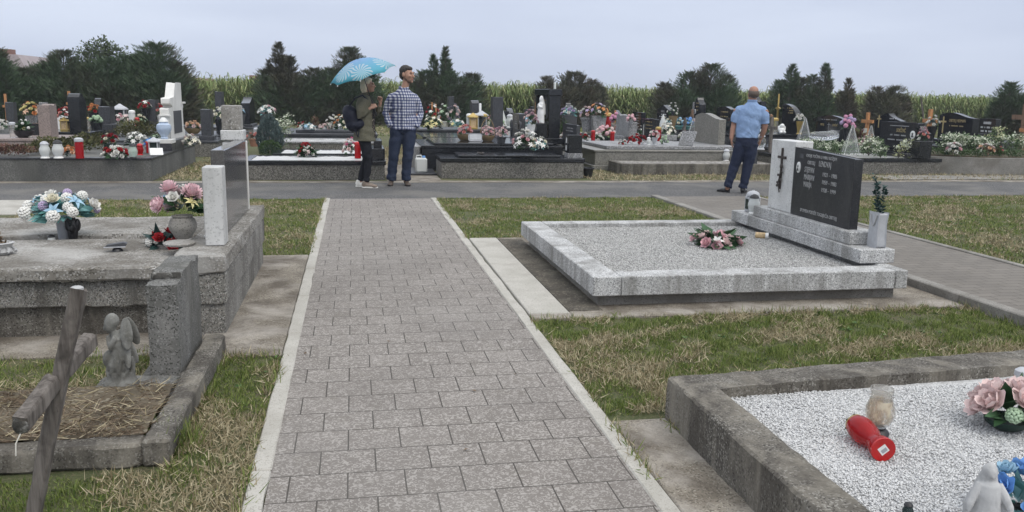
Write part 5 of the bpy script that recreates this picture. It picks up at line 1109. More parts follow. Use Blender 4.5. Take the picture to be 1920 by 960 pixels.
bouquet('blue flower bunch in front of the patterned urn', ON(280, 285, ZL), .14, [('lily','blue',4,.5),('rose','blue',3,.4)], ('pot','pl_grey',.10,.08), .14, 'leaf', 10)
bouquet('lime white flower bunch at the foot of the white monument', ON(292, 276, ZL), .16, [('lily','lgreen',5,.4)], ('pot','pl_grey',.12,.08), .14, 'leaf', 14)
lantern('pale green lantern with a black lid on the long grey tomb', ON(250, 297, ZL), .24, 'greenglass', 'pl_black', 'bulb'); lantern('short red lantern right of the pale green one', ON(263, 291, ZL), .20, 'redglass', 'pl_red', 'bulb'); lantern('red lantern half hidden by the steel lantern', ON(279, 287, ZL), .21, 'redglass', 'pl_red', 'tall')
lantern('square steel lantern on the corner of the long grey tomb', ON(290, 290, ZL), .30, 'darkglass', 'silver', 'cross')
tag(MB().box(-.10,.10,-.07,.07,0,.010,.003,Matrix.Translation(Vector(ON(294,296,ZL)))@Matrix.Rotation(.3,4,'Z')@Matrix.Translation((0,0,.10))@Matrix.Rotation(.9,4,'X')).build('white_card', M['ceramic'], None), 'white card propped on the corner of the long grey tomb', 'card')
shrub('red brown ground cover at the far left of the long grey tomb', ON(20, 290, ZL), .55, .14, 'redheath', 1100, name='ground_cover_plant', ls=.05, stem=False); shrub('olive juniper spreading across the long grey tomb', ON(105, 284, ZL), .75, .20, 'juniper', 1600, name='juniper_shrub', ls=.06, stem=False)
shrub('olive juniper cushion behind the tall red lantern', ON(165, 276, ZL), .55, .22, 'juniper', 1100, name='juniper_shrub', ls=.06, stem=False); shrub('wide olive juniper in front of the dark tombs at the left', ON(262, 258, .3), .95, .36, 'juniper', 1900, name='juniper_shrub', ls=.07, stem=False)
bouquet('pink and white bouquet between the white monument and the narrow dark stone', ON(358, 275, .40), .24, [('rose','white',6,.3),('lily','cream',4,.34),('rose','palepink',3,.3)], None, .26, 'leaf', 20)
bouquet('cream rose bouquet in a black vase right of the narrow dark stone', (XA(412,22.2,.8), 22.2, .36), .26, [('rose','cream',6,.36),('rose','white',3,.34)], ('vase','black',.42,.12), .30, 'leaf', 14)
bouquet('wide peach bowl arrangement behind the white monument', (XA(362,23.5,.5), 23.5, .36), .28, [('rose','peach',6,.34),('rose','palepink',4,.3)], ('bowl','basket',.14,.2), .16, 'leaf', 14)
bouquet('orange roses in a dark vase behind the square dark headstone', (XA(176,22.8,.9), 22.8, .34), .22, [('rose','orange',6,.4),('rose','red',2,.3)], ('vase','black',.55,.13), .2, 'leaf', 14)
lantern('gold topped glass lantern on the stepped black tomb', ON(165, 240, .47), .28, 'glass', 'gold', 'tall'); bouquet('pale green bunch in a black pot beside the gold topped lantern', (XA(181,21.9,.6), 21.9, .40), .2, [('hydrangea','lgreen',5,.4)], ('pot','black',.28,.14), .16, 'leaf', 14)
bouquet('yellow and peach bouquet behind the brown headstone', (XA(60,21.6,.7), 21.6, .50), .30, [('rose','yellow',5,.3),('lily','peach',6,.34),('rose','orange',3,.3)], ('vase','greygran',.34,.14), .3, 'leaf', 16)
bouquet('low yellow bunch left of the brown headstone', (XA(41,20.6,.5), 20.6, .45), .2, [('rose','yellow',6,.36)], None, .18, 'leaf', 12)
bouquet('white roses at the far left edge', (XA(3,22,.6), 22, .5), .24, [('rose','white',8,.34)], None, .22, 'leaf', 12)
bouquet('green leafy bowl with white buds on the brown tomb', ON(46, 258, .52), .22, [('hydrangea','white',4,.2)], ('bowl','pl_black',.14,.18), .24, 'leaf', 60, lsz=.6)
lantern('clear glass lantern on the brown tomb', ON(25, 258, .52), .30, 'glass', 'silver', 'tall'); bouquet('red and white cloth bow on the edge of the brown tomb', ON(50, 258, .52), .13, [('rose','white',3,.5),('rose','red',2,.4)], None, .08, 'leafd', 4)
bx = thing('planter_box', 'black granite box beside the brown headstone', 'planter', ON(67, 253, .52)); pot_into(bx, 'box', M['black'], .24, .14)
bouquet('red and pink bouquet in a black vase beside the twisted black headstone', (XA(122,20.8,.8), 20.8, .54), .2, [('rose','red',4,.4),('rose','salmon',3,.4),('lily','white',2,.3)], ('vase','black',.28,.1), .24, 'leaf', 12)
lantern('gold metal lantern left of the twisted black headstone', ON(122, 245, .54), .30, 'wax', 'gold', 'cross')
tag(MB().box(-.12,.12,-.01,.01,0,.34,.004,Matrix.Translation(Vector(ON(112,243,.5)))@Matrix.Rotation(.25,4,'Y')).build('white_plaque', M['ceramic'], None), 'white tilted plaque between the brown and the twisted black headstones', 'plaque')
for i,(px,py,c1,c2,lab) in enumerate(((222,228,'pink','white','pink and white bouquet leftmost on the far left grave'),(236,229,'white','palepink','white and pale pink bouquet second on the far left grave'),(262,230,'cream','lgreen','cream and green bouquet beside the white figure on the far left grave'))):
    bouquet(lab, (XA(px,26.6,.6), 26.6, .42), .28, [('rose',c1,5,.34),('lily',c2,5,.34)], ('pot','pl_grey',.1,.1), .24, 'leaf', 14)
lantern('white figurine lantern among far left bouquets', (XA(248,26.5,.6), 26.5, .42), .46, 'milkglass', 'pl_white', 'tall'); lantern('red heart lantern among far left bouquets', (XA(257,26.4,.6), 26.4, .42), .26, 'redglass', 'pl_red', 'bulb'); lantern('grey roofed lantern among far left bouquets', (XA(226,27.4,.6), 27.4, .42), .62, 'darkglass', 'silver', 'cross')
bouquet('white and red bouquet in a tall dark vase left of the dull green headstone', (XA(272,26.7,.9), 26.7, .42), .28, [('lily','white',5,.36),('rose','red',4,.34)], ('vase','black',.5,.14), .24, 'leaf', 14)
bouquet('red and salmon bouquet right of the dull green headstone', (XA(301,26.9,.9), 26.9, .42), .24, [('rose','red',4,.34),('rose','salmon',4,.34)], ('vase','pl_white',.3,.12), .36, 'leaf', 12)
bouquet('pale blue bouquet beside the notched black headstone', (XA(452,27.8,.7), 27.8, .36), .2, [('lily','lblue',5,.4),('rose','white',2,.34)], ('vase','dgrey',.4,.14), .26, 'leaf', 10)
# ---- centre left
ZW = .33
bouquet('red and white spray with long leaves on the nearest white gravel grave', ON(576, 293, ZW), .26, [('rose','white',8,.22),('lily','palepink',4,.26),('rose','red',3,.26)], None, .18, 'leaf', 46, lsz=.7)
bouquet('red rose posy crowning the spray on the nearest white gravel grave', (ON(573, 291, ZW)[0], ON(573, 291, ZW)[1]+.1, ZW+.14), .13, [('rose','red',6,.42)], None, .09, 'leafd', 6)
bouquet('pink and white cellophane bouquet behind the woman', ON(657, 291, ZW), .20, [('rose','palepink',7,.36),('rose','dpink',3,.3),('lily','white',4,.34)], None, .34, 'leaf', 10); lantern('tall rectangular red lantern beside the woman', ON(671, 297, ZW), .30, 'redglass', 'pl_red', 'tall')
leafball('round clipped box ball at the white gravel graves', (XA(506,18.2,.3), 18.2, .10), .23, .40, 'box', 2600, .028, 'box_shrub'); leafball('upright blue conifer behind the clipped box ball', (XA(505,19.2,.5), 19.2, .10), .27, .88, 'blueconifer', 2600, .075, 'blue_conifer', up=1.)
shrub('yellow green ground cover under the clipped box ball', (XA(505,17.9,.1), 17.9, .0), .5, .12, 'juniper', 900, name='ground_cover_plant', ls=.04, stem=False)
shrub('cream astilbe leaning out behind the blue conifer', (XA(520,20,.6), 20, .1), .28, .8, 'shrubleaf', 300, 'whitehead', 16, ls=.06, lean=.25)
bouquet('white and pink bouquet on top behind the blue conifer', (XA(500,22,.9), 22, .3), .32, [('lily','white',5,.3),('rose','pink',3,.3),('rose','white',3,.3)], ('vase','dgrey',.62,.15), .22, 'tealleaf', 20)
lantern('white narrow lantern behind the blue conifer', (XA(482,21.5,.5), 21.5, .2), .42, 'milkglass', 'silver', 'tall'); bouquet('dry rusty bunch left of the blue conifer', (XA(476,21,.4), 21, .2), .2, [('rose','salmon',4,.35)], ('pot','terracotta',.18,.12), .14, 'litter', 30)
ZB3 = .345
bouquet('red basket with white flowers on the pale rimmed grave', ON(567, 250, ZB3), .17, [('rose','red',5,.36),('lily','cream',4,.34)], ('bowl','offwhite',.10,.13), .24, 'leaf', 14); shrub('brown heather in a grey pot on the pale rimmed grave', (ON(592,250,ZB3)[0], ON(592,250,ZB3)[1], ZB3+.15), .13, .3, 'heather', 420, name='heather_plant', ls=.05, stem=False)
pp = thing('flower_pot', 'grey pot under the brown heather on the pale rimmed grave', 'pot', ON(592, 250, ZB3)); pot_into(pp, 'pot', M['dgrey'], .2, .13)
bouquet('cream daisy spray on the pale rimmed grave', ON(618, 252, ZB3), .30, [('chrysanthemum','cream',9,.28)], None, .2, 'tealleaf', 24); bouquet('yellow lily spray half behind the handbag', ON(646, 252, ZB3), .26, [('lily','yellow',5,.36),('lily','cream',4,.3)], None, .24, 'leaf', 24)
bouquet('pale blue and white spray at the back of the stepped grave', (XA(578,23.4,.6), 23.4, .50), .32, [('lily','lblue',5,.28),('lily','white',6,.28)], None, .18, 'tealleaf', 20)
bouquet('pink cellophane bouquet lying on the stepped grave', (XA(610,23.8,.6), 23.8, .50), .28, [('rose','palepink',8,.3)], None, .14, 'leaf', 6); bouquet('orange and cream bouquet on the stepped grave', (XA(640,23.6,.7), 23.6, .50), .32, [('rose','orange',4,.26),('rose','cream',6,.26),('lily','white',4,.26)], None, .42, 'leaf', 26)
bouquet('white and green bouquet left of the orange and cream one', (XA(622,23.7,.7), 23.7, .50), .24, [('rose','white',7,.32)], None, .42, 'leaf', 24)
# ---- centre
ZC = .552
bouquet('salmon rose basket leftmost on the large black tomb', ON(872, 263, ZC), .21, [('rose','salmon',8,.32),('rose','pink',5,.3)], ('bowl','basket',.12,.17), .2, 'leaf', 12); bouquet('pale pink rose basket with handle on the large black tomb', ON(914, 264, ZC), .19, [('rose','palepink',8,.34),('rose','pink',4,.3)], ('basket','basket',.11,.15), .2, 'leaf', 16); bouquet('mauve pink pot arrangement right of the handled basket', ON(940, 268, ZC), .18, [('rose','palepink',6,.34),('rose','mauve',6,.32)], ('pot','dgrey',.12,.1), .2, 'leaf', 12)
tag(MB().box(-.14,.14,-.012,.012,0,.17,.03,Matrix.Translation(Vector(ON(891,265,ZC)))@Matrix.Rotation(-.3,4,'X')).build('memorial_plaque', M['silver'], None), 'small rounded grey plaque between two rose baskets', 'plaque')
bouquet('big white and pink bouquet at the right of the large black tomb', ON(985, 279, ZC), .34, [('rose','white',9,.22),('rose','pink',5,.22),('lily','white',6,.26)], None, .34, 'leaf', 44); bouquet('white lily bunch in front of the black portal', ON(1012, 280, ZC), .22, [('lily','white',6,.36),('rose','cream',5,.3)], None, .22, 'tealleaf', 24)
bouquet('dusty mauve roses in a white vase before the black portal', (XA(996,17.4,.9), 17.4, ZC), .2, [('rose','mauve',6,.36),('rose','palepink',4,.34)], ('vase','pl_white',.36,.09), .3, 'leaf', 20)
bouquet('yellow and white lily spray on the flat black tomb behind the plaid man', (XA(812,23.4,.7), 23.4, .555), .42, [('lily','yellow',7,.26),('lily','cream',6,.26)], None, .34, 'leaf', 40); bouquet('white and orange lily spray on the flat black tomb', (XA(856,23.6,.7), 23.6, .555), .32, [('lily','white',6,.3),('lily','yellow',2,.26)], None, .32, 'tealleaf', 26)
for px,Y,c1,c2,lab in ((812,27.3,'red','white','red and white bouquet under the twin wooden crosses'),(834,26.6,'white','lgreen','white rose garland around a pale arch'),(850,26.5,'palepink','lilac','pale pink and lilac bunch right of the white garland')):
    bouquet(lab, (XA(px,Y,.8), Y, .5), .34, [('rose',c1,6,.26),('lily',c2,5,.28)], ('pot','offwhite',.16,.14), .55, 'leaf', 24)
for px, pyb, Y, h, g_, c_, k_, lab in ((880,240,23.6,.42,'milkglass','pl_white','tall','white figurine lantern left of the gold lantern'),(887,240,23.5,.44,'wax','gold','cross','gold lantern beside the tall rounded stele'),(893,240,23.7,.42,'milkglass','pl_white','tall','tall white lantern before the tall rounded stele'),(903,240,23.6,.50,'darkglass','silver','cross','dark steel lantern left of the tallest stele'),(900,240,24.0,.75,'ceramic','silver','candle','thin tall white candle left of the tallest stele'),(908,240,23.5,.42,'glass','gold','tall','clear lantern at the foot of the tallest stele')):
    lantern(lab, (XA(px,Y,.7), Y, .555), h, g_, c_, k_)
bouquet('teal and cream bouquet on the rounded pale tomb', (XA(930,26.5,.7), 26.5, .46), .4, [('rose','cream',6,.24),('hydrangea','lgreen',4,.26),('lily','yellow',3,.26)], None, .34, 'tealleaf', 30); bouquet('small pink bouquet behind the tallest dark stele', (XA(928,28,.9), 28, .46), .26, [('rose','pink',5,.36),('rose','red',3,.3)], ('vase','dgrey',.2,.12), .24, 'leaf', 10)
lantern('white tapered candle behind the rounded pale tomb', (XA(939,27.4,.9), 27.4, .5), .72, 'milkglass', 'pl_white', 'cone'); lantern('white angel lantern behind the curved grey stele', (XA(956,26,.7), 26, .5), .42, 'milkglass', 'silver', 'bulb')
bouquet('flat pink flower tray on the rounded pale tomb', (XA(931,23.8,.55), 23.8, .46), .28, [('rose','dpink',5,.3),('rose','white',3,.3)], None, .1, 'leaf', 6); bouquet('pale blue ribbon bouquet right of the curved grey stele', (XA(985,22.6,.8), 22.6, .5), .24, [('lily','lblue',5,.4),('rose','white',4,.36)], ('box','pl_white',.16,.14), .3, 'tealleaf', 12)
pt = thing('flower_pot', 'black plastic flower pot standing in the grass by the low front tomb', 'pot', ON(1101, 333, 0)); pot_into(pt, 'pot', M['pl_black'], .19, .12)
# ---- olive tomb
ZO = .498
for px, py, r_, fl, lab in ((1060,262,.22,[('rose','white',5,.34),('rose','palepink',4,.3)],'white and pink bunch right of the small upright headstone'),(1095,270,.24,[('rose','red',4,.3),('rose','white',5,.3)],'red and white bunch beside the olive tomb'),(1122,268,.2,[('rose','white',6,.36)],'white bunch on the corner of the olive tomb')):
    bouquet(lab, (XA(px,20.3,.5), 20.3, .42), r_, fl, None, .2, 'leaf', 20)
for px, Y, h, g_, lab in ((1112,20.2,.26,'redglass','red lantern on the pale grey tomb'),(1148,19.6,.26,'redglass','red glass with white cone behind the olive tomb'),(1139,25,.6,'redglass','tall red lantern behind the pale cyclamen'),(1234,20.3,.36,'redglass','red lantern right of the black square headstone')):
    lantern(lab, (XA(px,Y,.55), Y, .43), h, g_, 'gold' if h > .3 else 'pl_red', 'tall')
bouquet('wide pink cyclamen bowl behind the olive tomb', (XA(1135,20.8,.6), 20.8, .42), .36, [('hydrangea','pink',9,.22),('hydrangea','palepink',6,.22)], ('bowl','dkgreen',.10,.22), .26, 'shrubleaf', 40); bouquet('orange lily and lilac bouquet in a square pale vase', (XA(1122,24.3,1.), 24.3, .46), .40, [('lily','orange',6,.30),('lily','lilac',5,.28),('rose','white',3,.2)], ('square_vase','greygran',.48,.22), .42, 'leaf', 24)
bouquet('pink and white bouquet in a round pale vase', (XA(1102,24.6,1.), 24.6, .46), .36, [('rose','palepink',7,.26),('lily','lilac',3,.28),('rose','white',3,.24)], ('pot','greygran',.42,.2), .34, 'leaf', 24); bouquet('pink hydrangea bouquet left of the light granite headstone', (XA(1152,22.7,.8), 22.7, .46), .2, [('hydrangea','hotpink',5,.42)], ('vase','glass',.34,.1), .26, 'leaf', 12)
bouquet('pink hydrangea bouquet on the block of the light granite headstone', (XA(1186,20.3,.8), 20.45, .84), .16, [('hydrangea','pink',5,.44)], ('pot','pl_grey',.06,.06), .18, 'leaf', 14); bouquet('white lily bunch left of the black square headstone', (XA(1200,21.9,.7), 21.9, .46), .24, [('lily','white',6,.36)], None, .28, 'leaf', 22)
bouquet('white and lilac bouquet behind the black portal', (XA(1068,26.5,1.), 26.5, .5), .42, [('rose','white',8,.22),('rose','lilac',5,.22)], ('box','dgrey',.4,.2), .28, 'tealleaf', 22); shrub('green bush behind the black portal', (XA(1052,23.2,.5), 23.2, .2), .34, .6, 'box', 900, name='box_shrub', ls=.07)
bouquet('red rose spray on the olive tomb lid', ON(1190, 271, ZO), .22, [('rose','red',8,.3)], None, .22, 'leafd', 12); bouquet('dark red rose ball right of the red rose spray', ON(1204, 271, ZO), .12, [('rose','dred',5,.5)], ('pot','glass',.06,.06), .14, 'leafd', 6)
bouquet('white roses with red tips at the left on the olive tomb lid', ON(1168, 271, ZO), .17, [('rose','white',3,.3),('rose','red',3,.3)], None, .10, 'leaf', 10); bouquet('pink and white roses in a grey vase on the olive tomb lid', ON(1227, 272, ZO), .16, [('rose','pink',5,.42),('rose','white',3,.4)], ('vase','silver',.16,.07), .16, 'leaf', 8)
bouquet('small pale green bunch on the olive tomb lid', ON(1245, 271, ZO), .13, [('hydrangea','lgreen',5,.4)], None, .2, 'leaf', 12); lantern('small white angel lantern on the olive tomb lid', ON(1216, 272, ZO), .17, 'milkglass', 'pl_white', 'bulb')
bouquet('cream lily bunch behind the slanted memorial plate', (XA(1250,20.4,.6), 20.4, .45), .30, [('lily','cream',7,.3),('rose','white',4,.28)], ('box','greygran',.14,.2), .3, 'leaf', 20); bouquet('low white bunch left of the cellophane cone', (XA(1283,21.2,.55), 21.2, .46), .24, [('rose','white',6,.34)], None, .14, 'leaf', 12)
lantern('see-through cellophane cone left of the large olive headstone', (XA(1299,19.6,.6), 19.6, .43), .62, 'cello', 'ceramic', 'cone', cat='wrapped bouquet')
for px, Y, fl, lab in ((1250,23.6,[('rose','cream',5,.3),('lily','white',4,.3)],'cream bunch on the black terrace right of the gabled headstone'),(1272,23.6,[('hydrangea','lblue',4,.36),('rose','cream',3,.3)],'pale blue bunch on the black terrace'),(1291,23.6,[('hydrangea','blue',7,.32)],'bright blue bunch on the black terrace'),(1310,23.7,[('rose','white',5,.3),('rose','salmon',3,.3)],'white and salmon bunch below the narrow black headstone')):
    bouquet(lab, (XA(px,Y,.8), Y, .605), .25, fl, ('pot','tealleaf',.10,.14), .24, 'tealleaf', 16)
lantern('white pointed house lantern before the gabled headstone', (XA(1243,23.5,.8), 23.5, .605), .44, 'milkglass', 'pl_white', 'cone'); bouquet('white buds in a brown vase right of the gabled headstone', (XA(1262,23.6,.9), 23.6, .605), .24, [('rose','white',8,.24)], ('vase','basket',.38,.13), .42, 'leaf', 16)
# ---- behind bald man
bouquet('orange roses right of the bald man', (XA(1436,21.4,1.), 21.4, .605), .24, [('rose','peach',5,.36),('rose','orange',3,.32)], ('vase','dgrey',.34,.12), .22, 'leaf', 12); bouquet('white bunch below the orange roses', (XA(1434,21.2,.75), 21.2, .605), .26, [('lily','white',5,.34)], None, .22, 'leaf', 18)
lantern('brown glass lantern left of the golden cross', (XA(1453,21.2,.8), 21.2, .605), .42, 'glass', 'gold', 'tall'); lantern('large clear glass jar on the dark capped grave', ON(1426, 281, .445), .34, 'glass', 'silver', 'bulb')
bouquet('white roses in a golden vase right of the quarter round headstone', (XA(1500,20.95,.9), 20.95, .605), .19, [('rose','white',7,.4)], ('vase','gold',.34,.10), .2, 'leaf', 8)
m = MB(); an = thing('angel_statue', 'small white angel figure on the black tomb below the golden cross', 'statue', (XA(1466,20.95,.7), 20.95, .605))
m.ell((0,0,.09),(.09,.08,.09)); m.ell((0,0,.21),(.065,.06,.065)); m.ell((-.08,.02,.15),(.04,.02,.07)); m.ell((.08,.02,.15),(.04,.02,.07)); m.ell((-.05,-.05,.05),(.04,.05,.04)); m.ell((.05,-.05,.05),(.04,.05,.04)); blob(m, 'figure', M['ceramic'], .012, 1, an)
# ---- right
ZR = .34
for px, Y, r_, h_, lab, le, hd in ((1520,17.0,.42,.32,'pale sedum bush left of the family headstone','shrubleaf','whitehead'),(1570,16.9,.50,.28,'wide pale sedum bush behind the dark headstone slab','shrubleaf','whitehead'),(1630,16.9,.42,.36,'dense pale sedum bush beside the portrait headstone','shrubleaf','whitehead'),(1652,16.3,.16,.24,'small round white flowering plant on the gravel bed','shrubleaf','whitehead')):
    shrub(lab, (XA(px,Y,.5), Y, ZR), r_, h_, le, int(1500*r_), hd, int(40*r_)+4, ls=.05)
shrub('lime flowered plant leaning right on the gravel bed', (XA(1685,16.25,.4), 16.25, ZR), .20, .34, 'limehead', 160, 'whitehead', 14, ls=.05, lean=.55)
tag(blob((lambda q: (q.ell((0,0,.05),(.34,.2,.10)), q.ell((.2,.05,.08),(.16,.14,.09)), q.ell((-.2,.0,.06),(.15,.16,.08)), q)[-1])(MB()), 'plastic_sheet', M['cello'], .03, 0, None, (XA(1545,16.9,.6), 16.9, .70)), 'crumpled clear plastic wrap on the pale sedum bushes', 'plastic wrap')
for px, Y, zb_, h_, lab in ((1508,17.8,.5,.62,'see-through cellophane cone above the white marble pillar'),(1597,16.5,.42,.60,'see-through cellophane cone right of the family headstone'),(1632,17.8,.55,.42,'wide cellophane cone wrapped round peach flowers')):
    c_ = lantern(lab, (XA(px,Y,.7), Y, zb_), h_, 'cello', 'ceramic', 'cone', cat='wrapped bouquet')
bouquet('peach flowers inside the wide cellophane cone', (XA(1632,17.8,.7), 17.8, .56), .15, [('rose','peach',4,.36),('rose','white',3,.3)], None, .2, 'leaf', 10)
bouquet('hot pink and lilac hydrangeas in a black vase beside the family headstone', (XA(1590,18.6,.9), 18.6, .42), .24, [('hydrangea','hotpink',6,.34),('hydrangea','lilac',4,.38)], ('vase','black',.42,.12), .34, 'leaf', 18); bouquet('low mauve bunch between the cellophane cones', (XA(1617,18.4,.6), 18.4, .42), .30, [('rose','mauve',7,.3),('rose','palepink',4,.28)], None, .22, 'leaf', 18)
bouquet('dry reddish branches behind the mauve bunch', (XA(1612,19.4,.8), 19.4, .42), .30, [('rose','mauve',3,.2)], None, .5, 'heather', 60, lsz=.8)
bouquet('white roses with dark leaves below the varnished cross', (XA(1748,19.4,.9), 19.4, .5), .22, [('rose','white',6,.36)], ('vase','black',.4,.12), .26, 'leafd', 16)
ZP = .40
for px, Y, r_, h_, lab, hd, ln in ((1775,16.9,.40,.40,'tall pale sedum leaning right at the left of the planted grave','whitehead',.5),(1820,16.8,.55,.36,'wide pale sedum in the middle of the planted grave','whitehead',0),(1868,16.8,.30,.52,'yellowish sedum with flat heads in the planted grave','limehead',0),(1905,16.4,.45,.42,'large pale sedum at the right end of the planted grave','whitehead',0)):
    shrub(lab, (XA(px,Y,.5), Y, ZP), r_, h_, 'shrubleaf', int(1700*r_), hd, int(52*r_)+5, ls=.055, lean=ln)
for px, Y, r_, lab in ((1765,16.35,.42,'low green cushion at the left of the planted grave'),(1815,16.05,.60,'low green cushion along the front of the planted grave'),(1880,16.05,.60,'low green cushion at the right front of the planted grave')):
    shrub(lab, (XA(px,Y,.4), Y, ZP-.01), r_, .13, 'box', int(1500*r_), name='ground_cover_plant', ls=.04, stem=False)
bouquet('white and blush roses on the planted grave', (XA(1788,16.2,.55), 16.2, ZP+.03), .23, [('rose','white',7,.34),('rose','pink',4,.3)], None, .26, 'leafd', 12); bouquet('faded beige flowers in the middle of the planted grave', (XA(1848,16.1,.5), 16.1, ZP+.03), .28, [('rose','palepink',5,.28),('rose','peach',3,.26),('rose','white',3,.26)], None, .24, 'heather', 26)
bouquet('rusty brown dried bunch near the yellowish sedum', (XA(1872,16.2,.5), 16.2, ZP+.02), .18, [('rose','salmon',3,.3)], None, .2, 'heather', 50)
# ================================================================== TREES, MAIZE, HOUSES
def TX(px, Y): return XA(px, Y, 1.0)
def hz_(px, py, Y): return ZA(XA(px, Y, 1.), Y, py)
def lob(px, pyt, Y, px0, Yr, z0, rpx, sh): # lobe from photo rows: top row, radius in px
    x = TX(px, Y); return (x-TX(px0, Yr), Y-Yr, z0, hz_(px, pyt, Y), rpx*Y/F_PX, sh)
def CT(label, px0, Y, ls, dens=1., mat='conifer', **k):
    conifer(label, TX(px0, Y), Y, [lob(px, pyt, Y+dy, px0, Y, z0, r, sh) for (px, pyt, dy, z0, r, sh) in ls], dens, mat, **k)
CT('dark evergreen with thin top at the far left edge', -8, 35, [(-10, 84, 0, .1, 50, .6), (25, 138, .4, .1, 46, 1), (5, 110, -.3, .1, 34, .9)])
CT('rounded dark evergreen in the left hedge below the pink roofed house', 60, 36, [(50, 130, 0, .1, 50, 1), (85, 122, .5, .1, 44, .9), (68, 150, -.4, .05, 50, 1)])
CT('pointed dark evergreen in the left hedge', 125, 36, [(125, 95, 0, .1, 48, .7), (95, 116, .3, .1, 40, .9), (160, 118, .2, .1, 46, 1), (130, 150, -.4, .05, 60, 1)])
CT('broad dark evergreen in the left hedge before the round tree', 205, 36, [(205, 110, 0, .1, 54, 1), (245, 104, .3, .1, 46, .8), (175, 122, -.2, .1, 44, 1), (215, 150, -.4, .05, 64, 1)])
CT('tall ragged evergreen at the right end of the left hedge', 305, 36, [(300, 80, 0, .1, 58, .7), (275, 98, .4, .1, 42, .7), (332, 116, .2, .1, 40, .9), (310, 140, -.4, .05, 62, 1), (352, 158, .2, .05, 20, 1), (262, 140, -.3, .1, 38, 1)])
CT('ragged evergreen with two thin leaders left of the umbrella', 527, 39, [(525, 78, 0, .1, 27, .3), (545, 105, .3, .1, 30, .5), (505, 130, 0, .1, 32, .9), (540, 140, -.3, .05, 50, 1)])
CT('low bushy evergreen between the thin leader tree and the umbrella', 600, 39, [(590, 128, 0, .05, 38, 1), (620, 128, .3, .05, 34, 1), (570, 150, -.3, .05, 36, 1)])
CT('evergreen rising behind the blue umbrella', 662, 39.5, [(658, 88, 0, .1, 44, .7), (690, 110, .3, .1, 28, .8), (640, 130, -.2, .05, 40, 1), (690, 150, -.2, .05, 34, 1)])
CT('evergreen with two feathery spires behind the plaid man', 835, 40, [(835, 86, 0, .6, 16, .25), (812, 101, .1, .6, 13, .25), (800, 133, .2, .05, 40, 1), (845, 135, -.2, .05, 42, 1), (885, 138, .2, .05, 32, 1), (862, 160, -.3, .05, 44, 1)])
CT('spreading brownish evergreen in the centre before the maize', 1068, 40, [(1025, 143, 0, .1, 26, .8), (1075, 135, .2, .1, 40, .9), (1110, 150, 0, .1, 28, .9), (1050, 165, -.4, .05, 46, 1), (1095, 168, -.4, .05, 42, 1), (1125, 165, 0, 1.0, 14, .8)], 1., 'conifer2')
CT('wide ragged evergreen left of the bald man', 1310, 38, [(1330, 120, 0, .1, 48, .75), (1290, 135, .2, .1, 40, .8), (1245, 155, .1, .05, 30, 1), (1360, 140, .2, .05, 30, .8), (1270, 170, -.3, .05, 50, 1), (1345, 165, -.4, .05, 46, 1)])
CT('dark evergreen with a feathery spire right of the bald man', 1470, 37, [(1480, 120, 0, .2, 24, .4), (1460, 150, .2, .05, 24, .9), (1498, 145, .1, .05, 26, .8)], 1.)
CT('thin evergreen spire in the right hedge', 1545, 37, [(1542, 118, 0, .2, 22, .35), (1520, 140, .2, .05, 26, .7), (1530, 165, -.3, .05, 38, 1)], .9)
CT('short evergreen with a bare tuft top in the right hedge', 1585, 37, [(1586, 147, 0, .2, 16, .5), (1578, 172, -.2, .05, 30, 1)], .8, 'conifer2')
CT('brownish evergreen with drooping sprays at the right', 1660, 36, [(1640, 163, 0, .2, 28, .8), (1675, 162, .1, .2, 34, .8), (1655, 185, -.3, .05, 46, 1), (1690, 178, .2, .6, 20, .8)], .75, 'conifer2')
CT('dark evergreen at the right edge', 1892, 31, [(1888, 154, 0, .05, 34, .75), (1905, 180, -.2, .05, 36, 1), (1870, 190, .1, .05, 26, 1), (1930, 175, .3, .05, 30, 1)])
broadleaf('round broadleaf tree rising behind the left hedge', TX(190, 52), 52, 4.2, [(0,0,3.2,1.1),(-.8,.3,2.9,.9),(.9,0,3.2,.9),(1.7,.2,2.7,.8),(.3,-.4,3.6,.8),(2.4,0,2.4,.6)])
broadleaf('pale broadleaf tree behind the right end of the left hedge', TX(358, 60), 60, 2.8, [(0,0,2.0,.6),(.4,0,1.7,.5)], n=500)
broadleaf('thin bare bush beyond the maize in the centre', TX(926, 48), 48, 2.2, [(0,0,1.6,.5),(.5,0,1.3,.5)], n=120, ls=.1)
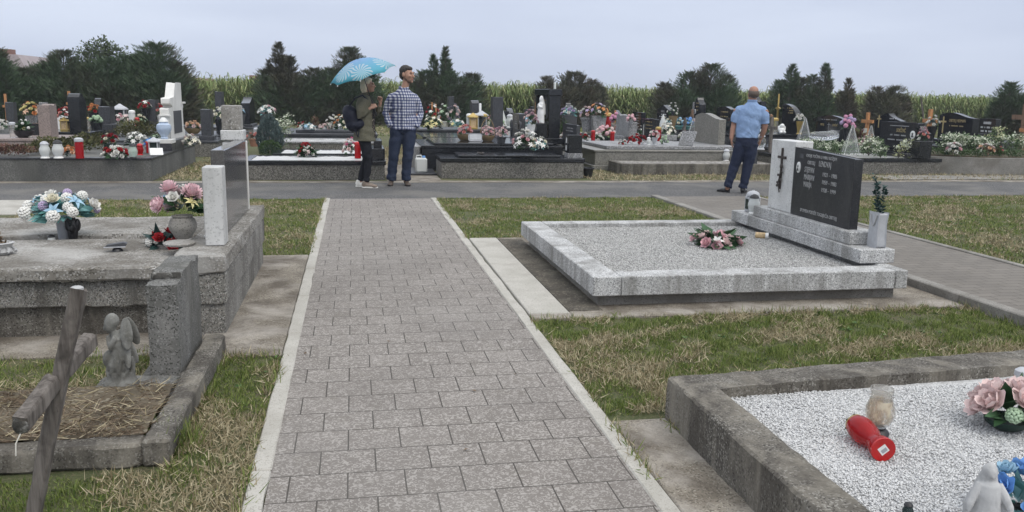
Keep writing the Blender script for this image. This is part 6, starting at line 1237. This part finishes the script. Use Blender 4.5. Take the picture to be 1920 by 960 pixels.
# maize field
def maize():
    n = 10500; x = rng.uniform(-16, 75, n); u = rng.uniform(0, 1, n)**1.6; y = 41.5+x*.05+u*7.5; h = (1.78+.10*rng.normal(size=n)-.006*np.maximum(0, x))*1.0
    h = np.clip(h, 1.3, 2.1); Vs = []; F4 = []; F3 = []; o = 0
    stem_v = [(-.014,0,0),(.014,0,0),(.008,0,1),(-.008,0,1),(0,-.014,0),(0,.014,0),(0,.008,1),(0,-.008,1)]
    Ms = np.concatenate([np.stack([np.stack([np.ones(n),np.zeros(n),np.zeros(n)],1),np.stack([np.zeros(n),np.ones(n),np.zeros(n)],1),np.stack([rng.normal(0,.06,n),rng.normal(0,.06,n),h],1)],2), np.stack([x,y,np.zeros(n)],1)[:,:,None]],2)
    V, Fs = scat(stem_v, [[(0,1,2,3),(4,5,6,7)]], Ms); Vs.append(V); F4.append(Fs[0]); o += len(V)
    lt = [(-.022,0,0),(.022,0,0),(.036,.20,.25),(-.036,.20,.25),(.03,.42,.30),(-.03,.42,.30),(0,.66,.04)]
    for k in range(9):
        z = h*(.18+.098*k)*rng.uniform(.93,1.07,n); a = rng.uniform(0,6.283,n); s = rng.uniform(.55,1.0,n)*(.95 if k < 7 else .62); st = rng.uniform(.6,1.5,n)*(1 if k < 6 else 1.5)
        ca, sa = np.cos(a), np.sin(a)
        Ms = np.concatenate([np.stack([np.stack([ca,sa,np.zeros(n)],1)*s[:,None], np.stack([-sa,ca,np.zeros(n)],1)*s[:,None], np.stack([np.zeros(n),np.zeros(n),st],1)*s[:,None]],2), np.stack([x,y,z],1)[:,:,None]],2)
        V, Fs = scat(lt, [[(0,1,2,3),(3,2,4,5)], [(5,4,6)]], Ms); Vs.append(V); F4.append(Fs[0]+o); F3.append(Fs[1]+o); o += len(V)
    # tassels
    Ms = np.concatenate([np.tile(np.eye(3)[None],(n,1,1))*rng.uniform(.7,1.2,n)[:,None,None], np.stack([x,y,h*.98],1)[:,:,None]],2)
    V, Fs = scat([(-.012,0,0),(.012,0,0),(0,0,.13),(0,0,.03),(.04,.02,.10),(.03,.02,.11),(-.04,-.02,.10),(-.03,0,.11)], [[(0,1,2),(3,4,5),(3,6,7)]], Ms); Vs.append(V); F3.append(Fs[0]+o)
    return npmesh('maize', np.concatenate(Vs), [np.concatenate(F4), np.concatenate(F3)], M['corn'])
tag(put('cornfield', maize()), 'ripe maize field behind the evergreens', 'cornfield', kind='stuff')
# houses beyond
def house(label, px, pyt, Y, wpx, hroof, wallm, roofm, chim=None, ww=1., depth=8):
    x = TX(px, Y); z = hz_(px, pyt, Y); w2 = wpx*Y/F_PX/2; root = thing('house', label, 'house', (x, Y, 0))
    e = z-hroof; MB().box(-w2, w2, 0, depth, 0, e).build('wall', M[wallm], root)
    m = MB(); m.prism([(-w2*1.06, e+.002),(w2*1.06, e+.002),(w2*.35, z),(-w2*.35, z)], 'y', -.3, depth+.3); rf = m.build('roof', M[roofm], root, True, 20)
    if chim: m = MB(); m.box(chim[0]-.45, chim[0]+.45, 2, 2.9, e, z+chim[1]); m.build('chimney', M['brick'], rf); 
    m = MB()
    m.box(-w2*.5,-w2*.5+1.0,-.03,-.005,max(.8,e-2),max(1.2,e-.6)); m.build('window', M['dgrey'], root)
M['brick'] = stone('red_brick', (.17,.085,.065), (.23,.12,.09), 3, rough=.9); M['rooftile'] = stone('brown_roof_tiles', (.16,.085,.06), (.21,.12,.085), 2, rough=.9); M['pinkroof'] = stone('greyish_pink_roof', (.33,.28,.29), (.40,.34,.345), 1, rough=.9); M['render_wall'] = stone('rendered_wall', (.42,.40,.37), (.48,.46,.43), 1, rough=.9)
house('house with a greyish pink roof behind the left hedge', 25, 102, 80, 76, 2.6, 'render_wall', 'pinkroof', (-1.0, .5))
house('low house with a brown tiled roof behind the maize at the left', 372, 146, 90, 30, 1.0, 'render_wall', 'rooftile')
house('low house with a brick chimney behind the maize at the left', 466, 149, 90, 30, .7, 'render_wall', 'rooftile', (.35, .45))
# ================================================================== PEOPLE
def fabric(name, a, b, sc=60, rough=.9, fold=True):
    n = NB(name); p = n.obj(); c = n.mix(n.ramp(n.noise(p, sc, 3), .35, .65), a, b)
    q = n.n('Mapping', Vector=p, Scale=(9, 9, 5.5)); h = n.math('ADD', n.math('MULTIPLY', n.noise(q, 1, 3, .5, 1.2), 1.), n.math('MULTIPLY', n.noise(p, 220, 2), .05)); n.bump(h, .55, .03)
    return n.fin(c, rough, .2)
M['skin'] = plain('skin', (.40,.235,.17), .55, .08, 14, .3); M['skin2'] = plain('tanned_skin', (.36,.20,.145), .55, .08, 14, .3); M['lips'] = plain('lips', (.32,.12,.10), .5)
M['hair_dark'] = plain('dark_hair', (.022,.017,.014), .6, .4, 60); M['stubble'] = plain('stubble', (.17,.105,.08), .8, .2, 90); M['hair_blond'] = plain('blond_hair', (.72,.62,.46), .55, .15, 60); M['hair_grey'] = plain('greying_hair', (.10,.075,.06), .6, .35, 70)
M['navy'] = fabric('navy_trousers', (.022,.030,.055), (.030,.040,.070)); M['navy2'] = fabric('dark_blue_trousers', (.018,.024,.048), (.026,.033,.062)); M['blackcloth'] = fabric('black_trousers', (.010,.011,.015), (.016,.017,.022))
M['olive'] = fabric('olive_jacket_cloth', (.105,.10,.07), (.135,.128,.095)); M['sky'] = fabric('light_blue_shirt_cloth', (.21,.31,.50), (.25,.355,.55)); M['bagnavy'] = fabric('dark_navy_bag', (.012,.014,.026), (.02,.022,.036), 40, .5)
M['shoe_brown'] = plain('brown_shoe', (.075,.055,.042), .6); M['shoe_black'] = plain('black_shoe', (.012,.012,.013), .4); M['shoe_white'] = plain('white_shoe', (.70,.68,.63), .5); M['shoe_gold'] = plain('bronze_shoe_cloth', (.20,.155,.12), .5)
n = NB('gingham_cloth'); p = n.obj(); s_ = n.t.nodes.new('ShaderNodeSeparateXYZ'); n.t.links.new(p, s_.inputs[0])
u = n.math('ADD', s_.outputs[0], n.math('MULTIPLY', s_.outputs[1], .75)); k = 1/.043
def band(v): return n.math('LESS_THAN', n.math('FRACT', n.math('MULTIPLY', n.math('ADD', v, 20.), k)), .5)
g = n.math('MULTIPLY', n.math('ADD', band(u), band(s_.outputs[2])), .5)
kk = n.t.nodes.new('ShaderNodeValToRGB'); e = kk.color_ramp.elements; e[0].position = 0; e[0].color = (.58,.59,.63,1); e[1].position = 1; e[1].color = (.05,.06,.135,1); e.new(.5).color = (.17,.19,.29,1); n.t.links.new(g, kk.inputs[0])
q = n.n('Mapping', Vector=p, Scale=(8, 8, 5)); n.bump(n.noise(q, 1, 3, .5, 1.), .5, .03); M['gingham'] = n.fin(kk.outputs[0], .9, .2)
n = NB('patterned_blouse'); p = n.obj(); v = n.noise(p, 26, 2, .5, 2.); M['blouse'] = n.fin(n.mix(n.ramp(v, .58, .62), (.014,.013,.015), (.30,.26,.21)), .8, .2)

def folds(o, amp, kind='shirt', seed=0):
    """cloth wrinkles pressed into the mesh"""
    me = o.data; n_ = len(me.vertices); v = np.empty(n_*3, np.float32); me.vertices.foreach_get('co', v); v = v.reshape(-1,3); nn = np.empty(n_*3, np.float32); me.vertex_normals.foreach_get('vector', nn); nn = nn.reshape(-1,3)
    x, y, z = v.T; r = np.random.default_rng(seed); q = np.zeros(n_)
    for i in range(7):
        a = r.uniform(-.9, .9); f = r.uniform(26, 62); wv = np.sin(f*(z*math.cos(a)+(x+.6*y)*math.sin(a))+r.uniform(0,6.28)+1.6*np.sin(7*x+5*z+i)); q += np.sign(wv)*np.abs(wv)**1.6*(.5+.5*np.sin(9*z+6*x+r.uniform(0,6.28)))
    m_ = amp*q/3
    if kind == 'trousers': m_ *= .55+1.1*np.exp(-((z-.46)/.10)**2)+1.3*np.exp(-((z-.12)/.10)**2)+.6*np.exp(-((z-.78)/.08)**2)
    else: m_ *= .6+.7*np.exp(-((z-.95)/.12)**2)+.6*np.exp(-((z-1.12)/.1)**2)*(np.abs(x) > .17)
    v += nn*m_[:,None]; me.vertices.foreach_set('co', v.ravel().astype(np.float32)); me.update(); return o
def strands(o, amp=.005):
    from mathutils import noise
    for v in o.data.vertices: v.co += v.normal*amp*(noise.noise(Vector((v.co.x*70, v.co.y*70, v.co.z*22)))+.5*noise.noise(v.co*130))
    return o
def head(m, c, yaw, s=1., nod=0., hair=False, fat=1.):
    """skull, jaw, nose, ears, brow, lips; forward is -y turned by yaw about z"""
    Q = Matrix.Translation(c) @ Matrix.Rotation(yaw, 4, 'Z') @ Matrix.Rotation(nod, 4, 'X') @ Matrix.Scale(s, 4)
    E = lambda p, r: m.ell(p, r, 14, 10, Q)
    E((0,.018,.03), (.074*fat,.093,.088)); E((0,-.028,-.02), (.064*fat,.070,.085)); E((0,-.042,-.078), (.044*fat,.046,.036)); E((0,.0,-.06), (.058*fat,.06,.05))
    m.tube([(0,-.090,.022),(0,-.104,-.005),(0,-.118,-.028),(0,-.098,-.036)], [.009,.012,.016,.012], 8, Q); E((0,-.088,.03), (.05,.016,.012))
    for sx in (-1,1):
        E((sx*.075*fat,.012,-.005), (.010,.020,.032)); E((sx*.036,-.075,-.02), (.022,.022,.020))
    E((0,-.088,-.060), (.024,.012,.010)); E((0,-.080,-.092), (.022,.018,.018))
    return Q
def face_bits(root_body, Q, brow='hair_dark'):
    for sx in (-1,1):
        m = MB().ell((sx*.030,-.0905,.012), (.011,.006,.0065), 8, 6, Q); m.build('eye', M['pl_black'], root_body)
        m = MB().ell((sx*.031,-.094,.034), (.019,.005,.0045), 8, 5, Q); m.build('eyebrow', M[brow], root_body)
    MB().ell((0,-.0975,-.062), (.022,.006,.0065), 10, 6, Q).build('lips', M['lips'], root_body)
def hand(m, wrist, d, pal, s=1., curl=1.2, side=1):
    """palm and five separate fingers; d along the hand, pal the way the palm faces"""
    d = Vector(d).normalized(); pal = (Vector(pal)-d*Vector(pal).dot(d)).normalized(); x = d.cross(pal)*side; w_ = Vector(wrist)
    Rm = Matrix((x, pal, d)).transposed()
    m.ell(w_+d*.048*s, (.040*s,.016*s,.054*s), 12, 8, None, Rm); m.tube([w_-d*.02*s, w_+d*.02*s], [.026*s,.027*s], 8)
    for i, (o, l) in enumerate(((-.030,.066),(-.010,.076),(.010,.072),(.029,.056))):
        b = w_+d*.092*s+x*o*s; pts = [b-d*.02*s, b]; a = 0
        for j in range(3): a += curl*.62; pts.append(pts[-1]+(d*math.cos(a)+pal*math.sin(a))*l*s*(.42,.32,.26)[j])
        m.tube(pts, [.0095*s,.0092*s,.0088*s,.008*s,.0065*s], 7)
    b = w_+d*.03*s-x*.032*s; m.tube([b, b+(d*.022-x*.020+pal*.012)*s, b+(d*.046-x*.018+pal*.030)*s, b+(d*.062-x*.004+pal*.040)*s], [.013*s,.0115*s,.0105*s,.008*s], 7)
def shoe(name, heel, toe, mat, parent, w=.045, h=.075, sole=None):
    heel, toe = Vector((*heel,0)), Vector((*toe,0)); d = (toe-heel); l = d.length; d.normalize(); x = Vector((-d.y, d.x, 0)); Q = Matrix((( x.x, d.x, 0, heel.x),(x.y, d.y, 0, heel.y),(0,0,1,0),(0,0,0,1)))
    m = MB(); m.ell((0,l*.18,h*.62), (w*.82,l*.24,h*.62), 12, 8, Q); m.ell((0,l*.5,h*.42), (w*.92,l*.36,h*.48), 12, 8, Q); m.ell((0,l*.78,h*.32), (w,l*.26,h*.36), 12, 8, Q); m.tube([(0,l*.16,h*.7),(0,l*.14,h*1.25)], [w*.86,w*.8], 10, Q)
    o = blob(m, name, M[mat], .007, 2, parent)
    s = MB(); s.prism([(w*.88*math.cos(a)*(1 if math.sin(a) > 0 else .85), l*.5+l*.55*math.sin(a)) for a in np.linspace(0, 6.283, 17)[:-1]], 'z', 0.001, .022, Q); s.build('sole', M[sole or 'pl_black'], o); return o

# ---- man in the checked shirt
px_, py_ = G(757, 347.5); S1 = 1.06
man = thing('person', 'man with short dark hair in a blue checked shirt, hands in his jeans pockets', 'person', (px_, py_, .006)); man.scale = (S1,)*3; man.rotation_euler.z = R(-3)
LL = [(-.095,.01,.86),(-.125,-.005,.66),(-.150,-.025,.47),(-.172,.005,.27),(-.190,.015,.07)]; RL = [(.095,.01,.86),(.082,-.005,.66),(.065,-.025,.47),(.046,.005,.27),(.032,.015,.07)]
m = MB(); m.loft([(0,.01,.88,.10,.07),(0,.01,.95,.150,.10),(0,.005,1.10,.15,.10),(0,0,1.28,.17,.10),(0,0,1.37,.12,.085),(.01,0,1.45,.070,.062)], 18)
for Lg_ in (LL, RL): m.tube(Lg_+[(Lg_[-1][0],.0,.045)], [.085,.072,.055,.045,.036,.035], 12)
for s in (-1,1): m.tube([(s*.14,.01,1.33),(s*.235,.045,1.12),(s*.170,-.03,.91)], [.05,.042,.03], 10); hand(m, (s*.155,-.025,.87), (-s*.22,.05,-1), (-s,.2,0), .95, .5, s)
m.tube([(.012,.01,1.44),(.035,.0,1.52),(.055,-.002,1.60)], [.066,.056,.055], 14)
Q = head(m, (.062,-.005,1.680), R(52), 1.10); body = blob(m, 'body', M['skin'], .0085, 1, man); face_bits(body, Q)
m = MB(); E_ = lambda p, r: m.ell(p, r, 14, 10, Q)
E_((0,.028,.052), (.079,.092,.083)); E_((0,.060,.0), (.072,.058,.075)); E_((0,-.022,.083), (.062,.055,.034))
for sx in (-1,1): E_((sx*.066,.03,.005), (.012,.03,.05))
strands(blob(m, 'hair', M['hair_dark'], .005, 1, man))
m = MB(); m.ell((0,-.043,-.082), (.047,.048,.034), 14, 10, Q); m.ell((0,-.014,-.055), (.0645,.05,.04), 14, 10, Q); m.ell((0,-.088,-.046), (.028,.012,.007), 10, 6, Q); blob(m, 'beard', M['stubble'], .007, 1, man)
m = MB(); m.loft([(0,.01,.79,.10,.09),(0,.01,.84,.182,.122),(0,.01,.95,.178,.122),(0,.01,1.02,.172,.115)], 20)
for Lg_ in (LL, RL): m.tube(Lg_, [.108,.098,.082,.074,.075], 16)
folds(blob(m, 'trousers', M['navy'], .009, 3, man), .008, 'trousers', 1)
m = MB(); m.loft([(0,.005,.855,.198,.132),(0,.005,.95,.192,.130),(0,.002,1.08,.184,.124),(0,0,1.22,.200,.125),(0,0,1.33,.205,.122),(.002,.003,1.39,.165,.108),(.006,.006,1.435,.115,.09),(.012,.01,1.485,.076,.072)], 22)
for s in (-1,1): m.tube([(s*.105,.005,1.375),(s*.165,.01,1.345),(s*.222,.03,1.235),(s*.252,.045,1.10),(s*.232,.0,.99),(s*.192,-.035,.895)], [.050,.070,.069,.062,.055,.052], 14)
shirt = folds(blob(m, 'shirt', M['gingham'], .009, 3, man), .011, 'shirt', 2)
m = MB(); m.tube([(.012+.066*math.cos(a),.006+.062*math.sin(a),1.492+.012*math.sin(a)) for a in np.linspace(-1.1,4.2,14)], .016, 8); m.build('collar', M['gingham'], shirt); MB().box(-.016,.016,-.138,-.128,.86,1.30,.003).build('placket', M['gingham'], shirt)
shoe('shoe', (-.188,.055), (-.215,-.215), 'shoe_brown', man, .047, .07); shoe('shoe', (.034,.055), (.075,-.21), 'shoe_brown', man, .047, .07)

# ---- woman under the umbrella
px_, py_ = G(682, 351.5); S2 = 1.03
wo = thing('person', 'blond woman in an olive jacket and black trousers holding the blue umbrella', 'person', (px_, py_, .006)); wo.scale = (S2,)*3
FL = [(.02,.075,.78),(.045,.06,.60),(.05,.05,.43),(-.01,.055,.25),(-.055,.06,.10)]; NL = [(.015,-.075,.78),(.045,-.085,.60),(.075,-.10,.44),(.06,-.10,.25),(.035,-.10,.10)]
m = MB(); m.loft([(.02,0,.72,.11,.14),(.02,0,.90,.11,.14),(.03,0,1.08,.10,.13),(.04,0,1.22,.105,.145),(.035,0,1.33,.09,.14),(.04,0,1.40,.05,.06)], 18)
for Lg_ in (FL, NL): m.tube(Lg_+[(Lg_[-1][0]+.01,Lg_[-1][1],.045)], [.08,.066,.05,.042,.032,.034], 12)
m.tube([(.03,-.16,1.31),(-.045,-.215,1.10),(.115,-.165,1.215)], [.045,.038,.026], 10); hand(m, (.118,-.163,1.217), (.8,.15,.45), (.1,.8,-.3), .92, 1.55, -1)
m.tube([(.05,.16,1.31),(.22,.15,1.12),(.272,.08,1.285)], [.045,.038,.026], 10); hand(m, (.272,.078,1.288), (.15,-.05,1), (-.7,-.6,0), .92, 1.6, 1)
m.tube([(.035,0,1.37),(.055,0,1.44),(.068,0,1.50)], [.055,.047,.046], 12); Q = head(m, (.085,-.005,1.555), R(78), .94, R(-4), fat=.97); body = blob(m, 'body', M['skin'], .0085, 1, wo); face_bits(body, Q, 'hair_blond')
m = MB(); E_ = lambda p, r: m.ell(p, r, 14, 10, Q)
E_((0,.030,.048), (.086,.094,.088)); E_((0,.062,-.03), (.086,.062,.105)); E_((0,.058,-.09), (.076,.050,.06)); E_((0,-.022,.088), (.066,.052,.030))
for sx in (-1,1): E_((sx*.070,.042,-.025), (.022,.038,.090)); E_((sx*.066,-.005,.055), (.016,.032,.036))
strands(blob(m, 'hair', M['hair_blond'], .005, 1, wo), .008)
m = MB(); m.loft([(.02,0,.70,.09,.12),(.02,0,.76,.128,.168),(.015,0,.90,.125,.165)], 18)
for Lg_ in (FL, NL): m.tube(Lg_, [.100,.086,.064,.054,.046], 14)
folds(blob(m, 'trousers', M['blackcloth'], .009, 3, wo), .008, 'trousers', 3)
m = MB(); m.loft([(.02,0,.715,.172,.205),(.02,0,.82,.160,.195),(.02,0,1.0,.135,.180),(.028,0,1.15,.135,.180),(.03,0,1.28,.125,.185),(.03,0,1.36,.095,.15),(.035,0,1.415,.060,.068)], 22)
m.tube([(.025,-.145,1.33),(.0,-.195,1.25),(-.035,-.225,1.16),(-.048,-.222,1.10),(.01,-.20,1.135),(.085,-.178,1.195)], [.068,.070,.064,.060,.054,.046], 14); m.tube([(.045,.15,1.33),(.13,.175,1.22),(.215,.16,1.115),(.245,.12,1.18),(.262,.095,1.245)], [.066,.062,.054,.048,.042], 14)
jk = folds(blob(m, 'jacket', M['olive'], .009, 3, wo), .011, 'shirt', 4)
m = MB(); m.tube([(.035+.06*math.cos(a),.062*math.sin(a),1.425+.01*math.cos(a)) for a in np.linspace(.5,5.8,14)], .020, 8); m.build('collar', M['olive'], jk)
m = MB(); m.loft([(.115,.005,.76,.085,.10),(.105,.005,.95,.085,.10),(.105,.005,1.15,.083,.10),(.095,.0,1.30,.072,.09),(.06,0,1.41,.045,.06)], 16); blob(m, 'blouse', M['blouse'], .010, 2, wo)
shoe('shoe', (-.115,.06), (.105,.035), 'shoe_white', wo, .042, .085, 'shoe_white'); shoe('shoe', (-.02,-.095), (.205,-.145), 'shoe_gold', wo, .043, .085, 'shoe_white')
bp = thing('backpack', 'dark navy leather backpack hanging behind the woman in the olive jacket', 'backpack', (px_, py_, .006)); bp.scale = (S2,)*3
m = MB(); m.ell((-.165,-.09,1.07), (.125,.13,.20), 16, 12, None, Matrix.Rotation(R(-24),3,'Y')); m.ell((-.13,-.10,.98), (.135,.12,.13), 16, 12); m.ell((-.195,-.09,1.14), (.085,.105,.12)); o = blob(m, 'bag_body', M['bagnavy'], .010, 2, bp)
m = MB(); m.ell((-.085,-.135,.965), (.125,.105,.085), 14, 10, None, Matrix.Rotation(R(-22),3,'Y')); blob(m, 'front_pocket', M['bagnavy'], .009, 1, bp)
m = MB(); m.tube([(-.20,-.12,1.24),(-.11,-.19,1.36),(.0,-.205,1.405),(.075,-.165,1.34)], .013, 6); m.build('strap', M['bagnavy'], bp); m = MB(); m.tube([(-.11,-.20,.93),(-.10,-.21,.82),(-.075,-.20,.78),(-.06,-.20,.88)], .009, 6); m.build('strap', M['bagnavy'], bp)
# umbrella
n = NB('umbrella_cloth'); p = n.obj(); s_ = n.t.nodes.new('ShaderNodeSeparateXYZ'); n.t.links.new(p, s_.inputs[0])
rad = n.n('VectorMath', 1, _at={'operation':'LENGTH'}, i0=n.n('CombineXYZ', i0=s_.outputs[0], i1=s_.outputs[1]))
c = n.mix(n.ramp(rad, .08, .50), (.27,.45,.70), (.10,.46,.56))
for (fx, fy, fr) in ((.06,-.30,.155),(.34,-.18,.15),(-.30,-.26,.14),(.30,.25,.15),(-.2,.3,.15)):
    X_ = n.math('SUBTRACT', s_.outputs[0], fx); Y_ = n.math('SUBTRACT', s_.outputs[1], fy); rr = n.math('SQRT', n.math('ADD', n.math('MULTIPLY', X_, X_), n.math('MULTIPLY', Y_, Y_)))
    an_ = n.math('ARCTAN2', Y_, X_); pe = n.math('ABSOLUTE', n.math('SINE', n.math('ADD', n.math('MULTIPLY', an_, 8.), n.math('MULTIPLY', rr, 18.))))
    ln = n.math('GREATER_THAN', pe, .72); inside = n.math('LESS_THAN', rr, n.math('MULTIPLY', n.math('ADD', .78, n.math('MULTIPLY', pe, .3)), fr)); c = n.mix(n.math('MULTIPLY', n.math('MULTIPLY', ln, inside), .7), c, (.66,.70,.72))
M['umbrella'] = n.fin(c, .55, .3); tl_ = n.t.nodes.new('ShaderNodeBsdfTranslucent'); n.set(tl_.inputs[0], c); ms_ = n.t.nodes.new('ShaderNodeMixShader'); ms_.inputs[0].default_value = .35; n.t.links.new(n.b.outputs[0], ms_.inputs[1]); n.t.links.new(tl_.outputs[0], ms_.inputs[2]); n.t.links.new(ms_.outputs[0], n.t.nodes['Material Output'].inputs[0])
um = thing('umbrella', 'blue umbrella with sketched flowers held by the blond woman', 'umbrella', (px_+.158*S2, py_-.12*S2, 1.255*S2)); um.scale = (S2,)*3
ax = Vector((-.30,-.15,.94)).normalized(); um.rotation_mode = 'QUATERNION'; um.rotation_quaternion = ax.to_track_quat('Z','Y')
zt = .72; rr = .505; hh = .235; NR = 8; vs = []; fs = []; NS = 6; NA = 6
tot = NR*NA
for i in range(NS+1):
    t = i/NS
    for k in range(tot):
        f = (k % NA)/NA; sag = 1-.085*math.sin(math.pi*f)*t; a = 6.2832*k/tot+.2; r = rr*t*sag; vs.append((r*math.cos(a), r*math.sin(a), zt-hh*(t**1.9)+.02*t*math.sin(math.pi*f)))
fs = [(i*tot+k, i*tot+(k+1)%tot, (i+1)*tot+(k+1)%tot, (i+1)*tot+k) for i in range(NS) for k in range(tot)]
m = MB(); m.add(vs, fs); cn = m.build('canopy', M['umbrella'], um, True, 60); sol = cn.modifiers.new('s','SOLIDIFY'); sol.thickness = .003
m = MB(); m.tube([(0,0,-.10),(0,0,zt+.045)], [.0065,.0055], 8); m.build('shaft', M['pl_black'], um); m = MB(); m.tube([(0,0,-.16),(0,0,-.03)], [.014,.013], 10); m.build('handle', M['pl_black'], um)
for k in range(NR):
    a = 6.2832*k/NR+.2; m = MB(); m.tube([(rr*t*math.cos(a), rr*t*math.sin(a), zt-hh*(t**1.9)-.009) for t in np.linspace(.02,1.0,7)], .0035, 5)
    m.tube([(0,0,zt-.26),(rr*.5*math.cos(a), rr*.5*math.sin(a), zt-hh*.5**1.9-.012)], .003, 5); m.build('rib', M['silver'], um)
    m = MB().ell((rr*1.005*math.cos(a), rr*1.005*math.sin(a), zt-hh-.008), (.009,.009,.010), 7, 5); m.build('rib_tip', M['pl_white'], um)

# ---- balding man from behind
px_, py_ = G(1386, 362.5)
ba = thing('person', 'balding man in a light blue short sleeved shirt seen from behind by the road', 'person', (px_, py_, .006)); ba.rotation_euler.z = R(-25); ba.scale = (.96,.96,1)
LL = [(-.015,0,.80),(-.055,0,.62),(-.105,.01,.45),(-.155,-.01,.26),(-.195,-.02,.085)]; RL = [(.145,0,.80),(.130,0,.62),(.108,.01,.45),(.082,0,.26),(.055,.0,.085)]
m = MB(); m.loft([(.065,0,.83,.09,.07),(.065,0,.95,.165,.115),(.075,0,1.12,.18,.115),(.09,0,1.28,.19,.11),(.10,0,1.38,.15,.09),(.108,0,1.44,.07,.07)], 18)
for Lg_ in (LL, RL): m.tube(Lg_+[(Lg_[-1][0],Lg_[-1][1]+.01,.05)], [.09,.075,.055,.046,.037,.036], 12)
m.tube([(-.12,0,1.33),(-.150,.02,1.10),(-.172,.0,1.0),(-.185,-.03,.86)], [.058,.050,.044,.032], 12); hand(m, (-.185,-.03,.865), (.12,.05,-1), (1,.2,0), 1., .5, 1)
m.tube([(.315,0,1.33),(.335,.01,1.08),(.325,.04,.99),(.285,.08,.87)], [.058,.050,.045,.032], 12); hand(m, (.285,.08,.87), (-.15,.1,-1), (-1,.2,0), 1., .8, -1)
m.tube([(.108,0,1.40),(.112,.005,1.47),(.113,.008,1.52)], [.068,.064,.064], 14); Q = head(m, (.114,.0,1.572), R(180+22), 1.03, 0, fat=1.04); body = blob(m, 'body', M['skin2'], .0085, 1, ba); face_bits(body, Q, 'hair_grey')
m = MB(); E_ = lambda p, r: m.ell(p, r, 14, 10, Q)
E_((0,.056,.004), (.079,.062,.068))
for sx in (-1,1): E_((sx*.068,.026,.004), (.017,.046,.052))
strands(blob(m, 'hair', M['hair_grey'], .005, 1, ba), .004)
m = MB(); m.loft([(.055,0,.70,.07,.09),(.06,0,.76,.15,.122),(.065,0,.81,.182,.132),(.065,0,.92,.178,.132),(.065,0,.96,.172,.125)], 20)
for Lg_ in (LL, RL): m.tube(Lg_, [.112,.104,.086,.076,.068], 16)
folds(blob(m, 'trousers', M['navy2'], .009, 3, ba), .008, 'trousers', 5)
m = MB(); m.loft([(.065,0,.885,.184,.140),(.068,0,.98,.192,.140),(.075,0,1.12,.202,.136),(.088,0,1.26,.212,.132),(.098,0,1.34,.19,.118),(.104,0,1.395,.135,.10),(.108,0,1.43,.09,.082),(.11,0,1.46,.072,.072)], 22)
m.tube([(-.015,0,1.355),(-.075,0,1.325),(-.125,.005,1.235),(-.150,.01,1.12)], [.050,.074,.080,.077], 16); m.tube([(.215,0,1.355),(.275,0,1.325),(.318,.005,1.235),(.336,.01,1.11)], [.050,.074,.080,.077], 16)
sh = folds(blob(m, 'shirt', M['sky'], .009, 3, ba), .011, 'shirt', 6); m = MB(); m.tube([(.11+.068*math.cos(a),.066*math.sin(a),1.468) for a in np.linspace(0,6.283,18)], .014, 8); m.build('collar', M['sky'], sh)
shoe('shoe', (-.165,-.02), (-.36,.10), 'shoe_black', ba, .048, .075); shoe('shoe', (.045,-.06), (.095,.20), 'shoe_black', ba, .048, .075)
m = MB(); m.tube([(.298+.034*math.cos(a),.07+.034*math.sin(a),.905+.008*math.cos(a)) for a in np.linspace(0,6.283,16)], .008, 6); tag(m.build('wristwatch', M['silver'], None), 'metal wristwatch on the right wrist of the balding man', 'watch'); wt = bpy.data.objects['wristwatch']; wt.location = ba.location; wt.scale = ba.scale; wt.rotation_euler = ba.rotation_euler

# ================================================================== AIR
n = bpy.data.materials.new('haze'); n.use_nodes = True; nt_ = n.node_tree; nt_.nodes.clear()
o_ = nt_.nodes.new('ShaderNodeOutputMaterial'); v_ = nt_.nodes.new('ShaderNodeVolumePrincipled'); v_.inputs['Color'].default_value = (.92,.95,1,1); v_.inputs['Density'].default_value = .0009; v_.inputs['Anisotropy'].default_value = .2
nt_.links.new(v_.outputs[0], o_.inputs['Volume'])
tag(MB().box(-420, 420, -70, 720, -1, 9.).build('haze', n, None, False), 'thin grey air over the cemetery', kind='stuff')
